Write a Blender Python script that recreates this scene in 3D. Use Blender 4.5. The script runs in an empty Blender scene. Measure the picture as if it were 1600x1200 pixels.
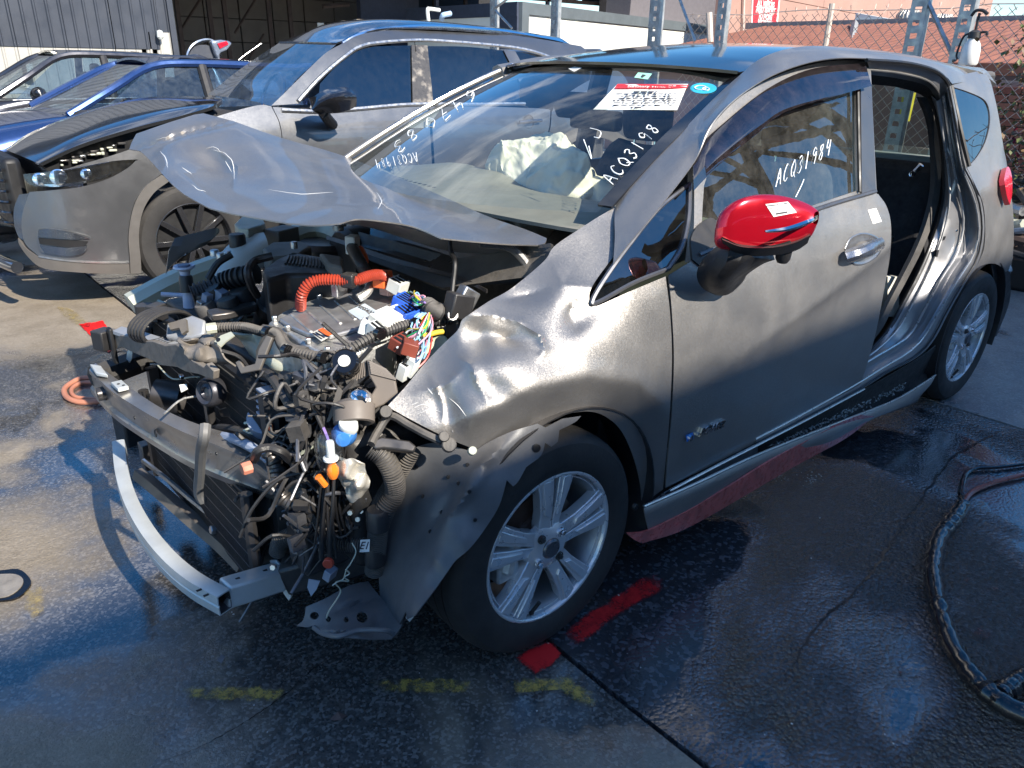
import bpy, bmesh, math, random
import numpy as np
from mathutils import Vector, Matrix, noise
from mathutils.geometry import delaunay_2d_cdt
random.seed(7)
PI = math.pi
# ------------------------------------------------------------------ camera
CP = (-1.139434, -1.990514, 1.439883, 0.860926, 0.399387, 0.016844, 1196.179705)
CX, CY, CZ, YAW, PITCH, ROLL, FPX = CP
cf = np.array([math.cos(PITCH)*math.cos(YAW), math.cos(PITCH)*math.sin(YAW), -math.sin(PITCH)])
cr = np.array([math.sin(YAW), -math.cos(YAW), 0.0])
cu = np.cross(cr, cf)
cr, cu = cr*math.cos(ROLL)+cu*math.sin(ROLL), -cr*math.sin(ROLL)+cu*math.cos(ROLL)
cc = np.array([CX, CY, CZ])
sc = bpy.context.scene
cam = bpy.data.objects.new('camera', bpy.data.cameras.new('camera'))
sc.collection.objects.link(cam)
cam.data.sensor_width = 36; cam.data.lens = FPX/1600*36
cam.data.clip_start = 0.05; cam.data.clip_end = 600
M = Matrix(((cr[0], cu[0], -cf[0], CX), (cr[1], cu[1], -cf[1], CY), (cr[2], cu[2], -cf[2], CZ), (0, 0, 0, 1)))
cam.matrix_world = M
sc.camera = cam
sc.render.resolution_x = 1024; sc.render.resolution_y = 768
sc.view_settings.view_transform = 'Standard'; sc.view_settings.look = 'None'
sc.view_settings.gamma = 1; sc.view_settings.use_curve_mapping = False
sc.view_settings.exposure = 0.85
# ------------------------------------------------------------------ sky and sun
SUN = Vector((0.05, -1.38, 1.0)).normalized()
EL = math.asin(SUN.z); AZ = math.atan2(SUN.x, SUN.y)     # compass angle from +Y towards +X
w = bpy.data.worlds.new('World'); sc.world = w; w.use_nodes = True
nt = w.node_tree; N = nt.nodes; L = nt.links
bg = N['Background']
sky = N.new('ShaderNodeTexSky'); sky.sky_type = 'NISHITA'; sky.sun_disc = False
sky.sun_elevation = EL; sky.sun_rotation = AZ; sky.air_density = 1.0; sky.dust_density = 0.2; sky.ozone_density = 4.0
tc = N.new('ShaderNodeTexCoord')
mp = N.new('ShaderNodeMapping'); mp.inputs['Scale'].default_value = (1, 1, 2.4)
nz = N.new('ShaderNodeTexNoise'); nz.inputs['Scale'].default_value = 2.6; nz.inputs['Detail'].default_value = 9; nz.inputs['Roughness'].default_value = 0.58
rp = N.new('ShaderNodeValToRGB'); rp.color_ramp.elements[0].position = 0.55; rp.color_ramp.elements[1].position = 0.74
mx = N.new('ShaderNodeMixRGB'); mx.inputs['Color2'].default_value = (9.0, 9.2, 9.6, 1)
L.new(tc.outputs['Generated'], mp.inputs['Vector']); L.new(mp.outputs['Vector'], nz.inputs['Vector'])
L.new(nz.outputs['Fac'], rp.inputs['Fac']); L.new(rp.outputs['Color'], mx.inputs['Fac'])
hs_ = N.new('ShaderNodeHueSaturation'); hs_.inputs['Saturation'].default_value = 1.3; L.new(sky.outputs['Color'], hs_.inputs['Color']); L.new(hs_.outputs['Color'], mx.inputs['Color1']); L.new(mx.outputs['Color'], bg.inputs['Color'])
bg.inputs['Strength'].default_value = 0.13
sun = bpy.data.objects.new('sun', bpy.data.lights.new('sun', 'SUN'))
sc.collection.objects.link(sun)
sun.data.energy = 5.0; sun.data.angle = math.radians(0.53); sun.data.color = (1.0, 0.93, 0.82)
sun.rotation_euler = SUN.to_track_quat('Z', 'Y').to_euler()
sun.location = (5, -12, 12)

# ------------------------------------------------------------------ helpers
def ray(u, v):
    d = cf + cr*(u-800)/FPX - cu*(v-600)/FPX
    return d
def P(u, v, x=None, y=None, z=None):
    """point seen at (u, v) of the photograph that lies on the plane x=, y= or z="""
    d = ray(u, v)
    k, t = (0, x) if x is not None else (1, y) if y is not None else (2, z)
    return cc + d*(t-cc[k])/d[k]
def PP(u, v, p0, n):
    d = ray(u, v); n = np.array(n, float)
    return cc + d*(np.dot(np.array(p0)-cc, n)/np.dot(d, n))
def Q(p):
    d = np.array(p, float)-cc; wz = d@cf
    return 800+FPX*(d@cr)/wz, 600-FPX*(d@cu)/wz

MATS = {}
def mat(name, col=(.5, .5, .5), rough=.5, metal=0.0, coat=0.0, var=0.15, vscale=8.0, bump=0.0, bscale=60.0,
        rvar=0.1, col2=None, cmask=(.45, .6), spec=.5, emit=None, flake=0, dust=0.0):
    if name in MATS: return MATS[name]
    m = bpy.data.materials.new(name); m.use_nodes = True; MATS[name] = m
    n = m.node_tree.nodes; l = m.node_tree.links; b = n['Principled BSDF']
    b.inputs['Metallic'].default_value = metal; b.inputs['Roughness'].default_value = rough
    b.inputs['Coat Weight'].default_value = coat; b.inputs['Coat Roughness'].default_value = .04
    b.inputs['Specular IOR Level'].default_value = spec
    t = n.new('ShaderNodeTexCoord')
    z = n.new('ShaderNodeTexNoise'); z.inputs['Scale'].default_value = vscale; z.inputs['Detail'].default_value = 6; z.inputs['Roughness'].default_value = .6
    l.new(t.outputs['Object'], z.inputs['Vector'])
    r = n.new('ShaderNodeValToRGB')
    r.color_ramp.elements[0].position = cmask[0] if col2 else .3
    r.color_ramp.elements[1].position = cmask[1] if col2 else .7
    c2 = col2 or [min(1, c*(1+var)) for c in col]; c1 = col if col2 else [c*(1-var) for c in col]
    r.color_ramp.elements[0].color = (*c1, 1); r.color_ramp.elements[1].color = (*c2, 1)
    l.new(z.outputs['Fac'], r.inputs['Fac'])
    out = r.outputs['Color']
    if dust:
        z3 = n.new('ShaderNodeTexNoise'); z3.inputs['Scale'].default_value = 23; z3.inputs['Detail'].default_value = 8; z3.inputs['Roughness'].default_value = .7
        l.new(t.outputs['Object'], z3.inputs['Vector'])
        g = n.new('ShaderNodeNewGeometry'); sx = n.new('ShaderNodeSeparateXYZ'); l.new(g.outputs['Normal'], sx.inputs[0])
        mr = n.new('ShaderNodeMapRange'); mr.inputs['From Min'].default_value = -.2; mr.inputs['From Max'].default_value = 1; l.new(sx.outputs['Z'], mr.inputs['Value'])
        mu = n.new('ShaderNodeMath'); mu.operation = 'MULTIPLY'; l.new(mr.outputs[0], mu.inputs[0]); l.new(z3.outputs['Fac'], mu.inputs[1])
        mu2 = n.new('ShaderNodeMath'); mu2.operation = 'MULTIPLY'; mu2.inputs[1].default_value = dust*1.6; l.new(mu.outputs[0], mu2.inputs[0])
        mc = n.new('ShaderNodeMixRGB'); mc.inputs['Color2'].default_value = (.33, .29, .24, 1)
        l.new(mu2.outputs[0], mc.inputs['Fac']); l.new(out, mc.inputs['Color1']); out = mc.outputs['Color']
    l.new(out, b.inputs['Base Color'])
    if rvar:
        z2 = n.new('ShaderNodeTexNoise'); z2.inputs['Scale'].default_value = vscale*2.3; z2.inputs['Detail'].default_value = 5
        l.new(t.outputs['Object'], z2.inputs['Vector'])
        m2 = n.new('ShaderNodeMapRange'); m2.inputs['From Min'].default_value = .3; m2.inputs['From Max'].default_value = .7
        m2.inputs['To Min'].default_value = max(0, rough-rvar); m2.inputs['To Max'].default_value = min(1, rough+rvar)
        l.new(z2.outputs['Fac'], m2.inputs['Value']); l.new(m2.outputs[0], b.inputs['Roughness'])
    if flake:
        vo = n.new('ShaderNodeTexVoronoi'); vo.inputs['Scale'].default_value = 520
        l.new(t.outputs['Object'], vo.inputs['Vector'])
        sb = n.new('ShaderNodeVectorMath'); sb.operation = 'SUBTRACT'; sb.inputs[1].default_value = (.5, .5, .5)
        l.new(vo.outputs['Color'], sb.inputs[0])
        sc_ = n.new('ShaderNodeVectorMath'); sc_.operation = 'SCALE'; sc_.inputs['Scale'].default_value = flake
        l.new(sb.outputs[0], sc_.inputs[0])
        g2 = n.new('ShaderNodeNewGeometry'); ad = n.new('ShaderNodeVectorMath'); ad.operation = 'ADD'
        l.new(g2.outputs['Normal'], ad.inputs[0]); l.new(sc_.outputs[0], ad.inputs[1])
        no = n.new('ShaderNodeVectorMath'); no.operation = 'NORMALIZE'; l.new(ad.outputs[0], no.inputs[0])
        l.new(no.outputs[0], b.inputs['Normal'])
    elif bump:
        z4 = n.new('ShaderNodeTexNoise'); z4.inputs['Scale'].default_value = bscale; z4.inputs['Detail'].default_value = 5
        l.new(t.outputs['Object'], z4.inputs['Vector'])
        bp = n.new('ShaderNodeBump'); bp.inputs['Strength'].default_value = bump; bp.inputs['Distance'].default_value = .004
        l.new(z4.outputs['Fac'], bp.inputs['Height']); l.new(bp.outputs['Normal'], b.inputs['Normal'])
    if emit:
        b.inputs['Emission Color'].default_value = (*emit, 1); b.inputs['Emission Strength'].default_value = 1
    return m
def glass(name, tint=(.75, .8, .78), ior=1.5, rough=0.0, dirt=.04, dcol=(.5, .48, .42)):
    if name in MATS: return MATS[name]
    m = bpy.data.materials.new(name); m.use_nodes = True; MATS[name] = m
    n = m.node_tree.nodes; l = m.node_tree.links; n.remove(n['Principled BSDF'])
    o = n['Material Output']
    lw = n.new('ShaderNodeLayerWeight'); lw.inputs['Blend'].default_value = .5
    pw = n.new('ShaderNodeMath'); pw.operation = 'POWER'; pw.inputs[1].default_value = 4.5; l.new(lw.outputs['Facing'], pw.inputs[0])
    f0 = ((ior-1)/(ior+1))**2*1.6
    fr = n.new('ShaderNodeMath'); fr.operation = 'MULTIPLY_ADD'; fr.inputs[1].default_value = 1-f0; fr.inputs[2].default_value = f0; l.new(pw.outputs[0], fr.inputs[0])
    tr = n.new('ShaderNodeBsdfTransparent'); tr.inputs['Color'].default_value = (*tint, 1)
    gl = n.new('ShaderNodeBsdfGlossy'); gl.inputs['Roughness'].default_value = rough; gl.inputs['Color'].default_value = (1, 1, 1, 1)
    mi = n.new('ShaderNodeMixShader'); l.new(fr.outputs[0], mi.inputs[0]); l.new(tr.outputs[0], mi.inputs[1]); l.new(gl.outputs[0], mi.inputs[2])
    df = n.new('ShaderNodeBsdfDiffuse'); df.inputs['Color'].default_value = (*dcol, 1)
    t = n.new('ShaderNodeTexCoord'); z = n.new('ShaderNodeTexNoise'); z.inputs['Scale'].default_value = 14; z.inputs['Detail'].default_value = 9; z.inputs['Roughness'].default_value = .75
    l.new(t.outputs['Object'], z.inputs['Vector'])
    mr = n.new('ShaderNodeMapRange'); mr.inputs['From Min'].default_value = .4; mr.inputs['From Max'].default_value = .85; mr.inputs['To Max'].default_value = dirt*2.2
    mr.inputs['To Min'].default_value = dirt*.3
    l.new(z.outputs['Fac'], mr.inputs['Value'])
    m2 = n.new('ShaderNodeMixShader'); l.new(mr.outputs[0], m2.inputs[0]); l.new(mi.outputs[0], m2.inputs[1]); l.new(df.outputs[0], m2.inputs[2])
    l.new(m2.outputs[0], o.inputs['Surface'])
    return m

def empty(name, loc=(0, 0, 0), parent=None):
    o = bpy.data.objects.new(name, None); sc.collection.objects.link(o); o.location = loc; o.empty_display_size = .1
    if parent: o.parent = parent
    return o
def tag(o, label=None, cat=None, group=None, kind=None):
    if label: o['label'] = label
    if cat: o['category'] = cat
    if group: o['group'] = group
    if kind: o['kind'] = kind
    return o
def wld(o):
    v = Vector((0, 0, 0))
    while o is not None:
        v += o.location; o = o.parent
    return v
def mesh(name, V, F, m, parent=None, smooth=True, ang=35, bevel=0, seg=2, origin=None):
    """links ONE mesh object; V in world coordinates (parents are never rotated while building)"""
    off = wld(parent)
    V = [Vector(v) for v in V]
    if origin is None:
        origin = sum(V, Vector())/max(1, len(V)) if parent is None else off
    origin = Vector(origin)
    me = bpy.data.meshes.new(name)
    me.from_pydata([tuple(v-origin) for v in V], [], [tuple(f) for f in F])
    me.validate()
    bm = bmesh.new(); bm.from_mesh(me); bmesh.ops.recalc_face_normals(bm, faces=bm.faces); bm.to_mesh(me); bm.free()
    if smooth:
        me.shade_smooth(); me.set_sharp_from_angle(angle=math.radians(ang))
    me.materials.append(m)
    o = bpy.data.objects.new(name, me); sc.collection.objects.link(o)
    if parent is not None: o.parent = parent
    o.location = origin-off
    if bevel:
        b = o.modifiers.new('bevel', 'BEVEL'); b.width = bevel; b.segments = seg; b.limit_method = 'ANGLE'; b.angle_limit = math.radians(40)
        b.harden_normals = False
    return o
def cr_open(pts, n=6):
    p = [np.array(q, float) for q in pts]
    if len(p) < 3: return [p[0]+(p[-1]-p[0])*t for t in np.linspace(0, 1, n+1)]
    p = [2*p[0]-p[1]]+p+[2*p[-1]-p[-2]]
    out = []
    for i in range(1, len(p)-2):
        for k in range(n):
            t = k/n
            out.append(.5*((2*p[i])+(-p[i-1]+p[i+1])*t+(2*p[i-1]-5*p[i]+4*p[i+1]-p[i+2])*t*t+(-p[i-1]+3*p[i]-3*p[i+1]+p[i+2])*t**3))
    out.append(p[-2]); return out
def frames(pts):
    pts = [Vector(p) for p in pts]; n = len(pts); fr = []
    t0 = (pts[1]-pts[0]).normalized(); up = Vector((0, 0, 1)) if abs(t0.z) < .9 else Vector((1, 0, 0))
    a = t0.cross(up).normalized(); 
    for i in range(n):
        t = (pts[min(i+1, n-1)]-pts[max(i-1, 0)]); t = t.normalized() if t.length > 1e-9 else t0
        a = (a-t*a.dot(t)); a = a.normalized() if a.length > 1e-6 else t.orthogonal().normalized()
        b = t.cross(a); fr.append((pts[i], a.copy(), b.copy(), t)); t0 = t
    return fr
class MB:
    def __init__(s): s.V = []; s.F = []
    def add(s, V, F):
        o = len(s.V); s.V += [tuple(v) for v in V]; s.F += [tuple(i+o for i in f) for f in F]; return s
    def box(s, c, d, R=None):
        c = Vector(c); h = Vector(d)/2; R = R or Matrix.Identity(3); V = []
        for i in (-1, 1):
            for j in (-1, 1):
                for k in (-1, 1): V.append(c+R@Vector((h.x*i, h.y*j, h.z*k)))
        return s.add(V, [(0, 1, 3, 2), (4, 6, 7, 5), (0, 4, 5, 1), (2, 3, 7, 6), (0, 2, 6, 4), (1, 5, 7, 3)])
    def tube(s, pts, r, n=10, caps=True, spl=0, rib=0, ribn=4, flat=1.0):
        if spl: pts = cr_open(pts, spl)
        if rib:
            d = [0.0]
            for a, b in zip(pts[:-1], pts[1:]): d.append(d[-1]+float(np.linalg.norm(np.array(b)-np.array(a))))
            N_ = max(4, int(d[-1]/rib)*ribn); ts = np.linspace(0, d[-1], N_+1); A = np.array([list(p) for p in pts])
            pts = [np.array([np.interp(t, d, A[:, k]) for k in range(3)]) for t in ts]
            rr = [r*(1+.13*(1 if (i % ribn) < ribn/2 else -1)) for i in range(len(pts))]
        else:
            rr = [r(i/(len(pts)-1)) if callable(r) else r for i in range(len(pts))]
        fr = frames(pts); V = []; F = []
        for (p, a, b, t), q in zip(fr, rr):
            for k in range(n):
                th = 2*PI*k/n; V.append(p+a*(q*math.cos(th))+b*(q*flat*math.sin(th)))
        for i in range(len(fr)-1):
            for k in range(n): F.append((i*n+k, i*n+(k+1) % n, (i+1)*n+(k+1) % n, (i+1)*n+k))
        if caps: F.append(tuple(range(n-1, -1, -1))); F.append(tuple(range((len(fr)-1)*n, len(fr)*n)))
        return s.add(V, F)
    def sweep(s, pts, prof, up=(0, 0, 1), caps=True, closed=True, spl=0):
        """prof: list of (a, b) across / up; up fixed"""
        if spl: pts = cr_open(pts, spl)
        pts = [Vector(p) for p in pts]; V = []; F = []; n = len(prof); up = Vector(up)
        for i, p in enumerate(pts):
            t = (pts[min(i+1, len(pts)-1)]-pts[max(i-1, 0)]).normalized(); a = t.cross(up).normalized(); b = a.cross(t).normalized()
            for q in prof: V.append(p+a*q[0]+b*q[1])
        for i in range(len(pts)-1):
            for k in range(n if closed else n-1): F.append((i*n+k, i*n+(k+1) % n, (i+1)*n+(k+1) % n, (i+1)*n+k))
        if caps and closed: F.append(tuple(range(n-1, -1, -1))); F.append(tuple(range((len(pts)-1)*n, len(pts)*n)))
        return s.add(V, F)
    def lathe(s, prof, c, axis=(0, 1, 0), n=48, ang=None, closedprof=False):
        """prof: (r, h) along axis"""
        ax = Vector(axis).normalized(); a = ax.orthogonal().normalized(); b = ax.cross(a); c = Vector(c); V = []; F = []
        m_ = len(prof)
        for k in range(n):
            th = 2*PI*k/n
            for r, h in prof: V.append(c+ax*h+(a*math.cos(th)+b*math.sin(th))*r)
        for k in range(n):
            k2 = (k+1) % n
            for j in range(m_ if closedprof else m_-1): F.append((k*m_+j, k2*m_+j, k2*m_+(j+1) % m_, k*m_+(j+1) % m_))
        return s.add(V, F)
    def prism(s, pts, vec):
        pts = [Vector(p) for p in pts]; vec = Vector(vec); n = len(pts)
        V = pts+[p+vec for p in pts]
        F = [tuple(range(n)), tuple(range(2*n-1, n-1, -1))]+[(i, (i+1) % n, n+(i+1) % n, n+i) for i in range(n)]
        return s.add(V, F)
    def build(s, name, m, parent=None, **k): return mesh(name, s.V, s.F, m, parent, **k)

def grid(name, ctrl, m, parent=None, nu=6, nv=6, thick=0.0, jit=0, jsc=6, **k):
    """smooth sheet through a net of control points"""
    A = [cr_open(r, nu) for r in ctrl]
    cols = len(A[0]); B = [cr_open([A[i][j] for i in range(len(A))], nv) for j in range(cols)]
    rows = len(B[0]); V = [B[j][i] for i in range(rows) for j in range(cols)]
    if jit:
        V = [v+jit*np.array(noise.noise_vector(Vector(v)*jsc)) for v in V]
    F = [(i*cols+j, i*cols+j+1, (i+1)*cols+j+1, (i+1)*cols+j) for i in range(rows-1) for j in range(cols-1)]
    if thick: V, F = shell(V, F, thick)
    return mesh(name, V, F, m, parent, **k)
def shell(V, F, t, dirv=None):
    V = [Vector(v) for v in V]; nrm = [Vector() for _ in V]; ed = {}
    for f in F:
        q = [V[i] for i in f]; nn = (q[1]-q[0]).cross(q[2]-q[0])
        if len(q) > 3: nn += (q[2]-q[0]).cross(q[3]-q[0])
        for i in f: nrm[i] += nn
        for a, b in zip(f, f[1:]+f[:1] if isinstance(f, tuple) else list(f[1:])+[f[0]]): ed[(a, b)] = 1
    n = len(V)
    W = [v-(dirv if dirv is not None else (q.normalized() if q.length else Vector((0, 0, 1))))*t for v, q in zip(V, nrm)]
    F2 = list(F)+[tuple(i+n for i in reversed(f)) for f in F]
    for (a, b) in ed:
        if (b, a) not in ed: F2.append((b, a, a+n, b+n))
    return V+W, F2
def outline(pts, step=9):
    """pixel polygon; points given (u, v) are smooth, (u, v, 1) are corners"""
    n = len(pts); cs = [i for i, p in enumerate(pts) if len(p) > 2]
    if not cs: cs = [0]
    out = []
    for a, b in zip(cs, cs[1:]+[cs[0]+n]):
        run = [np.array(pts[i % n][:2], float) for i in range(a, b+1)]
        L_ = sum(np.linalg.norm(q-p) for p, q in zip(run[:-1], run[1:]))
        k = max(2, int(math.ceil(L_/(len(run)-1)/step)))
        out += cr_open(run, k)[:-1]
    return out
def inpoly(x, y, poly):
    c = False; n = len(poly); j = n-1
    for i in range(n):
        if (poly[i][1] > y) != (poly[j][1] > y) and x < (poly[j][0]-poly[i][0])*(y-poly[i][1])/(poly[j][1]-poly[i][1])+poly[i][0]: c = not c
        j = i
    return c
def cdt(poly, holes=(), sp=.02):
    """2-D region -> points, triangles, with inner grid points"""
    V = []; E = []
    for lp in [poly]+list(holes):
        o = len(V); V += [Vector((p[0], p[1])) for p in lp]; E += [(o+i, o+(i+1) % len(lp)) for i in range(len(lp))]
    xs = [p[0] for p in poly]; ys = [p[1] for p in poly]
    B = np.array([[v.x, v.y] for v in V])
    x = min(xs); r = 0
    while x < max(xs):
        y = min(ys)+(sp*.5 if r % 2 else 0)
        while y < max(ys):
            if inpoly(x, y, poly) and not any(inpoly(x, y, h) for h in holes) and np.min((B[:, 0]-x)**2+(B[:, 1]-y)**2) > (sp*.45)**2: V.append(Vector((x, y)))
            y += sp
        x += sp*.87; r += 1
    o = delaunay_2d_cdt(V, E, [], 0, 1e-6)
    vs = o[0]; T = []
    for f in o[2]:
        cx = sum(vs[i].x for i in f)/3; cy = sum(vs[i].y for i in f)/3
        if inpoly(cx, cy, poly) and not any(inpoly(cx, cy, h) for h in holes): T.append(tuple(f))
    return vs, T
def smooth_table(T, sx, sy):
    def ker(s):
        k = np.exp(-.5*(np.arange(-3*int(s)-1, 3*int(s)+2)/s)**2); return k/k.sum()
    kx, ky = ker(sx), ker(sy); a = np.pad(T, ((len(kx)//2,)*2, (len(ky)//2,)*2), mode='edge')
    a = np.apply_along_axis(lambda r: np.convolve(r, kx, 'valid'), 0, a)
    return np.apply_along_axis(lambda r: np.convolve(r, ky, 'valid'), 1, a)
class Side:
    """height field y = f(x, z) of a car flank, from stations"""
    def __init__(s, xs, zs, rows, sx=6, sz=3, step=.01):
        s.x0, s.z0, s.st = xs[0], zs[0], step
        X = np.arange(xs[0], xs[-1]+step/2, step); Z = np.arange(zs[0], zs[-1]+step/2, step)
        A = np.array([np.interp(Z, zs, r) for r in rows]); T = np.array([np.interp(X, xs, A[:, j]) for j in range(len(Z))]).T
        s.T = smooth_table(T, sx, sz); s.n = s.T.shape; s.bumps = []; s.extra = None; s.off = 0
    def f(s, x, z):
        a = min(max((x-s.x0)/s.st, 0), s.n[0]-1.001); b = min(max((z-s.z0)/s.st, 0), s.n[1]-1.001); i, j = int(a), int(b); a -= i; b -= j; T = s.T
        y = T[i, j]*(1-a)*(1-b)+T[i+1, j]*a*(1-b)+T[i, j+1]*(1-a)*b+T[i+1, j+1]*a*b
        for (bx, bz, rx, rz, rot, amp) in s.bumps:
            dx, dz = x-bx, z-bz; c, q = math.cos(rot), math.sin(rot); e = ((dx*c+dz*q)/rx)**2+((-dx*q+dz*c)/rz)**2
            if e < 9: y += amp*math.exp(-e)
        if s.extra: y += s.extra(x, z)
        return y+s.off
    def hit(s, u, v, y0=-1.4, y1=.4, off=0):
        d = ray(u, v); pr = None; y0 += s.off; y1 += s.off
        for k in range(91):
            y = y0+(y1-y0)*k/90; p = cc+d*(y-cc[1])/d[1]; g = y-s.f(p[0], p[2])-off
            if pr is not None and g >= 0:
                a, b = pr, y
                for _ in range(24):
                    m_ = (a+b)/2; p = cc+d*(m_-cc[1])/d[1]
                    if m_-s.f(p[0], p[2])-off >= 0: b = m_
                    else: a = m_
                return cc+d*(b-cc[1])/d[1]
            if g < 0: pr = y
        return cc+d*(y1-cc[1])/d[1]
    def panel(s, name, out, m, parent=None, holes=(), sp=.02, thick=.004, off=0, xz=False, step=9, lip=0.006, **k):
        f = (lambda o: [(p[0], p[1]) for p in o]) if xz else (lambda o: [(q[0], q[2]) for q in (s.hit(*p[:2], off=off) for p in outline(o, step))])
        vs, T = cdt(f(out), [f(h) for h in holes], sp)
        T = [t if (vs[t[1]]-vs[t[0]]).cross(vs[t[2]]-vs[t[0]]) > 0 else t[::-1] for t in T]
        V = [(v.x, s.f(v.x, v.y)+off, v.y) for v in vs]
        if thick: V, T = shell(V, T, thick)
        return mesh(name, V, T, m, parent, **k)
def plate(name, px, plane, thick, m, parent=None, holes=(), step=14, **k):
    """flat plate: pixel polygon on the plane (p0, normal); thickness runs away from the camera"""
    if isinstance(plane[0], str): p0 = [0, 0, 0]; nn = [0, 0, 0]; i = 'xyz'.index(plane[0]); p0[i] = plane[1]; nn[i] = 1
    else: p0, nn = plane
    nn = Vector(nn).normalized()
    if nn.dot(Vector(cc)-Vector(p0)) < 0: nn = -nn
    a = nn.orthogonal().normalized(); b = nn.cross(a); o = Vector(p0)
    f = lambda q: [((Vector(PP(u, v, p0, nn))-o).dot(a), (Vector(PP(u, v, p0, nn))-o).dot(b)) for u, v in outline(q, step)]
    loop = f(px)
    if not holes:
        mb = MB(); mb.prism([o+a*p[0]+b*p[1] for p in loop], -nn*thick); return mb.build(name, m, parent, **k)
    vs, T = cdt(loop, [f(h) for h in holes], .5)
    T = [t if (vs[t[1]]-vs[t[0]]).cross(vs[t[2]]-vs[t[0]]) > 0 else t[::-1] for t in T]
    V, F = shell([o+a*v.x+b*v.y for v in vs], T, thick, nn)
    return mesh(name, V, F, m, parent, **k)
def tubep(name, pts, r, m, parent=None, spl=6, n=8, **kk):
    """pts: (u, v, axis, value)"""
    q = [P(p[0], p[1], **{p[2]: p[3]}) for p in pts]
    mb = MB(); mb.tube(q, r, n=n, spl=spl, **{a: kk.pop(a) for a in list(kk) if a in ('rib', 'ribn', 'flat', 'caps')}); return mb.build(name, m, parent, **kk)
def copy_tree(o, parent=None):
    c = o.copy(); sc.collection.objects.link(c)
    if parent is not None: c.parent = parent
    for ch in o.children: copy_tree(ch, c)
    return c
# ------------------------------------------------------------------ materials
paint = mat('metallic_gunmetal_paint', (.34, .325, .31), rough=.50, metal=.84, coat=.3, var=.04, vscale=3, rvar=.08, flake=.16, dust=.10)
paint_in = mat('inner_grey_paint', (.31, .31, .32), rough=.36, metal=.65, coat=.3, var=.1, vscale=6, rvar=.08, dust=.1)
blk = mat('black_plastic', (.018, .018, .02), rough=.45, var=.3, vscale=12, bump=.15, bscale=300, dust=.12)
blkg = mat('gloss_black', (.008, .008, .009), rough=.12, coat=.6, var=.2, rvar=.05)
dustblk = mat('dusty_black_plastic', (.03, .03, .032), rough=.6, var=.4, vscale=20, bump=.25, bscale=160, dust=.45)
rub = mat('rubber_tyre', (.022, .021, .021), rough=.7, var=.3, vscale=9, bump=.2, bscale=120, dust=.10)
seal = mat('rubber_seal', (.012, .012, .013), rough=.5, var=.2)
alloy = mat('alloy_silver', (.62, .63, .65), rough=.32, metal=.55, coat=.3, var=.06, vscale=14, rvar=.1, dust=.12)
castal = mat('cast_aluminium', (.60, .60, .58), rough=.5, metal=.75, var=.3, vscale=22, bump=.5, bscale=140, rvar=.15, dust=.35)
galv = mat('galvanised_steel', (.42, .42, .41), rough=.42, metal=.6, var=.35, vscale=9, rvar=.15)
steel = mat('bare_steel', (.5, .5, .5), rough=.35, metal=.9, var=.2, vscale=20)
wal = mat('pale_crash_bar_aluminium', (.62, .64, .62), rough=.42, metal=.35, var=.12, vscale=10, dust=.1)
dgm = mat('dark_grey_metal', (.09, .085, .085), rough=.38, metal=.75, var=.25, vscale=9, rvar=.12, dust=.2)
beamm = mat('charcoal_beam_coating', (.30, .28, .26), rough=.34, metal=.7, coat=.2, var=.2, vscale=7, rvar=.1)
creamm = mat('pale_inner_body_paint', (.52, .53, .42), rough=.45, metal=.2, coat=.2, var=.12, vscale=8, dust=.25)
whitep = mat('translucent_white_plastic', (.72, .74, .70), rough=.4, var=.1, vscale=8, dust=.15)
orange = mat('orange_high_voltage_sleeve', (.36, .045, .022), rough=.45, var=.15, vscale=20)
orange2 = mat('bright_orange_plastic', (.9, .16, .04), rough=.4, var=.1)
fab = mat('dark_seat_fabric', (.032, .032, .036), rough=.9, var=.3, vscale=30, bump=.3, bscale=400)
bagm = mat('airbag_fabric', (.74, .70, .59), rough=.85, var=.06, vscale=8, bump=.2, bscale=300)
dashm = mat('dashboard_plastic', (.20, .20, .17), rough=.65, var=.15, vscale=9, dust=.25)
redp = mat('candy_red_paint', (.55, .006, .02), rough=.22, metal=.55, coat=1, var=.05, rvar=.03)
redk = mat('dull_red_skirt_strip', (.45, .10, .09), rough=.3, coat=.6, var=.35, vscale=22, rvar=.12)
chrome = mat('chrome', (.8, .8, .82), rough=.08, metal=1, var=.03, rvar=.03)
labelw = mat('white_paper_label', (.8, .79, .74), rough=.6, var=.04)
redlab = mat('red_print', (.75, .04, .05), rough=.5, var=.05)
ink = mat('dark_print', (.05, .05, .06), rough=.6, var=.1)
chalk = mat('white_paint_marker', (.86, .88, .88), rough=.7, var=.05)
bluep = mat('blue_connector_plastic', (.03, .12, .6), rough=.4, var=.15)
brownp = mat('brown_connector_plastic', (.22, .05, .03), rough=.45, var=.2)
amber = mat('amber_bulb', (.9, .22, .02), rough=.15, coat=1, var=.1)
glassw = glass('tinted_window_glass', (.50, .60, .55), 1.75, dirt=.06)
glassf = glass('windscreen_glass', (.90, .94, .90), 1.6, dirt=.02)
glassd = glass('dark_privacy_glass', (.05, .055, .06), 1.9, dirt=.012)
glassc = glass('clear_lamp_glass', (.85, .88, .9), 1.5, dirt=.03)
visor_m = glass('smoked_visor_acrylic', (.20, .14, .17), 1.8, dirt=.05, dcol=(.3, .24, .26))

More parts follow.
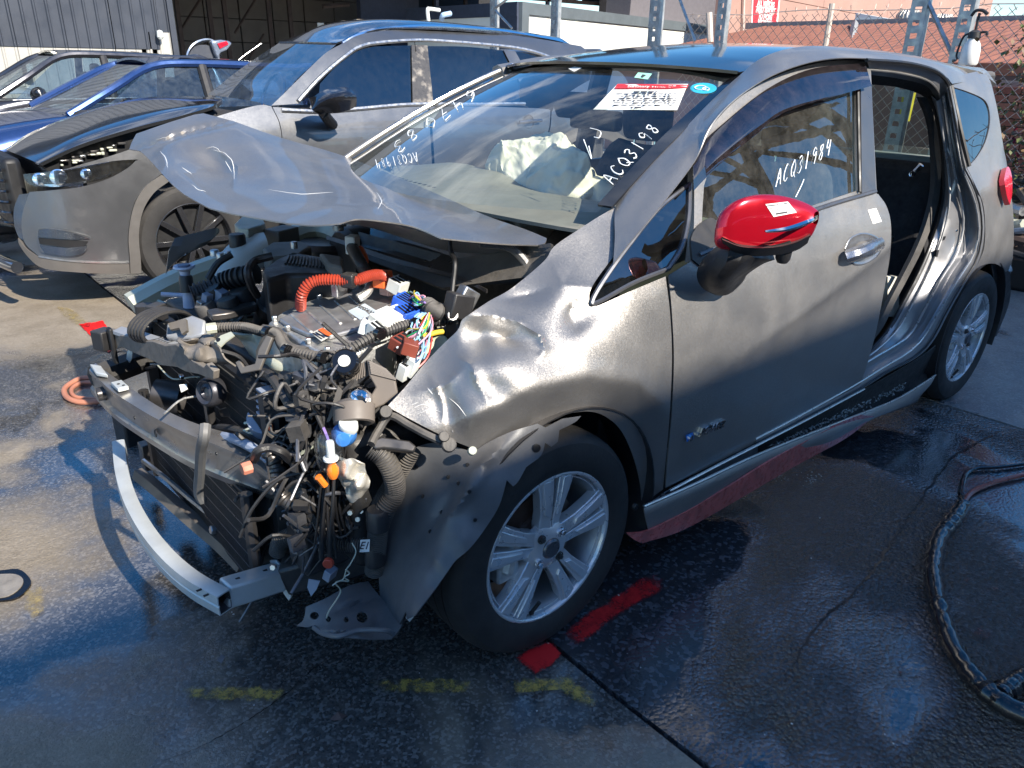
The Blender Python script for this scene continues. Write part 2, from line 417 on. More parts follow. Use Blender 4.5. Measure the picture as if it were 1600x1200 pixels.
# ------------------------------------------------------------------ ground
def ground_mat(name, dry1, dry2, wet, scale, bumps, wetlo, wethi, puddle=.0, dryspots=(), agg=120, aggdry=.3, aggh=.5):
    m = bpy.data.materials.new(name); m.use_nodes = True; n = m.node_tree.nodes; l = m.node_tree.links; b = n['Principled BSDF']
    t = n.new('ShaderNodeTexCoord')
    def nz_(s, d=6, r=.6, dist=0):
        z = n.new('ShaderNodeTexNoise'); z.inputs['Scale'].default_value = s; z.inputs['Detail'].default_value = d; z.inputs['Roughness'].default_value = r; z.inputs['Distortion'].default_value = dist
        l.new(t.outputs['Object'], z.inputs['Vector']); return z
    def mr(src, a, c, lo=0, hi=1, smooth=True):
        q = n.new('ShaderNodeMapRange'); q.inputs['From Min'].default_value = a; q.inputs['From Max'].default_value = c
        q.inputs['To Min'].default_value = lo; q.inputs['To Max'].default_value = hi
        if smooth: q.interpolation_type = 'SMOOTHSTEP'
        l.new(src, q.inputs['Value']); return q.outputs[0]
    def mix(f, a, c):
        q = n.new('ShaderNodeMixRGB'); l.new(f, q.inputs['Fac'])
        for s, k in ((a, 'Color1'), (c, 'Color2')):
            if isinstance(s, tuple): q.inputs[k].default_value = (*s, 1)
            else: l.new(s, q.inputs[k])
        return q.outputs['Color']
    big = nz_(1.1, 5, .55, .4); mid = nz_(scale, 8, .7); fine = nz_(120, 4, .65); grit = nz_(46, 6, .75)
    dry = mix(mr(mid.outputs['Fac'], .35, .65), dry1, dry2)
    dry = mix(mr(fine.outputs['Fac'], .55, .75, 0, .35), dry, tuple(min(1, c*1.9) for c in dry2))
    dry = mix(mr(grit.outputs['Fac'], .55, .7, 0, .6), dry, tuple(c*.45 for c in dry1))
    wetf = mr(big.outputs['Fac'], wetlo, wethi)
    if dryspots:
        for (dx, dy, dr) in dryspots:
            vm = n.new('ShaderNodeVectorMath'); vm.operation = 'DISTANCE'; vm.inputs[1].default_value = (dx, dy, 0); l.new(t.outputs['Object'], vm.inputs[0])
            ad_ = n.new('ShaderNodeMath'); ad_.operation = 'MULTIPLY_ADD'; ad_.inputs[1].default_value = .7; l.new(mid.outputs['Fac'], ad_.inputs[0]); l.new(vm.outputs['Value'], ad_.inputs[2])
            q_ = mr(ad_.outputs[0], dr+.1, dr+.55); mm = n.new('ShaderNodeMath'); mm.operation = 'MINIMUM'; l.new(q_, mm.inputs[0]); l.new(wetf, mm.inputs[1]); wetf = mm.outputs[0]
    vo = n.new('ShaderNodeTexVoronoi'); vo.inputs['Scale'].default_value = agg; l.new(t.outputs['Object'], vo.inputs['Vector'])
    sv = n.new('ShaderNodeSeparateColor'); l.new(vo.outputs['Color'], sv.inputs[0])
    wetc = mix(mr(grit.outputs['Fac'], .4, .7), wet, tuple(c*1.8 for c in wet))
    wetc = mix(mr(sv.outputs[0], .55, 1.0, 0, .85), wetc, tuple(c*3.6+.01 for c in wet))
    dry = mix(mr(sv.outputs[0], .6, 1.0, 0, aggdry), dry, tuple(min(1, c*1.7) for c in dry2))
    l.new(mix(wetf, dry, wetc), b.inputs['Base Color'])
    pud = nz_(.8, 4, .5, .3)
    pf = mr(pud.outputs['Fac'], .50-puddle, .58-puddle)
    q = n.new('ShaderNodeMath'); q.operation = 'MULTIPLY'; l.new(pf, q.inputs[0]); l.new(wetf, q.inputs[1])
    ro = n.new('ShaderNodeMapRange'); ro.inputs['To Min'].default_value = .62; ro.inputs['To Max'].default_value = .22; l.new(wetf, ro.inputs['Value'])
    r2 = n.new('ShaderNodeMix'); r2.data_type = 'FLOAT'; l.new(q.outputs[0], r2.inputs[0]); l.new(ro.outputs[0], r2.inputs[2]); r2.inputs[3].default_value = .04
    l.new(r2.outputs[0], b.inputs['Roughness'])
    st = n.new('ShaderNodeMapRange'); st.inputs['To Min'].default_value = 1.0; st.inputs['To Max'].default_value = .06; l.new(q.outputs[0], st.inputs['Value'])
    ad = n.new('ShaderNodeMath'); ad.operation = 'MULTIPLY_ADD'; ad.inputs[1].default_value = .45; l.new(fine.outputs['Fac'], ad.inputs[0]); l.new(grit.outputs['Fac'], ad.inputs[2])
    a2_ = n.new('ShaderNodeMath'); a2_.operation = 'MULTIPLY_ADD'; a2_.inputs[1].default_value = -aggh; l.new(vo.outputs['Distance'], a2_.inputs[0]); l.new(ad.outputs[0], a2_.inputs[2]); ad = a2_
    bp = n.new('ShaderNodeBump'); bp.inputs['Distance'].default_value = bumps; l.new(st.outputs[0], bp.inputs['Strength']); l.new(ad.outputs[0], bp.inputs['Height'])
    l.new(bp.outputs['Normal'], b.inputs['Normal']); b.inputs['Specular IOR Level'].default_value = .6; b.inputs['Coat IOR'].default_value = 1.75; l.new(wetf, b.inputs['Coat Weight']); l.new(bp.outputs['Normal'], b.inputs['Coat Normal']); l.new(r2.outputs[0], b.inputs['Coat Roughness'])
    return m
asph = ground_mat('wet_asphalt', (.045, .045, .047), (.075, .073, .07), (.026, .027, .031), 9, .020, .30, .44, .015, agg=95, aggdry=.5, aggh=1.0)
conc = ground_mat('stained_concrete', (.22, .18, .13), (.30, .25, .19), (.050, .047, .044), 5, .006, .36, .48, .10, agg=150, aggdry=.2, aggh=.15, dryspots=((-.25, 3.3, 1.0), (-1.1, .55, .35), (-2.5, 6, 1.2)))
conc2 = ground_mat('dry_concrete', (.22, .21, .20), (.30, .29, .27), (.09, .09, .095), 5, .003, .52, .68)

def sheet(name, pts, z, m, n=1):
    mb = MB(); mb.add([(x, y, z) for x, y in pts], [tuple(range(len(pts)))])
    o = mb.build(name, m, smooth=False, origin=(0, 0, 0)); tag(o, kind='structure'); return o
g = sheet('ground', [(-200, -200), (300, -200), (300, 300), (-200, 300)], -.02, asph)
def jag(x, y0, y1, amp, seed):
    random.seed(seed); return [(x+random.uniform(-amp, amp), y) for y in np.linspace(y0, y1, 60)]
a1 = jag(.015, -3, 14, .006, 2); a2 = jag(.028, -3, 14, .01, 3)
def slab(name, pts, m, z=0.0):
    mb = MB(); mb.prism([(x, y, z) for x, y in pts], (0, 0, -.05)); o = mb.build(name, m, smooth=False, origin=(0, 0, 0)); return tag(o, kind='structure')
s1 = slab('concrete_pavement', [(-30, -14)]+[(-.002+random.uniform(-.002, .002), y) for y in np.linspace(-14, 16, 80)]+[(-30, 16)], conc, 0)
crk = [(.62, -1.22), (.80, -1.23), (1.0, -1.22), (1.22, -1.16), (1.5, -1.05), (1.9, -.98), (2.49, -.9)]
s2 = slab('asphalt_pavement', [(.012+random.uniform(-.004, .004), y) for y in np.linspace(-14, 16, 120)]+[(2.49, 16), (2.49, -14)], asph, .001)
s3 = slab('concrete_apron', [(2.505, -14), (2.505, 16), (60, 16), (60, -14)], conc2, .003)
# cracks: thin dark tar-filled seams lying on the surface
tarm = mat('black_crack_filler', (.006, .006, .007), rough=.25, var=.3)
def crack(pts, wd, seed, z=.0052, name='pavement_crack'):
    random.seed(seed); q = cr_open([(x, y, z) for x, y in pts], 14); L1 = []; L2 = []
    for i, p in enumerate(q):
        t = np.array(q[min(i+1, len(q)-1)])-np.array(q[max(i-1, 0)]); t /= np.linalg.norm(t); nn = np.array([-t[1], t[0], 0])
        j = random.uniform(-1, 1)*wd*1.3; h = wd*random.uniform(.3, 1.2)*(1-abs(2*i/(len(q)-1)-1)**6)
        L1.append(p+nn*(j+h)); L2.append(p+nn*(j-h))
    k = len(q); mb = MB(); mb.add(L1+L2, [(i, i+1, k+i+1, k+i) for i in range(k-1)])
    return tag(mb.build(name, tarm, smooth=False, origin=(0, 0, 0)), kind='structure')
crack([(.33, -1.32), (.62, -1.26), (.9, -1.245), (1.2, -1.2), (1.55, -1.14), (2.0, -1.08), (2.48, -1.12)], .004, 4)
crack([tuple(P(*q, z=0)[:2]) for q in [(570, 1010), (500, 1040), (455, 1080), (400, 1120), (350, 1150), (300, 1175), (230, 1200)]], .0013, 5)
# painted marks
def painted(name, px, col, seed, lab, cat, thr=(.4, .5), z=.0056, rough=.5, sc_=18):
    m = bpy.data.materials.new(name+'_paint'); m.use_nodes = True; n = m.node_tree.nodes; l = m.node_tree.links; b = n['Principled BSDF']
    b.inputs['Base Color'].default_value = (*col, 1); b.inputs['Roughness'].default_value = rough
    t = n.new('ShaderNodeTexCoord'); zz = n.new('ShaderNodeTexNoise'); zz.inputs['Scale'].default_value = sc_; zz.inputs['Detail'].default_value = 9; zz.inputs['Roughness'].default_value = .75
    l.new(t.outputs['Object'], zz.inputs['Vector'])
    # fade towards the edge of the mark
    uvn = n.new('ShaderNodeAttribute'); uvn.attribute_name = 'edge'
    ad = n.new('ShaderNodeMath'); ad.operation = 'ADD'; l.new(zz.outputs['Fac'], ad.inputs[0]); l.new(uvn.outputs['Fac'], ad.inputs[1])
    mr = n.new('ShaderNodeMapRange'); mr.inputs['From Min'].default_value = thr[0]; mr.inputs['From Max'].default_value = thr[1]; l.new(ad.outputs[0], mr.inputs['Value'])
    l.new(mr.outputs[0], b.inputs['Alpha'])
    pts = [P(u, v, z=z)[:2] for u, v in outline(px, 12)]
    c = sum(pts)/len(pts); V = []; E = []
    for k in (1.0, .85, .6, .2):
        for p in pts: V.append((*(c+(p-c)*k), z)); E.append({1.0: -.45, .85: -.12, .6: .06, .2: .1}[k])
    nn = len(pts); F = [(r*nn+i, r*nn+(i+1) % nn, (r+1)*nn+(i+1) % nn, (r+1)*nn+i) for r in range(3) for i in range(nn)]+[tuple(range(3*nn, 4*nn))]
    o = mesh(name, V, F, m, smooth=False, origin=(0, 0, 0))
    at = o.data.attributes.new('edge', 'FLOAT', 'POINT')
    for i, e in enumerate(E): at.data[i].value = e
    return tag(o, lab, cat)
painted('paint_mark', [(800, 1028, 1), (835, 1008), (860, 1000, 1), (882, 1020, 1), (862, 1042), (835, 1056, 1)], (.62, .012, .016), 1, 'short red sprayed dash on the concrete right under the front tyre', 'paint mark', (.22, .5))
painted('paint_mark', [(862, 1000, 1), (905, 965), (950, 935), (1000, 902), (1030, 893), (1045, 915), (1005, 940), (960, 968), (915, 1003), (885, 1020, 1)], (.5, .01, .014), 2, 'long red sprayed line on the wet asphalt behind the front tyre', 'paint mark', (.34, .62))
painted('paint_mark', [(122, 506, 1), (160, 500, 1), (185, 530, 1), (170, 552, 1)], (.75, .012, .012), 3, 'red sprayed mark on the pavement beyond the far headlamp corner', 'paint mark', (.1, .2))
painted('paint_mark', [(250, 1075, 1), (320, 1068), (420, 1070), (480, 1078, 1), (450, 1100), (340, 1098), (260, 1092, 1)], (.55, .36, .08), 4, 'faded yellow line remnant on wet concrete ahead of the crash bar', 'paint mark', (.47, .74), sc_=40)
painted('paint_mark', [(540, 1065, 1), (620, 1055), (720, 1056), (760, 1062, 1), (750, 1088), (640, 1086), (560, 1086, 1)], (.55, .36, .08), 5, 'faded yellow line remnant on the pavement below the fender liner', 'paint mark', (.50, .76), sc_=40)
painted('paint_mark', [(770, 1060, 1), (850, 1052), (900, 1050), (960, 1105, 1), (920, 1110), (880, 1080), (780, 1085, 1)], (.55, .36, .08), 6, 'faded yellow paint corner beside the red dash at the front tyre', 'paint mark', (.47, .74), sc_=40)
painted('paint_mark', [(75, 470, 1), (110, 478), (140, 500), (150, 520, 1), (120, 512), (90, 490, 1)], (.38, .29, .12), 7, 'worn yellow streak on sunlit concrete left of the red mark', 'paint mark', (.5, .78), sc_=30)
painted('paint_mark', [(30, 915, 1), (70, 905), (75, 960), (50, 975), (32, 955, 1)], (.38, .29, .12), 8, 'worn yellow patch on sunlit concrete beside the round ground cover', 'paint mark', (.52, .80), sc_=30)
# ------------------------------------------------------------------ the wrecked hatchback
CAR = empty('wrecked_hatchback', (1.3, 0, 0))
tag(CAR, 'crashed gunmetal hatchback with torn open front end and red mirror cap', 'car')
ZS = [.1, .25, .4, .55, .68, .8, .9, .98, 1.05, 1.12, 1.2, 1.3, 1.4, 1.46, 1.53]
XS = [-.6, -.3, 0, .35, .8, 1.5, 2.2, 2.65, 3.0, 3.3, 3.5]
ROWS = [[-.70, -.70, -.71, -.72, -.71, -.69, -.64, -.6, -.55, -.5, -.45, -.4, -.4, -.3, -.2],
        [-.80, -.81, -.82, -.825, -.82, -.78, -.72, -.66, -.62, -.6, -.5, -.45, -.4, -.3, -.2],
        [-.82, -.83, -.845, -.85, -.85, -.83, -.79, -.73, -.68, -.63, -.55, -.5, -.45, -.4, -.3],
        [-.81, -.825, -.843, -.853, -.857, -.853, -.84, -.815, -.775, -.75, -.72, -.67, -.60, -.5, -.4],
        [-.81, -.825, -.843, -.853, -.857, -.853, -.84, -.815, -.785, -.76, -.73, -.69, -.645, -.60, -.50],
        [-.81, -.825, -.843, -.853, -.857, -.855, -.845, -.825, -.79, -.765, -.735, -.70, -.655, -.62, -.52],
        [-.80, -.82, -.838, -.85, -.857, -.855, -.845, -.825, -.79, -.76, -.73, -.69, -.645, -.60, -.5],
        [-.78, -.81, -.835, -.848, -.855, -.853, -.84, -.81, -.775, -.745, -.715, -.675, -.62, -.57, -.48],
        [-.74, -.77, -.80, -.815, -.825, -.82, -.80, -.77, -.735, -.71, -.68, -.64, -.58, -.52, -.42],
        [-.62, -.64, -.66, -.68, -.70, -.70, -.685, -.66, -.63, -.61, -.58, -.53, -.47, -.4, -.3],
        [-.45, -.46, -.47, -.5, -.5, -.5, -.48, -.46, -.43, -.4, -.38, -.35, -.3, -.25, -.2]]
S = Side(XS, ZS, ROWS, 7, 3)
CRX, CRZ = [.3, .66, 1.0, 1.42, 1.6, 2.2, 3.2], [.55, .655, .735, .835, .89, .97, 1.02]
def crease(x, z):
    zc = np.interp(x, CRX, CRZ); a = float(np.interp(x, [.45, 1.1, 1.9, 3.2], [0, 1, 1, .5])); d = zc-z
    if d <= 0: return -.006*a*math.exp(d/.05)
    return a*(-.006+.030*(1-math.exp(-d/.05))*math.exp(-d/.5))
S.extra = crease
def tps(ctrl):
    A = np.array(ctrl, float); n = len(A); s = 100.0; X = A[:, :2]/s
    d2 = ((X[:, None]-X[None])**2).sum(-1); K = np.where(d2 > 0, .5*d2*np.log(np.maximum(d2, 1e-12)), 0)+1e-4*np.eye(n)
    Pm = np.c_[np.ones(n), X]; L_ = np.block([[K, Pm], [Pm.T, np.zeros((3, 3))]]); w_ = np.linalg.solve(L_, np.r_[A[:, 2], 0, 0, 0])
    def f(u, v):
        q = np.array([u, v])/s; r2 = ((X-q)**2).sum(1); k = np.where(r2 > 0, .5*r2*np.log(np.maximum(r2, 1e-12)), 0)
        return float(k@w_[:n]+w_[n]+w_[n+1]*q[0]+w_[n+2]*q[1])
    return f
def bumps_px(L_, g=1.0):
    def f(u, v):
        t = 0
        for (bu, bv, ru, rv, rot, amp) in L_:
            du, dv = u-bu, v-bv; c, q = math.cos(rot), math.sin(rot); e = ((du*c+dv*q)/ru)**2+((-du*q+dv*c)/rv)**2
            if e < 9: t += amp*(math.exp(-e) if max(ru, rv)/min(ru, rv) < 2.2 else math.exp(-1.5*math.sqrt(e+.01))*1.15)
        return t*g
    return f
def sheetp(name, px, ctrl, m, parent, holes=(), sp=9, thick=.003, dents=(), step=8, ax='y', fn=None, **k):
    """sheet metal whose outline is known in the photograph and whose depth (y) is a smooth surface through control points"""
    f0 = tps(ctrl); b = bumps_px(dents)
    vs, T = cdt(outline(px, step), [outline(h, step) for h in holes], sp)
    V = []
    for v in vs:
        d = f0(v.x, v.y)+b(v.x, v.y)+(fn(v.x, v.y) if fn else 0)
        V.append(P(v.x, v.y, **{ax: d}))
    T = [t[::-1] for t in T if True]
    T2 = []
    for t in T:
        nn = Vector(V[t[1]]-V[t[0]]).cross(Vector(V[t[2]]-V[t[0]]))
        T2.append(t if nn.dot(Vector(cc-V[t[0]])) > 0 else t[::-1])
    if thick: V, T2 = shell(V, T2, thick)
    return mesh(name, V, T2, m, parent, **k)

# --- front door
door = S.panel('front_door', [(1045, 430, 1), (1050, 490), (1053, 560), (1050, 640), (1045, 700), (1040, 762, 1), (1110, 728), (1184, 690), (1262, 652), (1332, 617, 1), (1345, 598),
                              (1366, 530), (1382, 450), (1391, 395), (1392, 350), (1385, 322), (1372, 303, 1), (1362, 304, 1), (1300, 322), (1220, 350), (1150, 377), (1090, 402, 1)], paint, CAR, sp=.016)
# window frame of the door
S2 = Side(XS, ZS, ROWS, 7, 3)
fr_out = [(1085, 300, 1), (1084, 262), (1092, 232), (1112, 197), (1157, 151), (1217, 117), (1286, 97), (1351, 94, 1), (1360, 94, 1), (1364, 180), (1370, 303, 1), (1300, 325), (1220, 352), (1150, 379), (1080, 408, 1), (1084, 360)]
fr_in = [(1100, 290, 1), (1110, 262), (1130, 240), (1180, 202), (1230, 172), (1285, 149), (1340, 138, 1), (1340, 200), (1342, 297, 1), (1300, 311), (1220, 338), (1150, 365), (1097, 388, 1), (1097, 340)]
S2.panel('window_frame', fr_out, paint, door, holes=[fr_in], sp=.03, thick=.02, off=.004)
S2.panel('pillar_trim', [(1345, 136, 1), (1362, 134, 1), (1369, 300, 1), (1347, 304, 1)], mat('satin_grey_trim', (.16, .16, .17), rough=.35, metal=.7, var=.06), door, sp=.04, thick=.003, off=-.003)
win = S2.panel('window_pane', [(1092, 286, 1), (1120, 240), (1180, 196), (1230, 166), (1285, 143), (1342, 132, 1), (1343, 200), (1345, 300, 1), (1300, 314), (1220, 341), (1150, 368), (1092, 392, 1)], glassw, door, sp=.05, thick=0, off=.014)
def linepx(name, pts, r, m, parent, SS=S2, off=-.004, spl=5, n=6, **k):
    q = [SS.hit(u, v, off=off) for u, v in pts]; mb = MB(); mb.tube(q, r, n=n, spl=spl); return mb.build(name, m, parent, **k)
linepx('belt_moulding', [(1092, 398), (1150, 374), (1220, 347), (1300, 319), (1368, 299)], .007, mat('satin_grey_trim'), door)
linepx('window_seal', [(1343, 300), (1341, 200), (1340, 138)], .006, seal, door)
# smoked rain visor standing proud of the frame
def strip(name, A, B, m, parent, SS, offs=(0, 0, 0), n=5, thick=.003, mid=1, **k):
    A = cr_open([(*p,) for p in A], n); B = cr_open([(*p,) for p in B], n)
    nn = min(len(A), len(B)); rows = []
    for t, o in zip(np.linspace(0, 1, len(offs)), offs):
        rows.append([SS.hit(*(A[i]*(1-t)+B[i]*t), off=o) for i in range(nn)])
    V = [p for r in rows for p in r]; F = [(i*nn+j, i*nn+j+1, (i+1)*nn+j+1, (i+1)*nn+j) for i in range(len(rows)-1) for j in range(nn-1)]
    F2 = []
    for t in F:
        q = Vector(V[t[1]]-V[t[0]]).cross(Vector(V[t[2]]-V[t[0]])); F2.append(t if q.dot(Vector(cc-V[t[0]])) > 0 else t[::-1])
    if thick: V, F2 = shell(V, F2, thick)
    return mesh(name, V, F2, m, parent, **k)
strip('rain_visor', [(1083, 247), (1100, 222), (1127, 196), (1197, 140), (1267, 108), (1352, 98)], [(1084, 298), (1106, 275), (1132, 250), (1182, 210), (1232, 173), (1362, 134)][:5]+[(1362, 134)], visor_m, door, S2, offs=(-.006, -.022, -.034, -.032), n=8)
# --- quarter glass ahead of the door
ctrlF = [(1045, 430, -.838), (1050, 520, -.862), (1052, 600, -.862), (1045, 700, -.848), (1037, 765, -.832), (985, 445, -.825), (925, 475, -.80), (938, 342, -.66), (905, 362, -.665), (860, 400, -.665),
         (790, 455, -.665), (738, 488, -.70), (700, 530, -.675), (660, 570, -.66), (605, 635, -.67), (680, 670, -.75), (745, 702, -.805), (800, 672, -.83), (880, 650, -.848), (950, 655, -.85), (985, 710, -.845), (1003, 790, -.832),
         (850, 540, -.815), (800, 600, -.84), (735, 640, -.80), (920, 580, -.862), (980, 560, -.866), (990, 500, -.852), (920, 420, -.745), (870, 470, -.76), (1000, 640, -.865)]
dentsF = [(790, 528, 58, 26, .22, .034), (748, 530, 20, 30, -.2, .018), (775, 612, 44, 26, .3, .014), (698, 640, 20, 36, -.35, .016), (905, 500, 30, 20, -.6, .010)]
def crease_px(lines):
    Ls = [(np.array(p, float), w_, a_) for p, w_, a_ in lines]
    def f(u, v):
        t = 0.0; q = np.array([u, v])
        for p, w_, a_ in Ls:
            best = 1e9
            for i in range(len(p)-1):
                d = p[i+1]-p[i]; k = np.clip(np.dot(q-p[i], d)/np.dot(d, d), 0, 1); dd = np.linalg.norm(q-p[i]-k*d)
                if dd < best: best = dd; kk = (i+k)/(len(p)-1)
            t += a_*math.exp(-best/w_)*math.sin(math.pi*min(1, max(.0, kk))*.94+.1)
        return t
    return f
foldF = crease_px([([(726, 492), (770, 492), (815, 504), (843, 524), (852, 546), (838, 566)], 9, -.014), ([(716, 556), (738, 572), (746, 600), (770, 640)], 10, -.013), ([(860, 405), (880, 445), (940, 452), (1010, 440)], 14, -.010),
                   ([(672, 585), (690, 625), (694, 668)], 8, -.010), ([(862, 450), (820, 462), (775, 470)], 10, .010), ([(905, 520), (890, 490), (900, 462)], 12, .010), ([(640, 618), (700, 600), (735, 566)], 9, -.008)])
def flare(u, v):
    c = np.interp(u, [600, 735, 841, 919, 997, 1050], [690, 652, 604, 588, 598, 640]); d = (v-c)/50
    a = float(np.interp(u, [640, 760, 1000, 1050], [0, 1, .8, 0]))
    return foldF(u, v)+a*(.030*(1-math.exp(-max(d, 0)**1.3)) - .010*math.exp(-(d/.45)**2))
sheetp('front_fender', [(605, 635, 1), (632, 606), (660, 572), (690, 540), (715, 516), (722, 500), (738, 488, 1), (765, 470), (800, 450), (850, 408), (866, 385), (905, 358), (936, 338, 1), (960, 325), (982, 318, 1), (992, 338), (1000, 357, 1), (978, 378), (950, 412),
                        (925, 448), (921, 470), (932, 478), (985, 455), (1040, 432, 1), (1047, 490), (1050, 560), (1047, 640), (1042, 700), (1036, 765, 1), (1012, 782), (1003, 790, 1), (1000, 755), (990, 715), (972, 675), (948, 652), (920, 643), (880, 648), (835, 662), (790, 685), (745, 703, 1), (700, 685), (650, 660)],
       ctrlF, paint, CAR, dents=dentsF, fn=flare, sp=4, thick=.0025, step=7)
qw = [(926, 468), (950, 428), (985, 380), (1030, 325), (1078, 287, 1), (1076, 340), (1066, 385), (1045, 420, 1), (990, 442), (935, 472)]
sheetp('quarter_glass', qw, [(926, 468, -.795), (1078, 287, -.735), (1045, 420, -.815), (985, 380, -.765), (1000, 420, -.80)], glassd, CAR, sp=20, thick=0)
def loopy(name, pts, ctrl, r, m, parent, off=-.003, closed=True, n=6, spl=4):
    f0 = tps(ctrl); q = [P(u, v, y=f0(u, v)+off) for u, v in outline(pts, 8)]
    if closed: q.append(q[0])
    mb = MB(); mb.tube(q, r, n=n); return mb.build(name, m, parent)
loopy('quarter_glass_seal', qw, [(926, 468, -.795), (1078, 287, -.735), (1045, 420, -.815), (985, 380, -.765), (1000, 420, -.80)], .006, mat('satin_grey_trim'), CAR)
# --- A pillar and roof side rail
rail = [[(925, 455, -.79), (925, 410, -.735), (930, 370, -.68), (938, 342, -.645)],
        [(985, 378, -.785), (990, 340, -.735), (985, 310, -.685), (985, 292, -.65)],
        [(1040, 312, -.765), (1035, 285, -.72), (1030, 262, -.67), (1025, 249, -.635)],
        [(1085, 252, -.742), (1080, 228, -.70), (1075, 210, -.645), (1068, 203, -.61)],
        [(1112, 194, -.725), (1114, 180, -.685), (1112, 168, -.63), (1108, 161, -.59)],
        [(1157, 148, -.70), (1160, 138, -.66), (1158, 127, -.60), (1155, 118, -.55)],
        [(1217, 113, -.675), (1215, 102, -.64), (1205, 93, -.60), (1195, 88, -.565)],
        [(1286, 93, -.655), (1283, 85, -.63), (1270, 78, -.6), (1250, 73, -.56)],
        [(1352, 91, -.645), (1350, 84, -.62), (1335, 78, -.59), (1310, 73, -.55)],
        [(1427, 100, -.645), (1425, 92, -.615), (1405, 85, -.585), (1375, 79, -.54)],
        [(1474, 117, -.655), (1480, 106, -.62), (1462, 96, -.58), (1435, 88, -.53)],
        [(1488, 131, -.665), (1518, 124, -.61), (1506, 110, -.56), (1476, 98, -.50)]]
grid('side_rail', [[P(u, v, y=y) for u, v, y in r] for r in [[tuple(.45*a+.55*b for a, b in zip(p, q)) for p, q in zip(rail[0], rail[1])]]+rail[1:]], paint, CAR, nu=4, nv=6, thick=-.003)
# --- rear quarter
qpx = [(1488, 131, 1), (1505, 117), (1530, 111, 1), (1545, 122), (1553, 147), (1561, 185), (1568, 230), (1573, 255), (1577, 285), (1583, 330), (1584, 380), (1580, 418, 1), (1572, 425, 1), (1560, 414), (1545, 412), (1525, 420), (1508, 442, 1),
       (1528, 412), (1538, 385), (1539, 345), (1535, 315), (1522, 285), (1511, 262, 1), (1498, 200)]
qh = [(1490, 136, 1), (1512, 143), (1536, 154), (1545, 168), (1547, 192), (1540, 222), (1527, 245), (1515, 258, 1), (1503, 205)]
S.panel('rear_quarter', qpx, paint, CAR, holes=[qh], sp=.03, thick=.003)
S.panel('quarter_window', qh, glassd, CAR, sp=.06, thick=0, off=.004)
linepx('quarter_window_seal', [(1486, 134), (1500, 200), (1514, 260)], .009, seal, CAR, SS=S)
S.panel('tail_lamp', [(1569, 280, 1), (1573, 262), (1577, 262), (1581, 275), (1582, 300), (1578, 320, 1), (1573, 305)], mat('red_lamp_plastic', (.6, .01, .03), rough=.15, coat=1, var=.1), CAR, sp=.05, thick=.02, off=-.03)
grid('rear_spoiler', [[P(1476, 98, y=-.5), P(1506, 106, y=-.56), P(1532, 112, y=-.6)], [P(1500, 104, y=-.45)+np.array([.1, 0, 0]), P(1525, 108, y=-.5)+np.array([.1, 0, 0]), P(1548, 124, y=-.58)+np.array([.08, 0, -.02])]], paint, CAR, thick=.02)
# --- roof, built in car coordinates
def roofz(x, y):
    zc = np.interp(x, [.8, 1.0, 1.3, 1.6, 2.0, 2.5, 2.9, 3.1], [1.425, 1.458, 1.495, 1.515, 1.515, 1.485, 1.445, 1.41])
    return zc-.045*(abs(y)/.56)**2.2
RX = [.86, 1.0, 1.2, 1.5, 1.9, 2.4, 2.8, 3.05]
rw = lambda x: float(np.interp(x, [.86, 1.2, 2.0, 3.05], [.535, .565, .56, .50]))
def roofrows(a, b, dz=0, n=9):
    R_ = []
    for x in RX:
        r = []
        for t in np.linspace(a, b, n):
            y = t*rw(x); xx = x+.13*(t*t)*(1 if x < 1.1 else 0) ; r.append((xx, y, roofz(xx, y)+dz))
        R_.append(r)
    return R_
roofgl = mat('panoramic_roof_gloss_black', (.012, .013, .016), rough=.10, coat=.3, var=.1, rvar=.01)
grid('roof_panel', roofrows(-1, 1), roofgl, CAR, nu=3, nv=4, thick=.004)
mb = MB(); mb.tube([(x+(.13 if x < 1.1 else 0), -rw(x)+.002, roofz(x, rw(x))+.003) for x in RX], .006, n=6, spl=4); mb.build('roof_moulding', mat('satin_grey_trim'), CAR)
mb = MB(); mb.tube([(x+(.13 if x < 1.1 else 0), rw(x)-.002, roofz(x, rw(x))+.003) for x in RX], .012, n=6, spl=4); mb.build('roof_moulding', paint, CAR)
mb = MB(); mb.sweep([(x-.002+.13*t*t*(1 if x < 1.1 else 0), t*rw(x), roofz(x+.13*t*t, t*rw(x))+.002) for x in [.86] for t in np.linspace(-1, 1, 15)], [(-.012, -.004), (.012, -.004), (.012, .005), (-.012, .005)]); mb.build('header_trim', blkg, CAR)
# --- windscreen
xb = lambda y: .30-.20*(1-(y/.64)**2); zb = lambda y: 1.085-.0*abs(y)
def wsrow(t):
    r = []
    for s_ in np.linspace(-1, 1, 9):
        yb = .638*s_; b_ = np.array([.30-.22*(1-s_*s_), yb, 1.088-.008*(1-s_*s_)]); yt = .533*s_; t_ = np.array([.99-.13*(1-s_*s_), yt, roofz(.99-.13*(1-s_*s_), yt)-.012])
        r.append(b_*(1-t)+t_*t+np.array([0, 0, .02*4*t*(1-t)]))
    return r
ws = grid('windscreen', [wsrow(t) for t in (0, .33, .66, 1)], glassf, CAR, nu=3, nv=3, thick=0)
def wsp(u, v, off=0.0):
    """point of the windscreen seen at (u, v)"""
    d = ray(u, v); best = None
    a = 1.0; b = 5.0; g0 = None
    for k in range(400):
        s_ = a+(b-a)*k/399; p = cc+d*s_
        q = wsz(p[0], p[1])
        g = p[2]-q-off
        if g0 is not None and g <= 0 < g0: return p
        g0 = g
    return p
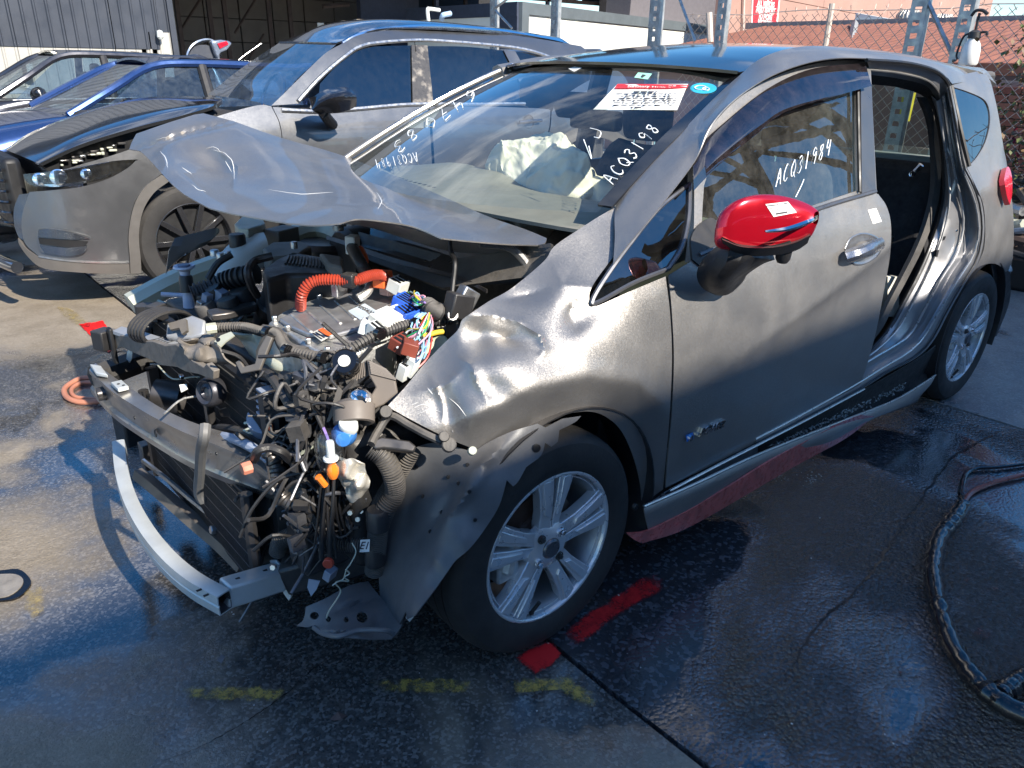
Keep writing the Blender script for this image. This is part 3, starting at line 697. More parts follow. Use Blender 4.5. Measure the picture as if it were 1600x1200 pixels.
def wsz(x, y):
    lo, hi = -.6, 1.6
    for _ in range(30):
        t = (lo+hi)/2; w_ = .638*(1-t)+.533*t; s_ = max(-1.1, min(1.1, y/w_)); xx = (.30-.22*(1-s_*s_))*(1-t)+(.99-.13*(1-s_*s_))*t
        if xx < x: lo = t
        else: hi = t
    zt = roofz(.99-.13*(1-s_*s_), .533*s_)-.012; return (1.088-.008*(1-s_*s_))*(1-t)+zt*t+.08*t*(1-t)
def frit(pts, wd, name='windscreen_frit'):
    mb = MB(); mb.sweep(pts, [(-wd, -.003), (wd, -.003), (wd, .003), (-wd, .003)]); return mb.build(name, blkg, ws)
frit([np.array(wsrow(t)[0])+np.array([0, -.008, .002]) for t in np.linspace(.03, 1, 12)], .022)
mb = MB(); mb.tube([np.array(wsrow(t)[-1])+np.array([0, .012, .012]) for t in np.linspace(-.05, 1.03, 12)], .010, n=8); mb.build('far_pillar', paint, CAR)
mb = MB(); mb.tube([np.array(wsrow(t)[-1])+np.array([0, .01, .018]) for t in np.linspace(-.05, 1.03, 12)], .004, n=8); mb.build('pillar_moulding', chrome, CAR)
# ------------------------------------------------------------------ jamb, sill, skirt (lofts between photographed lines)
def resamp(pl, n):
    q = cr_open([np.array(p, float) for p in pl], 6); d = [0.0]
    for a, b in zip(q[:-1], q[1:]): d.append(d[-1]+float(np.linalg.norm((b-a)[:2])))
    A = np.array(q); ts = np.linspace(0, d[-1], n)
    return [np.array([np.interp(t, d, A[:, k]) for k in range(A.shape[1])]) for t in ts]
def loft(name, lines, m, parent, n=40, thick=.003, ax='y', spl=0, **k):
    R_ = [[P(p[0], p[1], **{ax: p[2]}) for p in resamp(l, n)] for l in lines]
    if spl:
        cols = [cr_open([r[j] for r in R_], spl) for j in range(n)]; R_ = [[cols[j][i] for j in range(n)] for i in range(len(cols[0]))]
    V = [p for r in R_ for p in r]; F = []
    for i in range(len(R_)-1):
        for j in range(n-1):
            t = (i*n+j, i*n+j+1, (i+1)*n+j+1, (i+1)*n+j); F.append(t)
    s = 0
    for t in F:
        q = Vector(V[t[1]]-V[t[0]]).cross(Vector(V[t[2]]-V[t[0]])); s += 1 if q.dot(Vector(cc-V[t[0]])) > 0 else -1
    if s < 0: F = [t[::-1] for t in F]
    if thick: V, F = shell(V, F, thick)
    return mesh(name, V, F, m, parent, **k)
J0 = [(1486, 134, -.68), (1499, 200, -.72), (1511, 262, -.775), (1524, 288, -.805), (1535, 322, -.83), (1538, 365, -.848), (1529, 408, -.853), (1508, 443, -.853), (1483, 487, -.85), (1459, 532, -.845), (1432, 559, -.842), (1387, 583, -.838), (1340, 612, -.835), (1250, 660, -.832), (1184, 694, -.83)]
J1 = [(1481, 137, -.672), (1492, 200, -.712), (1503, 262, -.765), (1515, 292, -.795), (1526, 326, -.82), (1529, 365, -.84), (1520, 400, -.845), (1497, 436, -.845), (1473, 476, -.842), (1446, 522, -.838), (1421, 549, -.835), (1378, 575, -.83), (1333, 603, -.827), (1245, 652, -.826), (1180, 686, -.825)]
J2 = [(1477, 142, -.64), (1486, 200, -.68), (1496, 262, -.73), (1506, 297, -.76), (1514, 332, -.785), (1515, 365, -.80), (1506, 398, -.81), (1484, 432, -.81), (1461, 472, -.808), (1435, 516, -.80), (1409, 542, -.80), (1368, 567, -.80), (1325, 597, -.80), (1240, 645, -.80), (1176, 680, -.80)]
J3 = [(1474, 150, -.65), (1482, 205, -.68), (1490, 262, -.725), (1498, 297, -.755), (1505, 335, -.775), (1503, 370, -.79), (1492, 402, -.80), (1470, 436, -.80), (1450, 474, -.80), (1424, 520, -.795), (1398, 540, -.795), (1360, 562, -.795), (1320, 590, -.795), (1236, 640, -.795), (1173, 676, -.797)]
J4 = [(1464, 158, -.64), (1473, 210, -.67), (1481, 262, -.70), (1484, 300, -.73), (1480, 340, -.745), (1466, 388, -.755), (1448, 432, -.76), (1428, 470, -.765), (1412, 500, -.768), (1398, 520, -.77), (1372, 545, -.77), (1345, 565, -.77), (1310, 588, -.77), (1230, 636, -.77), (1170, 672, -.78)]
J5 = [(1455, 150, -.61), (1466, 185, -.63), (1473, 230, -.66), (1477, 290, -.70), (1470, 340, -.72), (1453, 388, -.735), (1434, 432, -.74), (1414, 470, -.745), (1398, 500, -.75), (1385, 520, -.75), (1360, 548, -.75), (1335, 566, -.75), (1300, 586, -.75), (1225, 630, -.755), (1168, 668, -.76)]
loft('door_jamb', [J0, J1, J2, J3, J4, J5], paint_in, CAR, spl=3, n=110)
def plt(name, L_, r, m, parent, off=0, n=40, **k):
    q = [P(p[0], p[1], y=p[2]+off) for p in resamp(L_, n)]; mb = MB(); mb.tube(q, r, n=6); return mb.build(name, m, parent, **k)
edgem = mat('highlight_panel_edge', (.55, .55, .55), rough=.3, metal=.7, coat=.3, var=.05)  # lighter than the body paint; edge highlights put into the colour
plt('jamb_flange', J1, .0045, edgem, CAR, -.004); plt('jamb_seal', [(a-4, b, c) for a, b, c in J0], .0035, seal, CAR, -.003)
plt('jamb_flange', J3, .005, edgem, CAR, -.006); plt('jamb_flange', J4, .0045, edgem, CAR, -.004)
plt('opening_seal', J5, .011, seal, CAR, .004)
J6 = [(1438, 152, -.58), (1452, 185, -.60), (1459, 230, -.62), (1460, 290, -.66), (1450, 340, -.68), (1432, 388, -.70), (1410, 432, -.70), (1390, 470, -.71), (1376, 500, -.72), (1364, 520, -.72), (1340, 548, -.72), (1318, 566, -.72), (1285, 586, -.72)]
loft('pillar_lining', [[(a+10, b, c-.01) for a, b, c in J6], J6], dustblk, CAR, thick=.02)
# striker and latch plates
mb = MB(); c = P(1492, 364, y=-.765); mb.box(c, (.05, .006, .055)); mb.box(c+np.array([0, -.008, .013]), (.042, .008, .010)); mb.box(c+np.array([0, -.008, -.014]), (.042, .008, .010)); mb.box(c+np.array([.018, -.012, 0]), (.008, .014, .035)); mb.build('door_striker', chrome, CAR, bevel=.002)
mb = MB(); c = P(1463, 396, y=-.76); mb.box(c, (.02, .01, .03)); c = P(1474, 372, y=-.755); mb.box(c, (.022, .01, .016)); mb.build('door_hinge', seal, CAR, bevel=.002)
# top of the rear door opening
T0 = [(1354, 94, -.645), (1412, 98, -.65), (1455, 108, -.655), (1476, 122, -.66), (1484, 137, -.67)]
T1 = [(1357, 101, -.63), (1412, 105, -.635), (1452, 116, -.64), (1470, 130, -.65), (1477, 145, -.65)]
T2 = [(1359, 109, -.62), (1405, 114, -.625), (1445, 124, -.63), (1463, 138, -.64), (1470, 155, -.64)]
T3 = [(1361, 117, -.61), (1400, 122, -.61), (1440, 131, -.61), (1455, 142, -.61), (1462, 162, -.61)]
loft('roof_jamb', [T0, T1, T2, T3], paint_in, CAR, spl=2, n=24)
plt('roof_seal', T0, .007, seal, CAR, -.003, 20); plt('jamb_flange', T2, .004, paint, CAR, -.004, 20)
loft('headliner_edge', [T3, [(1362, 132, -.55), (1400, 136, -.55), (1435, 146, -.55), (1448, 158, -.55), (1455, 178, -.55)]], fab, CAR, n=20, thick=.02)
# --- sill, skirt and its red strip
K0 = [(1462, 586, -.845), (1400, 624, -.85), (1320, 656, -.853), (1184, 710, -.855), (1090, 754, -.855), (1006, 791, -.85)]
K1 = [(1455, 600, -.85), (1410, 634, -.86), (1330, 664, -.866), (1190, 722, -.868), (1095, 768, -.868), (1008, 806, -.862)]
K2 = [(1442, 614, -.84), (1425, 630, -.852), (1350, 662, -.86), (1200, 748, -.855), (1100, 800, -.852), (1014, 832, -.85)]
loft('side_skirt', [[(a, b-1, c+.03) for a, b, c in K0], K0, K1, K2], paint, CAR, spl=3, n=40, thick=.003)
plt('skirt_edge', K0, .004, edgem, CAR, -.004)
sheetp('skirt_tail', [(1462, 586, 1), (1445, 606), (1434, 628, 1), (1400, 642), (1368, 652, 1), (1330, 664, 1), (1400, 626)], [(1462, 586, -.84), (1434, 628, -.83), (1368, 652, -.85), (1330, 664, -.855)], dgm, CAR, sp=14)
sheetp('skirt_strip', [(980, 834, 1), (1016, 828), (1100, 784), (1200, 722), (1280, 678), (1336, 652), (1366, 650, 1), (1320, 686), (1240, 730), (1080, 822), (1004, 849, 1), (990, 843)],
       [(980, 834, -.83), (1016, 828, -.858), (1200, 722, -.874), (1366, 650, -.865), (1320, 686, -.858), (1080, 822, -.855), (1004, 849, -.845), (1150, 765, -.872)], redk, CAR, sp=10, thick=.006)
loft('sill_channel', [[(1184, 694, -.82), (1340, 614, -.82), (1432, 562, -.83), (1462, 540, -.83)], [(1190, 708, -.79), (1330, 644, -.79), (1410, 606, -.79), (1460, 575, -.79)], [(1180, 716, -.80), (1320, 662, -.80), (1400, 630, -.80), (1462, 590, -.80)]], mat('dirty_underbody', (.03, .03, .03), rough=.7, var=.5, vscale=30, bump=.5, dust=.3), CAR, n=20)
loft('sill_panel', [[(1184, 693, -.835), (1110, 732, -.835), (1046, 766, -.83), (1036, 774, -.825)], [(1184, 708, -.82), (1110, 742, -.82), (1050, 772, -.82), (1010, 790, -.82)], [(1190, 716, -.82), (1095, 762, -.82), (1010, 797, -.82), (1006, 797, -.82)]], paint_in, CAR, n=20)
plt('sill_edge', [(1350, 608, -.842), (1262, 655, -.842), (1184, 695, -.842), (1110, 733, -.84), (1046, 767, -.838)], .0045, edgem, CAR)
random.seed(11); mb = MB()
for i in range(420):
    t = random.random(); u = 1200+t*215; v = 700-t*98+random.gauss(0, 3.4)
    c = P(u, v, y=-.80); s = random.uniform(.002, .007); e = Matrix.Rotation(random.uniform(0, 6), 3, Vector((random.random(), random.random(), random.random())).normalized())
    mb.box(c, (s, s*.8, s*.6), e)
tag(mb.build('glass_crumbs', mat('shattered_glass', (.35, .36, .34), rough=.15, var=.9, vscale=90), CAR, smooth=False), kind='stuff')
for u, v, y in [(1036, 690+86, -.84), (1434, 576, -.80), (992, 792, -.835)]:
    mb = MB(); mb.lathe([(0, -.006), (.008, -.006), (.010, 0), (.010, .004)], P(u, v, y=y), n=12); mb.build('trim_clip', blk, CAR)
# underbody and cabin floor
ub = mat('dirty_underbody')
mb = MB(); mb.box((1.6, 0, .21), (2.3, 1.5, .06)); mb.build('floor_pan', ub, CAR, bevel=.02)
for s_ in (-1, 1):
    mb = MB(); mb.box((1.45, s_*.74, .27), (2.1, .1, .14)); mb.build('sill_beam', dgm, CAR, bevel=.02)
mb = MB(); mb.box((.34, 0, .58), (.05, 1.36, .74)); mb.build('bulkhead', dustblk, CAR, bevel=.01)
carpet = fab
mb = MB(); mb.box((1.6, 0, .26), (2.2, 1.36, .04)); mb.build('carpet', carpet, CAR)
# dashboard with defroster slots
dr = []
for x, z in [(.22, 1.03), (.40, 1.045), (.62, 1.03), (.76, .98), (.80, .90), (.78, .70), (.70, .55)]:
    dr.append([(x+.06*(y/.6)**2, y, z+(.035 if y > .15 and y < .6 and .5 < x < .79 else 0)+.0) for y in np.linspace(-.66, .66, 9)])
dash = grid('dashboard', dr, dashm, CAR, nu=4, nv=3, thick=.01)
for i in range(26):
    if i in (12, 13): continue
    y = .50-i*.032
    mb = MB(); mb.box((.36+.06*(y/.6)**2, y, 1.0475), (.05, .012, .006), Matrix.Rotation(.1, 3, 'Z')); mb.build('defroster_slot', seal, dash)
mb = MB(); mb.lathe([(0, .004), (.012, .004), (.02, 0)], (.45, -.40, 1.05), axis=(0, 0, 1), n=14); mb.build('sun_sensor', blk, dash)
# steering wheel with burst airbag
stw = MB(); cst = Vector((.93, .37, .93)); axs = Vector((.86, 0, .5)).normalized(); a_ = Vector((0, 1, 0)); b_ = axs.cross(a_)
stw.tube([cst+(a_*math.cos(t)+b_*math.sin(t))*.185 for t in np.linspace(0, 2*PI, 33)], .014, n=8, caps=False)
for t in (0, PI, -PI/2): stw.tube([cst, cst+(a_*math.cos(t)+b_*math.sin(t))*.18], .016, n=6)
stw.tube([cst-axs*.02, cst-axs*.25], .05, n=10)
stg = stw.build('steering_wheel', blk, CAR)
def crumple(name, rows, cols, f, m, parent, amp, sc_, seed, thick=0):
    V = []
    for i in range(rows+1):
        for j in range(cols):
            p = Vector(f(i/rows, j/cols)); d = noise.noise_vector(p*sc_+Vector((seed, 0, 0))); r = noise.ridged_multi_fractal(p*sc_*1.3+Vector((seed, 3, 1)), 1.0, 2.1, 3, 1.0, 2.0)
            r2 = noise.ridged_multi_fractal(p*sc_*2.2+Vector((seed, 9, 1)), 1.0, 2.1, 3, 1.0, 2.0); V.append(p+d*amp+Vector((-.4, -.5, .8))*((r-1)*amp*.45+(r2-1)*amp*.22))
    F = [(i*cols+j, i*cols+(j+1) % cols, (i+1)*cols+(j+1) % cols, (i+1)*cols+j) for i in range(rows) for j in range(cols)]
    return mesh(name, V, F, m, parent, ang=60)
def bagf(a, b):
    t = a*PI; ph = b*2*PI; r = math.sin(t)**.7; 
    c = Vector((.80, .10, 1.045)); return c+Vector((.16*r*math.cos(ph), .25*r*math.sin(ph)+.02, .155*math.cos(t)-.02))+Vector((0, 0, .05*math.sin(ph*3)))*r
crumple('airbag', 110, 150, bagf, bagm, CAR, .038, 10, 2)
def bag2(a, b):
    t = a*PI; ph = b*2*PI; r = math.sin(t)**.8
    return Vector((.88, -.04, .99))+Vector((.09*r*math.cos(ph), .12*r*math.sin(ph), .08*math.cos(t)))
crumple('airbag_fold', 40, 50, bag2, bagm, CAR, .05, 8, 7)
# seats
def seat(y, dx=0, name='front_seat'):
    b = MB(); b.box((1.28+dx, y, .50), (.50, .50, .16), Matrix.Rotation(-.12, 3, 'Y')); s_ = b.build(name, fab, CAR, bevel=.05, seg=4)
    rows = []
    for z, x, w_, d in [(.50, 1.48, .24, .08), (.70, 1.53, .26, .09), (.90, 1.58, .25, .08), (1.05, 1.62, .20, .06), (1.10, 1.63, .14, .04)]:
        rows.append([(x+dx+d*math.cos(t), y+w_*math.sin(t)*(1 if abs(math.sin(t)) < .9 else .97), z+.02*math.sin(t)**2) for t in np.linspace(-PI, PI, 17)])
    grid('backrest', rows, fab, s_, nu=2, nv=4)
    rows = []
    for z, w_, d in [(1.12, .05, .02), (1.13, .12, .05), (1.22, .14, .055), (1.31, .12, .05), (1.33, .05, .02)]:
        rows.append([(1.66+dx+d*math.cos(t), y+w_*math.sin(t), z) for t in np.linspace(-PI, PI, 17)])
    grid('headrest', rows, fab, s_, nu=2, nv=4)
    b = MB(); b.tube([(1.64+dx, y-.06, 1.0), (1.66+dx, y-.06, 1.2)], .006); b.tube([(1.64+dx, y+.06, 1.0), (1.66+dx, y+.06, 1.2)], .006); b.build('headrest_post', chrome, s_)
    return s_
seat(.37); seat(-.37, -.02)
mb = MB(); mb.box((2.18, 0, .50), (.5, 1.24, .18)); rs = mb.build('rear_seat', fab, CAR, bevel=.05, seg=3)
mb = MB(); mb.box((2.45, 0, .78), (.16, 1.28, .56), Matrix.Rotation(.22, 3, 'Y')); mb.build('backrest', fab, rs, bevel=.05, seg=3)
c = P(1430, 268, x=2.36); mb = MB(); mb.tube([c, c+np.array([.0, -.02, .03])], .012, n=8); mb.lathe([(0, 0), (.012, 0), (.014, .004), (.014, .012)], c+np.array([0, .005, -.01]), axis=(-1, 0, 0), n=12); mb.build('seat_latch', chrome, rs)
mb = MB(); mb.box((2.34, -.3, .93), (.02, .06, .05)); mb.build('child_seat_anchor', dashm, rs, bevel=.01)
# beige seat side cover seen at the door's rear edge
grid('seat_side_cover', [[P(1376+dx_, v, y=-.62) for dx_ in (0, 8, 16, 18)] for v in (430, 445, 475, 492)], bagm, CAR, thick=.03)
# tail structure, tailgate and far side
mb = MB(); mb.box((3.02, 0, 1.0), (.08, 1.16, .07)); mb.build('tailgate_lining', mat('light_grey_lining', (.55, .56, .50), rough=.6, var=.05), CAR, bevel=.01)
mb = MB(); mb.box((2.98, 0, 1.40), (.3, 1.0, .06)); mb.box((2.95, -.50, 1.2), (.10, .06, .4)); mb.box((2.95, .50, 1.2), (.10, .06, .4)); mb.box((3.1, 0, .70), (.12, 1.3, .52)); mb.build('tailgate', dustblk, CAR, bevel=.02)
mb = MB(); mb.add([(3.06, -.56, 1.02), (3.06, .56, 1.02), (2.98, .52, 1.38), (2.98, -.52, 1.38)], [(0, 1, 2, 3)]); mb.build('rear_window', glassd if False else glassw, CAR, smooth=False)
# body seen from inside: rear inner wings, headlining
for y_ in (-.6, .7):
    mb = MB(); mb.box((2.75, y_, .62), (.62, .04, .66)); mb.build('inner_wing', fab, CAR, bevel=.02)
grid('headlining', [[(x, t*.54, roofz(x, t*.54)-.03) for t in np.linspace(-1, 1, 7)] for x in (.98, 1.3, 1.8, 2.4, 2.9)], mat('headliner_cloth', (.06, .06, .06), rough=.95), CAR, thick=.01)
mb = MB(); mb.tube([(.95, .56, 1.39), (1.3, .60, 1.43), (1.8, .60, 1.44), (2.4, .58, 1.42), (2.9, .54, 1.36)], .035, n=8, spl=4); mb.build('far_roof_rail', paint, CAR)
mb = MB(); mb.tube([(1.62, .62, 1.42), (1.60, .70, 1.05), (1.58, .74, .6), (1.58, .74, .3)], .045, n=8, spl=4); mb.build('centre_pillar', dustblk, CAR)
FS = Side(XS, ZS, [[-v for v in r] for r in ROWS], 7, 3)
def farpanel(name, xz, m, sp=.08, off=0):
    vs, T = cdt(xz, [], sp); V = [(v.x, FS.f(v.x, v.y)+off, v.y) for v in vs]; V, T = shell(V, T, .01)
    return mesh(name, V, T, m, CAR)
farpanel('far_rear_door', [(1.62, .3), (2.2, .3), (2.35, .5), (2.45, .75), (2.42, 1.0), (1.6, .98)], paint)
farpanel('far_rear_quarter', [(2.35, .3), (2.45, .75), (2.42, 1.0), (2.6, 1.05), (2.9, 1.1), (2.85, 1.38), (3.0, 1.36), (3.2, 1.0), (3.28, .5), (3.1, .4)], paint)
# rear bumper and lamp side
grid('rear_bumper', [[P(1572, 425, y=-.77), P(1581, 418, y=-.73), (3.30, -.6, .62), (3.36, -.3, .62), (3.38, 0, .62)], [P(1578, 440, y=-.76)+np.array([0, 0, -.03]), (3.2, -.72, .5), (3.3, -.6, .45), (3.36, -.3, .42), (3.38, 0, .42)], [(3.06, -.76, .32), (3.16, -.70, .30), (3.25, -.58, .28), (3.3, -.3, .27), (3.32, 0, .27)]], paint, CAR, thick=.004)
grid('mud_flap', [[P(1545, 412, y=-.80), P(1560, 414, y=-.80), P(1575, 425, y=-.79)], [P(1553, 470, y=-.79), P(1566, 470, y=-.785), P(1574, 470, y=-.78)], [P(1545, 522, y=-.79), P(1550, 525, y=-.785), P(1554, 524, y=-.78)]], blk, CAR, thick=.01)
# wheel housings
def arch(xc, zc, r, a0, a1, y0, y1, name, m, n=22):
    V = []; 
    for t in np.linspace(a0, a1, n):
        for y in np.linspace(y0, y1, 5): V.append((xc+r*math.cos(t), y, zc+r*math.sin(t)))
    F = [(i*5+j, i*5+j+1, (i+1)*5+j+1, (i+1)*5+j) for i in range(n-1) for j in range(4)]
    V, F = shell([Vector(v) for v in V], F, .004)
    return mesh(name, V, F, m, CAR)
arch(0.02, .33, .355, math.radians(-25), math.radians(128), -.845, -.50, 'wheel_arch_liner', blk)
arch(2.6, .32, .345, math.radians(-20), math.radians(200), -.84, -.50, 'wheel_arch_liner', blk)
for a_, b_ in (((.12, -.50, .55), (.5, .02, .55)), ((2.6, -.50, .45), (.7, .02, .6))):
    mb = MB(); mb.box(a_, b_); mb.build('inner_wing', dustblk, CAR, bevel=.01)
# --- wheels
def wheel(xc, yc, zc, name='wheel'):
    c = np.array([xc, yc, zc])   # yc: outer lip plane
    mb = MB(); mb.lathe([(.196, .004), (.190, .012), (.182, .03), (.176, .07), (.178, .15), (.19, .17), (.2, .175)], c, n=64)
    w_ = mb.build(name, mat('wheel_barrel_grey', (.30, .31, .33), rough=.45, metal=.6, var=.2, dust=.2), CAR)
    pf = [(.2045, .000), (.212, -.004), (.225, -.010), (.262, -.012), (.285, -.006), (.298, .006), (.303, .018)]
    for g_ in (.045, .085, .125): pf += [(.3065, g_-.006), (.3065, g_-.003), (.298, g_-.002), (.298, g_+.002), (.3065, g_+.003)]
    pf += [(.303, .16), (.295, .175), (.27, .188), (.22, .18), (.2, .172)]
    mb = MB(); mb.lathe(pf, c, n=96); ty = mb.build('tyre', rub, w_, ang=25)
    mb = MB(); mb.lathe([(.2, .006), (.209, .003), (.2105, -.003), (.207, -.006), (.2015, -.004), (.197, .006), (.190, .010)], c, n=80)
    # hub face and five split spokes
    mb.lathe([(0, -.002), (.034, -.002), (.040, .000), (.056, .004), (.066, .012), (.072, .03), (.05, .045), (0, .045)], c, n=40)
    def sp(poly, a, t0=.0, th=.03):
        m_ = Matrix.Rotation(0, 3, 'Y'); V = []; 
        for k in (0, 1):
            for r_, l_, dd in poly:
                x = r_*math.cos(a)-l_*math.sin(a); z = r_*math.sin(a)+l_*math.cos(a); V.append(c+np.array([x, dd+k*th+t0, z]))
        n = len(poly); mb.add(V, [tuple(range(n)), tuple(range(2*n-1, n-1, -1))]+[(i, (i+1) % n, n+(i+1) % n, n+i) for i in range(n)])
    for k in range(5):
        a = math.radians(86+72*k)
        for s_ in (1, -1):
            sp([(.05, s_*.001, .004), (.09, s_*.003, .003), (.14, s_*.006, .000), (.197, s_*.009, .000), (.199, s_*.034, .000), (.197, s_*.062, .001), (.15, s_*.049, .002), (.10, s_*.038, .007), (.06, s_*.034, .014), (.04, s_*.03, .014)], a)
            sp([(.09, s_*.012, -.001), (.14, s_*.016, -.004), (.196, s_*.022, -.003), (.197, s_*.048, -.003), (.15, s_*.038, -.004), (.10, s_*.028, -.001)], a, th=.01)
    mb.build('rim', alloy, w_, bevel=.0025, seg=2, ang=30)
    for k in range(4):
        a = math.radians(40+90*k); q = c+np.array([.05*math.cos(a), -.004, .05*math.sin(a)])
        mb = MB(); mb.lathe([(0, -.006), (.0065, -.006), (.0075, .0), (.0075, .01)], q, n=6); mb.lathe([(.009, .002), (.012, .001), (.012, .006)], q, n=16); mb.build('lug_nut', chrome if k % 2 == 0 else dgm, w_)
    mb = MB(); mb.lathe([(0, -.010), (.022, -.010), (.026, -.007), (.029, -.002), (.029, .004)], c, n=28); mb.build('centre_cap', mat('cap_grey', (.12, .12, .13), rough=.3, metal=.6), w_)
    mb = MB(); mb.tube([c+np.array([.188*math.cos(t), .004, .188*math.sin(t)]) for t in (math.radians(252), math.radians(254))], .006); p = c+np.array([.18*math.cos(4.4), .0, .18*math.sin(4.4)]); mb.tube([p, p*1.0+np.array([.012, -.012, .03])], .005); mb.build('valve', seal, w_)
    mb = MB(); mb.lathe([(.07, .055), (.13, .055), (.13, .075), (.07, .075)], c, n=48, closedprof=True); mb.lathe([(0, .04), (.075, .045), (.08, .06), (.08, .075)], c, n=32); mb.build('brake_disc', mat('rusty_iron', (.10, .06, .045), rough=.6, metal=.5, col2=(.22, .2, .18)), w_)
    mb = MB(); mb.box(c+np.array([-.115, .06, .0]), (.07, .07, .13)); mb.tube([c+np.array([-.10, .03, .05]), c+np.array([-.12, .03, -.04])], .022); mb.build('brake_caliper', castal, w_, bevel=.01)
    return w_
wheel(0, -.825, .305); wheel(2.6, -.825, .305)
for x_ in (0, 2.6):
    mb = MB(); mb.lathe([(.2, .0), (.225, -.01), (.285, -.006), (.303, .018), (.303, .16), (.27, .188), (.2, .172), (.05, .1), (.05, .05), (.2, .03)], (x_, .64, .305), n=48, closedprof=True); mb.build('wheel', rub, CAR)
# --- door mirror
MC = np.array([.62, -.98, 1.09])
def mir_rows():
    R_ = []
    # sections along the housing from inner (left) end to outer tip, as photographed outline at depths
    secs = [((1128, 372), (1128, 345), -.93, .020), ((1133, 388), (1143, 322), -.955, .055), ((1165, 391), (1172, 306), -.985, .075), ((1200, 391), (1205, 304), -1.01, .08),
            ((1235, 385), (1240, 311), -1.035, .072), ((1262, 373), (1265, 321), -1.06, .055), ((1276, 350), (1278, 330), -1.075, .02)]
    for (lo, hi, y, d) in secs:
        L_ = P(*lo, y=y); H_ = P(*hi, y=y+.01); c = (L_+H_)/2; h = (H_-L_)/2; r = []
        for t in np.linspace(0, 2*PI, 17):
            # front bulges towards -x (travel direction)
            pw_ = lambda q: math.copysign(abs(q)**.72, q)
            r.append(c+h*pw_(math.sin(t))+np.array([-1.0, .1, 0])*d*pw_(math.cos(t))*(.8 if math.cos(t) > 0 else .3))
        R_.append(r)
    return R_
mr_ = mir_rows()
mir = grid('mirror_cap', mr_, redp, door, nu=2, nv=5)
loR = [(1128, 374), (1160, 386), (1205, 387), (1240, 380), (1266, 368)]; hiR = [(1130, 384), (1160, 399), (1207, 399), (1243, 392), (1262, 380)]
loft('mirror_underside', [[(u, v-4, y) for (u, v), y in zip(loR, (-.96, -.99, -1.02, -1.045, -1.065))], [(u, v, y) for (u, v), y in zip(loR, (-.975, -1.01, -1.035, -1.055, -1.07))], [(u, v, y) for (u, v), y in zip(hiR, (-.96, -.99, -1.02, -1.04, -1.06))]], blk, mir, n=20, thick=.012)
loft('indicator_lens', [[(1196, 360, -1.085), (1230, 354, -1.10), (1262, 343, -1.105), (1278, 336, -1.09)], [(1196, 362, -1.09), (1232, 358, -1.108), (1262, 348, -1.112), (1278, 341, -1.093)], [(1198, 364, -1.085), (1232, 361, -1.10), (1262, 351, -1.105), (1278, 343, -1.088)]], chrome, mir, n=24, thick=.004)
mb = MB(); c = P(1224, 398, y=-1.01); mb.lathe([(0, -.02), (.012, -.02), (.018, -.01), (.02, .01)], c, axis=(0, 0, 1), n=16); mb.build('mirror_camera', blk, mir)
arm = [[(1128, 398, -.93), (1170, 393, -.96), (1200, 392, -.98)], [(1105, 428, -.90), (1135, 412, -.95), (1180, 402, -.98)], [(1100, 436, -.875), (1125, 440, -.93), (1152, 410, -.95)], [(1108, 446, -.87), (1130, 452, -.90), (1148, 440, -.88)]]
V = [P(*p[:2], y=p[2]) for p in [(1132, 392, -.95), (1200, 392, -1.0), (1208, 397, -.98), (1180, 402, -.965), (1163, 412, -.93), (1150, 438, -.875), (1135, 450, -.865), (1118, 447, -.862), (1100, 437, -.862), (1098, 422, -.865), (1105, 412, -.88)]]
grid('mirror_arm', [[P(1128, 394, y=-.90), P(1150, 392, y=-.97), P(1180, 392, y=-.985), P(1207, 394, y=-.97)], [P(1112, 408, y=-.89), P(1140, 402, y=-.965), P(1165, 402, y=-.965), P(1186, 402, y=-.94)], [P(1100, 424, y=-.87), P(1122, 424, y=-.93), P(1142, 424, y=-.93), P(1160, 420, y=-.885)], [P(1102, 438, y=-.862), P(1118, 442, y=-.89), P(1136, 440, y=-.89), P(1151, 434, y=-.865)], [P(1118, 449, y=-.862), P(1124, 450, y=-.865), P(1130, 451, y=-.865), P(1136, 449, y=-.862)]], blk, mir, nu=4, nv=4, thick=.02)
S2.panel('mirror_base', [(1082, 405, 1), (1080, 372), (1092, 352), (1110, 340), (1120, 345, 1), (1126, 380), (1125, 400, 1), (1095, 416, 1)], blk, mir, sp=.03, thick=.006, off=-.006)
def decal(name, px, m, parent, SS=None, pts=None, off=-.002, thick=.0006):
    q = [SS.hit(u, v, off=off) for u, v in px] if SS else pts
    mb = MB(); mb.prism(q, Vector(np.array(cc)-q[0]).normalized()*thick); return mb.build(name, m, parent, smooth=False)
# labels
def meshdecal(name, px, target, m, parent, lift=.0015, n=6):
    """small label that follows the surface of an object: corners given as pixels"""
    dg = None
    from mathutils.bvhtree import BVHTree
    me = target.data; off = wld(target)
    bv = BVHTree.FromPolygons([v.co+off for v in me.vertices], [list(p.vertices) for p in me.polygons])
    a, b, c_, d_ = [np.array(p, float) for p in px]; V = []
    for i in range(n+1):
        for j in range(n+1):
            s_, t = i/n, j/n; q = (a*(1-s_)+b*s_)*(1-t)+(d_*(1-s_)+c_*s_)*t
            dr_ = Vector(ray(*q)).normalized(); h = bv.ray_cast(Vector(cc), dr_)
            if h[0] is None: return None
            V.append(h[0]-dr_*lift)
    F = [(i*(n+1)+j, i*(n+1)+j+1, (i+1)*(n+1)+j+1, (i+1)*(n+1)+j) for i in range(n) for j in range(n)]
    return mesh(name, V, F, m, parent)
lb = meshdecal('paper_label', [(1196, 319), (1231, 315), (1245, 332), (1209, 339)], mir, labelw, mir)
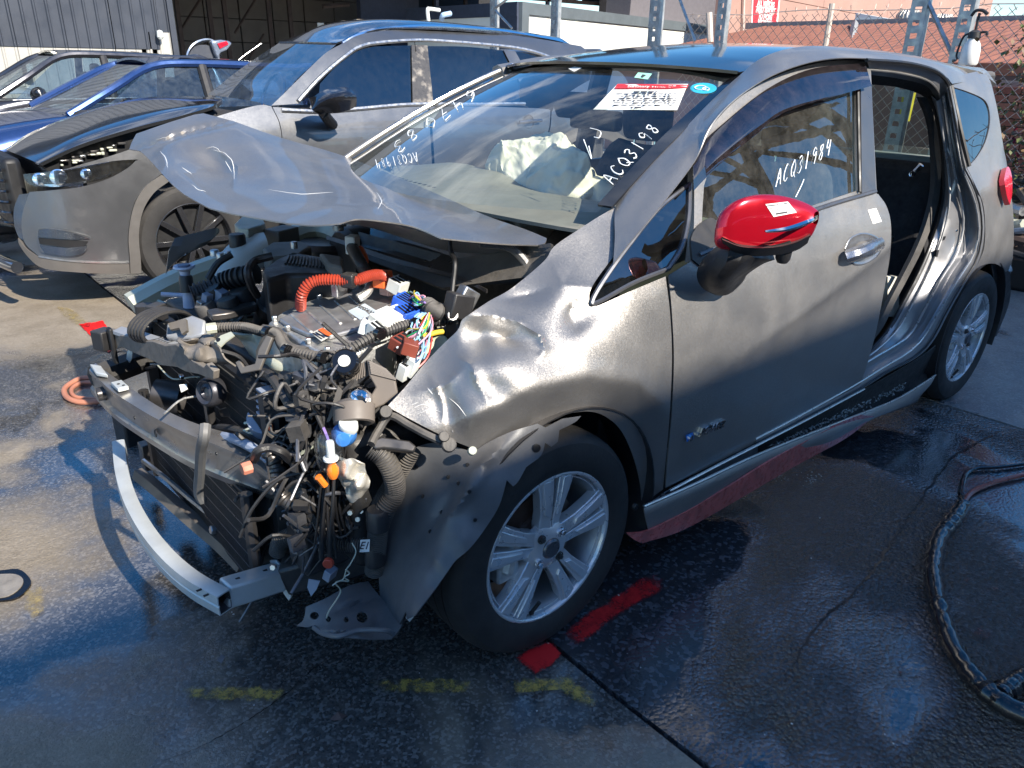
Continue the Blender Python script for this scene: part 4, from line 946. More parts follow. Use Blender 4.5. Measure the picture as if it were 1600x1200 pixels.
for k, (px) in enumerate([[(1198, 321), (1216, 319), (1217, 320.5), (1199, 322.5)], [(1224, 317.5), (1230, 317), (1231, 318.5), (1225, 319)], [(1203, 325), (1212, 324), (1212.6, 325), (1203.6, 326)], [(1205, 328), (1216, 327), (1216.6, 328), (1205.6, 329)], [(1212, 333), (1230, 330), (1231, 332.5), (1213, 335.5)]]):
    meshdecal('label_print', px, mir, ink, mir, lift=.0025, n=2)
meshdecal('paper_label', [(1356, 328), (1369, 325), (1378, 346), (1364, 350)], door, labelw, door)
# door handle with its cup
def hx(u, v, off): return S.hit(u, v, off=off)
cup = MB(); ring = [(1320, 388), (1328, 372), (1345, 364), (1362, 366), (1375, 374), (1378, 388), (1370, 402), (1352, 413), (1335, 414), (1324, 404)]
R_ = []
for k, (s_, o_) in enumerate([(1.0, -.002), (.93, -.0035), (.8, -.001), (.5, .0), (.1, .001)]):
    cx_, cy_ = 1350, 389; R_.append([hx(cx_+(u-cx_)*s_, cy_+(v-cy_)*s_, o_) for u, v in ring+ring[:1]])
cupm = mat('cup_paint', (.36, .36, .37), rough=.3, metal=.85, coat=.5, var=.04, flake=.15)
grid('handle_cup', R_, cupm, door, nu=3, nv=3)
dk = [(1330, 392), (1334, 375), (1343, 367), (1352, 371), (1360, 380)]
hd = grid('door_handle', [[hx(1322, 398, -.012), hx(1340, 390, -.03), hx(1358, 382, -.032), hx(1372, 375, -.012)], [hx(1321, 402, -.02), hx(1341, 396, -.045), hx(1360, 388, -.047), hx(1376, 380, -.02)], [hx(1324, 406, -.012), hx(1342, 400, -.03), hx(1361, 393, -.032), hx(1375, 386, -.012)]], cupm, door, nu=5, nv=5, thick=.014)
mb = MB(); mb.lathe([(0, -.003), (.006, -.003), (.007, 0)], hx(1371, 381, -.03), n=12); mb.build('key_lock', chrome, door)
# hybrid badge on the door: lettering
def text(name, s, loc, xdir, ydir, size, m, parent=None, ext=.002, bold=0.0, align='CENTER', shear=0):
    cu_ = bpy.data.curves.new(name, 'FONT'); cu_.body = s; cu_.size = size; cu_.extrude = ext; cu_.offset = bold; cu_.align_x = align; cu_.align_y = 'CENTER'; cu_.shear = shear; cu_.resolution_u = 3
    o = bpy.data.objects.new(name, cu_); sc.collection.objects.link(o)
    xd = Vector(xdir).normalized(); yd = Vector(ydir); yd = (yd-xd*yd.dot(xd)).normalized(); zd = xd.cross(yd)
    R_ = Matrix((xd, yd, zd)).transposed().to_4x4(); bpy.context.view_layer.update()
    dg = bpy.context.evaluated_depsgraph_get(); me = bpy.data.meshes.new_from_object(o.evaluated_get(dg)); bpy.data.objects.remove(o)
    me.transform(Matrix.Translation(Vector(loc))@R_); V = [v.co.copy() for v in me.vertices]; F = [tuple(p.vertices) for p in me.polygons]
    return mesh(name, V, F, m, parent, smooth=False)
pb0, pb1 = hx(1070, 686, -.004), hx(1136, 660, -.004); xd = Vector(pb1-pb0); ud = Vector(hx(1103, 640, -.004)-hx(1103, 690, -.004))
ln = xd.length
bdg = text('badge_lettering', '-POWER', Vector(pb0)+xd*.60, xd, ud, .036, chrome, door, ext=.003, bold=.0006, shear=.25)
decal('badge_emblem', [(1071, 680), (1083, 675), (1084, 685), (1073, 691)], mat('blue_badge', (.03, .2, .6), rough=.2, coat=1), door, SS=S, off=-.004, thick=.003)
text('badge_lettering', 'e', Vector(pb0)+xd*.115, xd, ud, .036, chrome, door, ext=.006, bold=.0008)
# --- writing on glass
def ribbon(strokes, hit, r, name, parent, m=chalk):
    mb = MB()
    for st in strokes:
        q = [hit(u, v) for u, v in st]
        if len(q) > 2: q = cr_open(q, 4)
        mb.tube(q, r, n=4, flat=.6)
    return tag(mb.build(name, m, parent), 'white handwritten stock number')
GL = {'A': [[(0, 0), (.35, 1), (.7, 0)], [(.1, .4), (.6, .45)]], 'C': [[(.65, .85), (.35, 1), (.05, .6), (.1, .15), (.4, 0), (.65, .15)]], 'Q': [[(.4, 1), (.05, .6), (.2, .1), (.55, .1), (.7, .6), (.4, 1)], [(.4, .3), (.8, -.1)]],
      '3': [[(.1, .9), (.4, 1), (.6, .8), (.3, .55), (.6, .3), (.35, 0), (.05, .1)]], '1': [[(.3, 1), (.28, 0)]], '9': [[(.6, .8), (.35, 1), (.1, .75), (.3, .5), (.6, .7), (.6, .4), (.5, 0)]], '8': [[(.5, .9), (.15, .85), (.2, .6), (.55, .35), (.4, 0), (.1, .2), (.5, .65), (.5, .9)]],
      '4': [[(.15, 1), (.1, .5), (.6, .55)], [(.55, .9), (.5, 0)]], '7': [[(.05, .95), (.6, 1), (.3, 0)], [(.15, .5), (.5, .5)]], '0': [[(.35, 1), (.05, .5), (.35, 0), (.65, .5), (.35, 1)]], '6': [[(.55, 1), (.15, .6), (.1, .2), (.35, 0), (.6, .25), (.35, .5), (.12, .3)]]}
def write(s, u0, v0, du, dv, hu, hv, hit, r, name, parent):
    """baseline starts at (u0, v0), advances (du, dv) per glyph, glyph height vector (hu, hv)"""
    st = []
    for i, ch in enumerate(s):
        for g_ in GL.get(ch, []):
            st.append([(u0+du*(i+a*.9)+hu*b, v0+dv*(i+a*.9)+hv*b) for a, b in g_])
    return ribbon(st, hit, r, name, parent)
hw = lambda u, v: S2.hit(u, v, off=.009)
write('ACQ31984', 1212, 292, 11.0, -6.6, 4, -27, hw, .0016, 'marker_writing', win)
ribbon([[(1243, 308), (1252, 290), (1256, 280)]], hw, .0016, 'marker_writing', win)
hs = lambda u, v: wsp(u, v, .004)
write('ACQ3198', 958, 288, 11.0, -13.0, -18, -10, hs, .0018, 'marker_writing', ws)
write('6470', 738, 138, -21, 14, 9, 14, hs, .0016, 'marker_writing', ws)
write('83', 645, 199, -20, 17, 10, 14, hs, .0016, 'marker_writing', ws)
write('ACQ31984', 650, 238, -8.5, 1.5, 4, 14, hs, .0009, 'marker_writing', ws)
ribbon([[(922, 200), (938, 205), (936, 215), (928, 214)], [(912, 218), (924, 248), (920, 228)]], hs, .0014, 'marker_writing', ws)
def wquad(name, px, m, off=.003, n=4, parent=None):
    a, b, c_, d_ = [np.array(p, float) for p in px]; V = []
    for i in range(n+1):
        for j in range(n+1):
            s_, t = i/n, j/n; V.append(wsp(*((a*(1-s_)+b*s_)*(1-t)+(d_*(1-s_)+c_*s_)*t), off))
    return mesh(name, V, [(i*(n+1)+j, i*(n+1)+j+1, (i+1)*(n+1)+j+1, (i+1)*(n+1)+j) for i in range(n) for j in range(n)], m, parent or ws)
nq = wquad('write_off_notice', [(964, 132), (1075, 131), (1058, 172), (927, 171)], labelw, .003)
tag(nq, 'cream printed notice with a red heading strip')
wquad('notice_heading', [(965, 131), (1076, 132), (1073, 138), (960, 138)], redlab, .005, parent=nq)
random.seed(5)
tl, tr, bl_, br_ = map(np.array, ((958., 141.), (1070., 141.), (932., 169.), (1056., 169.)))
for k in range(8):
    t = (k+.4)/8; a = tl*(1-t)+bl_*t; b = tr*(1-t)+br_*t; x = .08+random.random()*.1; e = .98-random.random()*.15
    if k in (0,): x, e = .3, .62
    if k == 7: x, e = .42, .56
    while x < e:
        w_ = min(e-x, random.uniform(.03, .09)); p0_ = a*(1-x)+b*x; p1_ = a*(1-x-w_)+b*(x+w_); h = np.array([-.6, 1.3 if k else 2.2])
        wquad('notice_print', [tuple(p0_), tuple(p1_), tuple(p1_+h), tuple(p0_+h)], ink, .006, n=1, parent=nq); x += w_+.02
def wtext(s, pa, pb, size, m, parent, off=.0065):
    a = Vector(wsp(*pa, off)); b = Vector(wsp(*pb, off)); up = Vector(wsp((pa[0]+pb[0])/2, (pa[1]+pb[1])/2-10, off))-(a+b)/2
    return text('notice_lettering', s, (a+b)/2, b-a, up, size, m, parent, ext=.0005)
wtext('Statutory Write Off', (968, 135), (1068, 135.3), .018, labelw, nq, .007)
o = wquad('service_sticker', [(1083, 126), (1112, 126), (1112, 150), (1083, 150)], glassf, .003)
bpy.data.objects.remove(o)
cmid = np.array(wsp(1099, 138, .004)); nn_ = Vector(wsp(1110, 138, .004)-cmid).normalized(); n2_ = Vector(wsp(1099, 128, .004)-cmid).normalized()
mb = MB(); mb.prism([Vector(cmid)+nn_*.040*math.cos(t)+n2_*.036*math.sin(t) for t in np.linspace(0, 2*PI, 29)[:-1]], Vector((-.3, 0, .9))*.0008); stk = mb.build('round_sticker', mat('cyan_sticker', (.04, .42, .62), rough=.5), ws, smooth=False)
mb = MB(); q_ = Vector(cmid)+Vector((-.3, 0, .9)).normalized()*.002
mb.tube([q_+nn_*(.018*math.cos(t)-.008)+n2_*.014*math.sin(t) for t in np.linspace(.5, 5.8, 14)], .0016, n=4); mb.tube([q_+nn_*(.010*math.cos(t)+.008)+n2_*.010*math.sin(t)-n2_*.008 for t in np.linspace(0, 6.28, 12)], .0016, n=4); mb.build('sticker_emblem', labelw, stk)
wquad('inspection_sticker', [(997, 113), (1019, 115), (1012, 124), (991, 121)], mat('pale_green_sticker', (.35, .72, .55), rough=.5), .003)
wquad('sticker_mark', [(1004, 116), (1010, 117), (1004, 121), (1001, 120)], ink, .005, n=1)
wquad('oval_sticker', [(888, 107), (898, 104), (909, 106), (897, 112)], labelw, .003)
wquad('paper_slip', [(652, 175), (690, 168), (668, 200), (632, 200)], labelw, -.004)
# camera pod and rear view mirror behind the glass
mb = MB(); c = Vector(P(908, 165, x=.98)); mb.box(c, (.10, .20, .06), Matrix.Rotation(-.5, 3, 'Y')); mb.box(c+Vector((.06, -.02, -.05)), (.05, .24, .07)); mb.build('interior_mirror', blk, CAR, bevel=.015, seg=3)
# --- bonnet: buckled sheet
ctrlH = [(205, 226, .74), (222, 205, .74), (265, 184, .72), (345, 178, .70), (440, 200, .68), (545, 245, .655), (620, 272, .40), (690, 303, .0), (760, 335, -.30), (830, 362, -.52), (855, 372, -.58), (846, 383, -.60), (790, 380, -.58), (700, 372, -.54), (640, 355, -.50), (600, 345, -.47), (540, 341, -.42), (480, 346, -.36), (430, 343, -.30), (390, 335, -.22), (330, 312, -.05), (290, 292, .10), (262, 262, .26), (238, 238, .52),
         (300, 225, .45), (380, 225, .38), (450, 250, .25), (400, 285, .08), (520, 290, .0), (600, 305, -.16), (350, 270, .20), (690, 335, -.30), (760, 357, -.45)]
dentsH = [(325, 262, 50, 26, .25, .09), (560, 300, 60, 28, .2, .03), (590, 322, 14, 9, .3, -.02)]
foldH = crease_px([([(200, 240), (219, 233), (280, 211), (358, 190), (380, 186)], 5, .050), ([(240, 236), (300, 214), (364, 200), (440, 232)], 6, -.022), ([(300, 222), (345, 236), (372, 262), (366, 300)], 9, -.035), ([(440, 345), (520, 322), (610, 318), (700, 340)], 9, -.022), ([(470, 232), (560, 268), (640, 300)], 8, .014), ([(262, 262), (300, 285), (330, 312)], 8, -.02)])
bonnet = sheetp('bonnet', [(202, 233, 1), (206, 222), (213, 209, 1), (262, 192), (304, 179, 1), (318, 177, 1), (364, 189, 1), (435, 214), (500, 232), (548, 247, 1), (620, 276), (690, 306), (760, 337), (820, 358), (854, 372, 1), (851, 380), (838, 383, 1), (790, 381), (740, 377), (690, 372, 1), (650, 355), (610, 347), (560, 342), (530, 349, 1), (489, 352), (440, 347), (405, 341, 1), (365, 334), (327, 325, 1), (306, 314), (287, 303, 1), (268, 287), (250, 268, 1), (232, 248), (219, 236, 1)],
       ctrlH, paint, CAR, dents=dentsH, fn=foldH, sp=5, thick=.003, step=7)
# lower skin of the bonnet hanging behind its near edge
loft('bonnet_inner_frame', [[(470, 349, -.30), (560, 344, -.38), (640, 357, -.44), (700, 375, -.48), (790, 384, -.52), (840, 386, -.54)], [(480, 352, -.20), (560, 352, -.26), (640, 375, -.30), (700, 392, -.35), (790, 398, -.42), (845, 392, -.46)]], paint_in, bonnet, n=24, thick=.01)

random.seed(91)
for k, q in enumerate([[(330, 234), (352, 240), (364, 256), (366, 280)], [(322, 232), (336, 230), (345, 238)], [(300, 288), (310, 296), (322, 299)], [(352, 252), (362, 268)], [(244, 218), (262, 214)], [(588, 300), (596, 314), (590, 326)], [(420, 296), (470, 303), (520, 300)], [(285, 262), (300, 272)], [(250, 236), (258, 246), (262, 262)]]):
    from mathutils.bvhtree import BVHTree
    bv_ = BVHTree.FromPolygons([v.co+wld(bonnet) for v in bonnet.data.vertices], [list(p.vertices) for p in bonnet.data.polygons])
    pts = []
    for p in cr_open(q, 5):
        d_ = Vector(ray(p[0]+random.uniform(-.5, .5), p[1]+random.uniform(-.5, .5))).normalized(); h = bv_.ray_cast(Vector(cc), d_)
        if h[0] is not None: pts.append(h[0]-d_*.0006)
    if len(pts) > 2:
        mb = MB(); mb.tube(pts, lambda t: .0012*(.3+math.sin(t*PI)), n=4, flat=.5); mb.build('scratch', mat('scratched_primer', (.6, .6, .58), rough=.6), bonnet)
bvf = None
fd_ = [o for o in CAR.children if o.name.startswith('front_fender')][0]
bv_ = BVHTree.FromPolygons([v.co+wld(fd_) for v in fd_.data.vertices], [list(p.vertices) for p in fd_.data.polygons])
for k, q in enumerate([[(643, 640), (660, 632), (676, 638)], [(650, 648), (672, 640), (690, 644)], [(702, 622), (716, 634), (728, 650)], [(668, 606), (676, 616)], [(640, 634), (655, 628)], [(706, 672), (708, 676)]]):
    pts = []
    for p in cr_open(q, 5):
        d_ = Vector(ray(p[0], p[1])).normalized(); h = bv_.ray_cast(Vector(cc), d_)
        if h[0] is not None: pts.append(h[0]-d_*.0006)
    if len(pts) > 2: mb = MB(); mb.tube(pts, lambda t: .0009*(.3+math.sin(t*PI)), n=4, flat=.5); mb.build('scratch', mat('scratched_primer'), fd_)
# ------------------------------------------------------------------ open engine bay and smashed front
def V3(u, v, **k): return Vector(P(u, v, **k))
def box(name, c, d, m, parent=CAR, R=None, bevel=.004, seg=2):
    mb = MB(); mb.box(c, d, R); return mb.build(name, m, parent, bevel=bevel, seg=seg)
def fplane(A, B):
    A, B = Vector(A), Vector(B); n = (B-A).cross(Vector((0, 0, 1))).normalized(); return (A, n)
def disc(name, c, r, h, axis, m, parent=CAR, n=24, rim=.15):
    mb = MB(); mb.lathe([(0, h), (r*(1-rim), h), (r, h*(1-rim)), (r, 0), (0, 0)], c, axis=axis, n=n); return mb.build(name, m, parent)
eng = mat('sooty_engine_metal', (.035, .035, .036), rough=.5, metal=.4, var=.5, vscale=14, bump=.4, bscale=90, dust=.25)
box('engine_block', (-.02, -.05, .46), (.50, .86, .34), eng, bevel=.03)
box('gearbox_case', (-.16, -.34, .40), (.34, .30, .30), castal, bevel=.04)
box('front_subframe', (-.05, 0, .22), (.8, 1.0, .06), dgm, bevel=.02)
# side rails of the body (far and near)
mb = MB(); mb.tube([V3(560, 392, y=.30)+Vector((.05, 0, 0)), (.15, .60, .86), (-.1, .63, .80), (-.35, .66, .74), (-.52, .66, .68)], .05, n=8, spl=4, flat=.8); mb.build('upper_side_rail', creamm, CAR)
mb = MB(); mb.tube([(.30, -.60, .90), (.1, -.62, .84), (-.15, -.64, .77), (-.32, -.62, .70)], .045, n=8, spl=4, flat=.8); mb.build('upper_side_rail', dgm, CAR)
# strut towers
disc('strut_tower', (.12, -.50, .70), .11, .12, (0, 0, 1), dgm, n=28); disc('strut_tower', (.12, .50, .72), .11, .12, (0, 0, 1), dgm, n=28)
# cowl box below the windscreen
loft('cowl_panel', [[(845, 384, -.60), (790, 384, -.45), (720, 378, -.25), (640, 352, .1), (560, 340, .45)], [(845, 410, -.60), (790, 425, -.48), (720, 405, -.28), (640, 380, .05), (550, 362, .4)], [(830, 436, -.60), (780, 440, -.5), (700, 430, -.3), (620, 400, .0), (545, 380, .35)]], dgm, CAR, thick=.01, n=24)
loft('cowl_tray', [[(860, 380, -.64), (862, 400, -.64), (845, 430, -.64)], [(700, 400, -.2), (700, 430, -.3), (690, 450, -.35)], [(560, 362, .3), (560, 380, .3), (560, 400, .3)]], dustblk, CAR, thick=.01, n=10)
mb = MB(); mb.tube([V3(750, 380, y=-.50), V3(790, 384, y=-.53), V3(812, 398, y=-.55), V3(836, 432, y=-.57)], .012, n=8, spl=4); mb.build('bonnet_hinge', steel, CAR)
tubep('bonnet_prop_rod', [(702, 374, 'y', -.50), (704, 392, 'y', -.50), (711, 410, 'y', -.50), (708, 445, 'y', -.52), (704, 482, 'y', -.54)], .006, seal, CAR)
# creased firewall lip catching the light
loft('firewall_flange', [[(510, 368, .35), (545, 378, .2), (600, 398, -.0), (660, 415, -.2), (720, 432, -.38), (760, 452, -.5)], [(510, 374, .34), (545, 385, .19), (600, 406, -.01), (660, 422, -.21), (720, 438, -.39), (760, 458, -.5)]], dgm, CAR, n=30, thick=.004)
# air box with ribs
ab = plate('air_box', [(409, 421, 1), (430, 405, 1), (456, 393, 1), (512, 402, 1), (532, 416, 1), (520, 428, 1), (480, 428, 1), (448, 428, 1), (416, 438, 1)], ('z', .90), .16, blk, CAR, bevel=.012, seg=3)
for i in range(12):
    t = i/11; a = V3(452+t*52, 400+t*5, z=.903); b = V3(446+t*60, 412+t*6, z=.903)
    mb = MB(); mb.tube([a, b], .0035, n=6); mb.build('rib', blk, ab)
plate('air_box_rear', [(498, 394, 1), (535, 400, 1), (536, 416, 1), (512, 412, 1)], ('z', .925), .12, mat('warm_grey_plastic', (.16, .155, .14), rough=.6, dust=.4), CAR, bevel=.008)  # warm grey plastic, lighter than the black box beside it
tubep('intake_pipe', [(442, 428, 'z', .88), (434, 446, 'z', .85), (427, 466, 'z', .80), (418, 488, 'z', .73), (412, 510, 'z', .66)], .036, blk, CAR, n=20)
mb = MB(); q = [V3(436, 458, z=.825), V3(431, 468, z=.795)]; mb.tube(q, .040, n=24); mb.build('hose_clamp', chrome, CAR)
mb = MB(); q = [V3(425, 474, z=.785), V3(421, 484, z=.76)]; mb.tube(q, .041, n=24); mb.build('hose_collar', blk, CAR)
# corrugated resonator hose, washer filler neck, expansion tank
tubep('corrugated_hose', [(402, 428, 'z', .86), (375, 432, 'z', .85), (350, 440, 'z', .83), (325, 452, 'z', .81), (300, 460, 'z', .80)], .026, blk, CAR, n=16, rib=.016, ribn=6)
mb = MB(); c = V3(293, 452, y=.36); mb.lathe([(0, .070), (.012, .070), (.030, .074), (.032, .068), (.016, .058), (.012, .03), (.018, -.03), (.022, -.08), (0, -.08)], c, axis=(0, 0, 1), n=24); mb.tube([c+Vector((0, 0, -.02)), c+Vector((-.07, .03, -.01))], .007, n=6); fn_ = mb.build('washer_filler', mat('lilac_white_plastic', (.55, .58, .70), rough=.4), CAR)
disc('filler_cap', c+Vector((0, 0, .072)), .018, .006, (0, 0, 1), mat('grey_cap', (.15, .17, .25), rough=.4), fn_)
tk = grid('expansion_tank', [[V3(u, v, y=y) for u, v, y in r] for r in [[(350, 398, .42), (365, 384, .45), (392, 372, .45), (414, 368, .42)], [(344, 412, .38), (368, 398, .36), (395, 388, .36), (418, 380, .36)], [(336, 432, .34), (362, 418, .32), (392, 406, .32), (416, 396, .34)], [(335, 448, .34), (362, 438, .32), (395, 424, .32), (415, 410, .34)]]], whitep, CAR, nu=4, nv=4, thick=.012)
disc('tank_cap', V3(372, 385, y=.40), .026, .04, (0, 0, 1), blk, tk)
plate('tank_label', [(380, 391, 1), (393, 390, 1), (399, 402, 1), (386, 404, 1)], ((V3(388, 397, y=.345)), (-.5, -.7, .5)), .002, mat('yellow_orange_label', (.85, .5, .12), rough=.5), tk)
tubep('vacuum_hose', [(362, 398, 'z', .92), (340, 412, 'z', .90), (325, 436, 'z', .86)], .010, blk, CAR)
tubep('vacuum_hose', [(426, 400, 'z', .94), (398, 408, 'z', .93), (387, 424, 'z', .92), (392, 445, 'z', .88), (402, 462, 'z', .84)], .011, blk, CAR)
# torn blue-grey fender piece beyond, standing up
loft('torn_fender_piece', [[(273, 372, .60), (300, 365, .60), (338, 356, .60), (343, 361, .60)], [(268, 384, .58), (296, 384, .58), (330, 374, .58), (342, 364, .60)], [(264, 392, .58), (280, 400, .58), (300, 392, .58), (322, 383, .58)], [(259, 429, .60), (268, 414, .59), (282, 401, .585), (290, 396, .58)]], paint, CAR, n=20, thick=.004)
# pale far headlamp bracket and clutter under the bonnet
plate('headlamp_bracket', [(366, 350, 1), (378, 338, 1), (410, 340, 1), (414, 348, 1), (388, 358, 1), (372, 356, 1)], ('z', .93), .03, creamm, CAR, bevel=.004)
plate('junction_box', [(410, 388, 1), (425, 378, 1), (470, 376, 1), (486, 384, 1), (466, 398, 1), (420, 402, 1)], ('z', .90), .09, mat('warm_grey_plastic'), CAR, bevel=.008)
box('relay_box', V3(440, 370, z=.88), (.10, .07, .06), mat('warm_grey_plastic'), R=Matrix.Rotation(.4, 3, 'Z'))
for k, (u, v, z, r) in enumerate([(529, 360, .93, .018), (535, 353, .93, .014), (345, 405, .86, .012), (356, 402, .86, .012), (336, 400, .86, .014), (460, 388, .92, .010)]):
    disc('suspension_nut', V3(u, v, z=z), r, .02, (0, 0, 1), steel, n=12)
# silver inverter with cover, ribs, bolts and labels
inv = plate('inverter_case', [(419, 503, 1), (426, 497), (440, 487), (468, 474, 1), (520, 456, 1), (584, 440, 1), (610, 447, 1), (632, 462, 1), (640, 486, 1), (625, 510, 1), (607, 532, 1), (560, 548, 1), (508, 556, 1), (478, 540, 1), (452, 520, 1), (424, 512, 1)], ('z', .835), .14, castal, CAR, bevel=.010, seg=3)
cov = plate('inverter_cover', [(436, 497, 1), (470, 481, 1), (560, 452, 1), (586, 446, 1), (612, 455, 1), (622, 475, 1), (600, 494, 1), (560, 512, 1), (515, 524, 1), (480, 520, 1), (452, 508, 1)], ('z', .848), .012, mat('grey_aluminium_cover', (.42, .42, .43), rough=.45, metal=.7, var=.25, vscale=20, dust=.2), inv, bevel=.004)
for i in range(9):
    t = i/8; a = V3(456+t*90, 492-t*30, z=.849); b = V3(486+t*92, 518-t*26, z=.849)
    if i % 2 == 0: mb = MB(); mb.tube([a, b], .004, n=6, flat=.6); mb.build('rib', castal, cov)
for u, v in [(430, 501), (470, 476), (520, 460), (565, 446), (612, 449), (634, 470), (630, 498), (606, 526), (560, 540), (512, 550), (482, 536), (450, 516), (500, 467), (545, 452)]:
    disc('bolt_head', V3(u, v, z=.836), .0075, .012, (0, 0, 1), steel, inv, n=6)
def ztext(s, u, v, z, du, dv, size, m, parent):
    a = V3(u, v, z=z); xd_ = V3(u+du, v+dv, z=z)-a; yd_ = V3(u, v-6, z=z)-a; return text('label_lettering', s, a, xd_, yd_, size, m, parent, ext=.0004)
pl_ = plate('blue_white_label', [(543, 486, 1), (570, 474, 1), (591, 487, 1), (562, 499, 1)], ('z', .8505), .001, mat('pale_blue_label', (.55, .64, .72), rough=.5), cov)
ztext('NISSAN', 570, 483, .8512, 10, 4.6, .022, ink, pl_)
pl_ = plate('warning_label', [(486, 520, 1), (503, 512, 1), (520, 523, 1), (502, 533, 1)], ('z', .8505), .001, mat('cream_label', (.70, .68, .6), rough=.5), cov)
plate('label_stripe', [(497, 515, 1), (504, 512, 1), (519, 522, 1), (512, 526, 1)], ('z', .8515), .0006, orange2, pl_)
for k in range(3): plate('label_stripe', [(488+k*4, 521-k*2, 1), (490+k*4, 520-k*2, 1), (504+k*4, 529-k*2, 1), (502+k*4, 530-k*2, 1)], ('z', .8515), .0006, ink, pl_)
# front face of the inverter: castings, plugs
for k, (u, v, z, dx, dy, dz) in enumerate([(512, 545, .80, .08, .05, .05), (540, 548, .80, .05, .06, .05), (570, 535, .79, .06, .05, .05), (470, 528, .78, .07, .05, .04), (595, 528, .80, .05, .04, .06)]):
    box('casting_boss', V3(u, v, z=z), (dx, dy, dz), castal, inv, R=Matrix.Rotation(.5+k*.3, 3, 'Z'), bevel=.008)
# orange cables
tubep('high_voltage_cable', [(470, 480, 'z', .86), (471, 462, 'z', .90), (482, 444, 'z', .93), (503, 437, 'z', .94), (537, 438, 'z', .94), (556, 438, 'z', .94), (578, 431, 'z', .94), (595, 430, 'z', .93), (605, 440, 'z', .90)], .0125, orange, CAR, n=10, rib=.007, ribn=4)
box('cable_clip', V3(546, 438, z=.94), (.03, .035, .035), blk, R=Matrix.Rotation(.5, 3, 'Z'))
box('cable_clip', V3(530, 447, z=.90), (.05, .02, .05), steel, R=Matrix.Rotation(.5, 3, 'Z'))
tubep('high_voltage_plug', [(549, 384, 'z', .97), (556, 398, 'z', .96), (566, 416, 'z', .94), (574, 430, 'z', .91)], .017, blk, CAR, n=12)
tubep('high_voltage_plug', [(562, 390, 'z', .96), (568, 402, 'z', .95), (569, 410, 'z', .94)], .012, orange2, CAR, n=10)
box('plug_body', V3(551, 382, z=.975), (.035, .03, .05), whitep, R=Matrix.Rotation(.6, 3, 'Z'))
box('plug_body', V3(607, 446, z=.88), (.04, .035, .05), mat('pale_pink_plastic', (.7, .5, .45), rough=.5), R=Matrix.Rotation(.3, 3, 'Z'))
box('plug_body', V3(598, 436, z=.91), (.05, .035, .04), orange2, R=Matrix.Rotation(.5, 3, 'Z'))
tubep('coolant_pipe', [(560, 466, 'z', .87), (572, 458, 'z', .88), (578, 445, 'z', .89), (572, 438, 'z', .88)], .012, castal, CAR)
# black conduits over the inverter
tubep('wiring_conduit', [(340, 512, 'z', .80), (380, 511, 'z', .81), (409, 518, 'z', .82), (432, 522, 'z', .83), (444, 543, 'z', .83), (470, 552, 'z', .83), (505, 558, 'z', .83), (537, 552, 'z', .84), (567, 534, 'z', .86), (594, 521, 'z', .87), (640, 507, 'z', .875), (702, 500, 'z', .87)], .0115, dustblk, CAR, n=10, rib=.008, ribn=4)
tubep('wiring_conduit', [(412, 512, 'z', .82), (436, 518, 'z', .83), (452, 540, 'z', .83), (480, 548, 'z', .83)], .009, dustblk, CAR)
for u, v, z in [(418, 519, .83), (448, 548, .835), (594, 521, .875), (650, 506, .88), (505, 558, .835)]:
    a = V3(u-3, v-1, z=z); b = V3(u+3, v+1, z=z); mb = MB(); mb.tube([a, b], .0145, n=12); mb.build('conduit_tape', blkg, CAR)
mb = MB(); mb.tube([V3(338, 512, z=.81), V3(322, 514, z=.81)], .014, n=8); mb.build('conduit_plug', creamm, CAR)
# coloured cut wires
wcol = {'green': (.02, .35, .12), 'yellow': (.75, .6, .06), 'pale_blue': (.3, .55, .75), 'white': (.75, .75, .75), 'red': (.6, .05, .04), 'violet': (.3, .2, .5), 'pink': (.75, .35, .45), 'black': (.02, .02, .02)}
wm = {k: mat('wire_insulation_'+k, c, rough=.4, var=.1) for k, c in wcol.items()}
random.seed(3); hub_ = (662, 476)
wires = []
for i in range(46):
    ck = random.choice(['green', 'green', 'yellow', 'pale_blue', 'pale_blue', 'white', 'white', 'red', 'violet', 'pink', 'black'])
    if i < 16:   # bundle to the plug up left
        e = (random.uniform(628, 650), random.uniform(452, 480)); p = [(*hub_, 'z', .90), (random.uniform(645, 665), random.uniform(455, 480), 'z', random.uniform(.90, .93)), (*e, 'z', .89)]
    elif i < 32:  # loops hanging towards the lower plugs
        e = (random.uniform(628, 650), random.uniform(560, 582)); m1 = (random.uniform(640, 676), random.uniform(490, 520)); m2 = (random.uniform(640, 672), random.uniform(525, 555))
        p = [(670, 482, 'z', .90), (*m1, 'z', .88), (*m2, 'z', random.uniform(.82, .86)), (*e, 'z', .80)]
    else:
        e = (random.uniform(618, 645), random.uniform(530, 545)); p = [(672, 485, 'z', .90), (random.uniform(650, 672), random.uniform(495, 515), 'z', .89), (random.uniform(635, 660), random.uniform(510, 528), 'z', .87), (*e, 'z', .85)]
    tubep('cut_wire', p, .0022, wm[ck], CAR, n=5, spl=5)
def conn(u, v, z, d, m, a=.4, name='wire_connector', slots=0):
    R_ = Matrix.Rotation(a, 3, 'Z')@Matrix.Rotation(.35, 3, 'X'); c = V3(u, v, z=z); o = box(name, c, d, m, R=R_, bevel=.002)
    for k in range(slots):
        mb = MB(); mb.box(c+R_@Vector(((k+.5)/slots*d[0]-d[0]/2, 0, d[2]/2+.0005)), (d[0]/slots*.5, d[1]*.7, .002), R_); mb.build('terminal_slot', seal, o)
    return o
conn(634, 474, .90, (.05, .05, .03), bluep, slots=5); conn(637, 489, .89, (.055, .04, .03), bluep, a=.2, slots=5); conn(628, 470, .89, (.03, .03, .03), bluep, a=1.1)
conn(628, 537, .85, (.05, .04, .03), brownp, slots=3); conn(640, 543, .85, (.04, .035, .03), brownp, a=1)
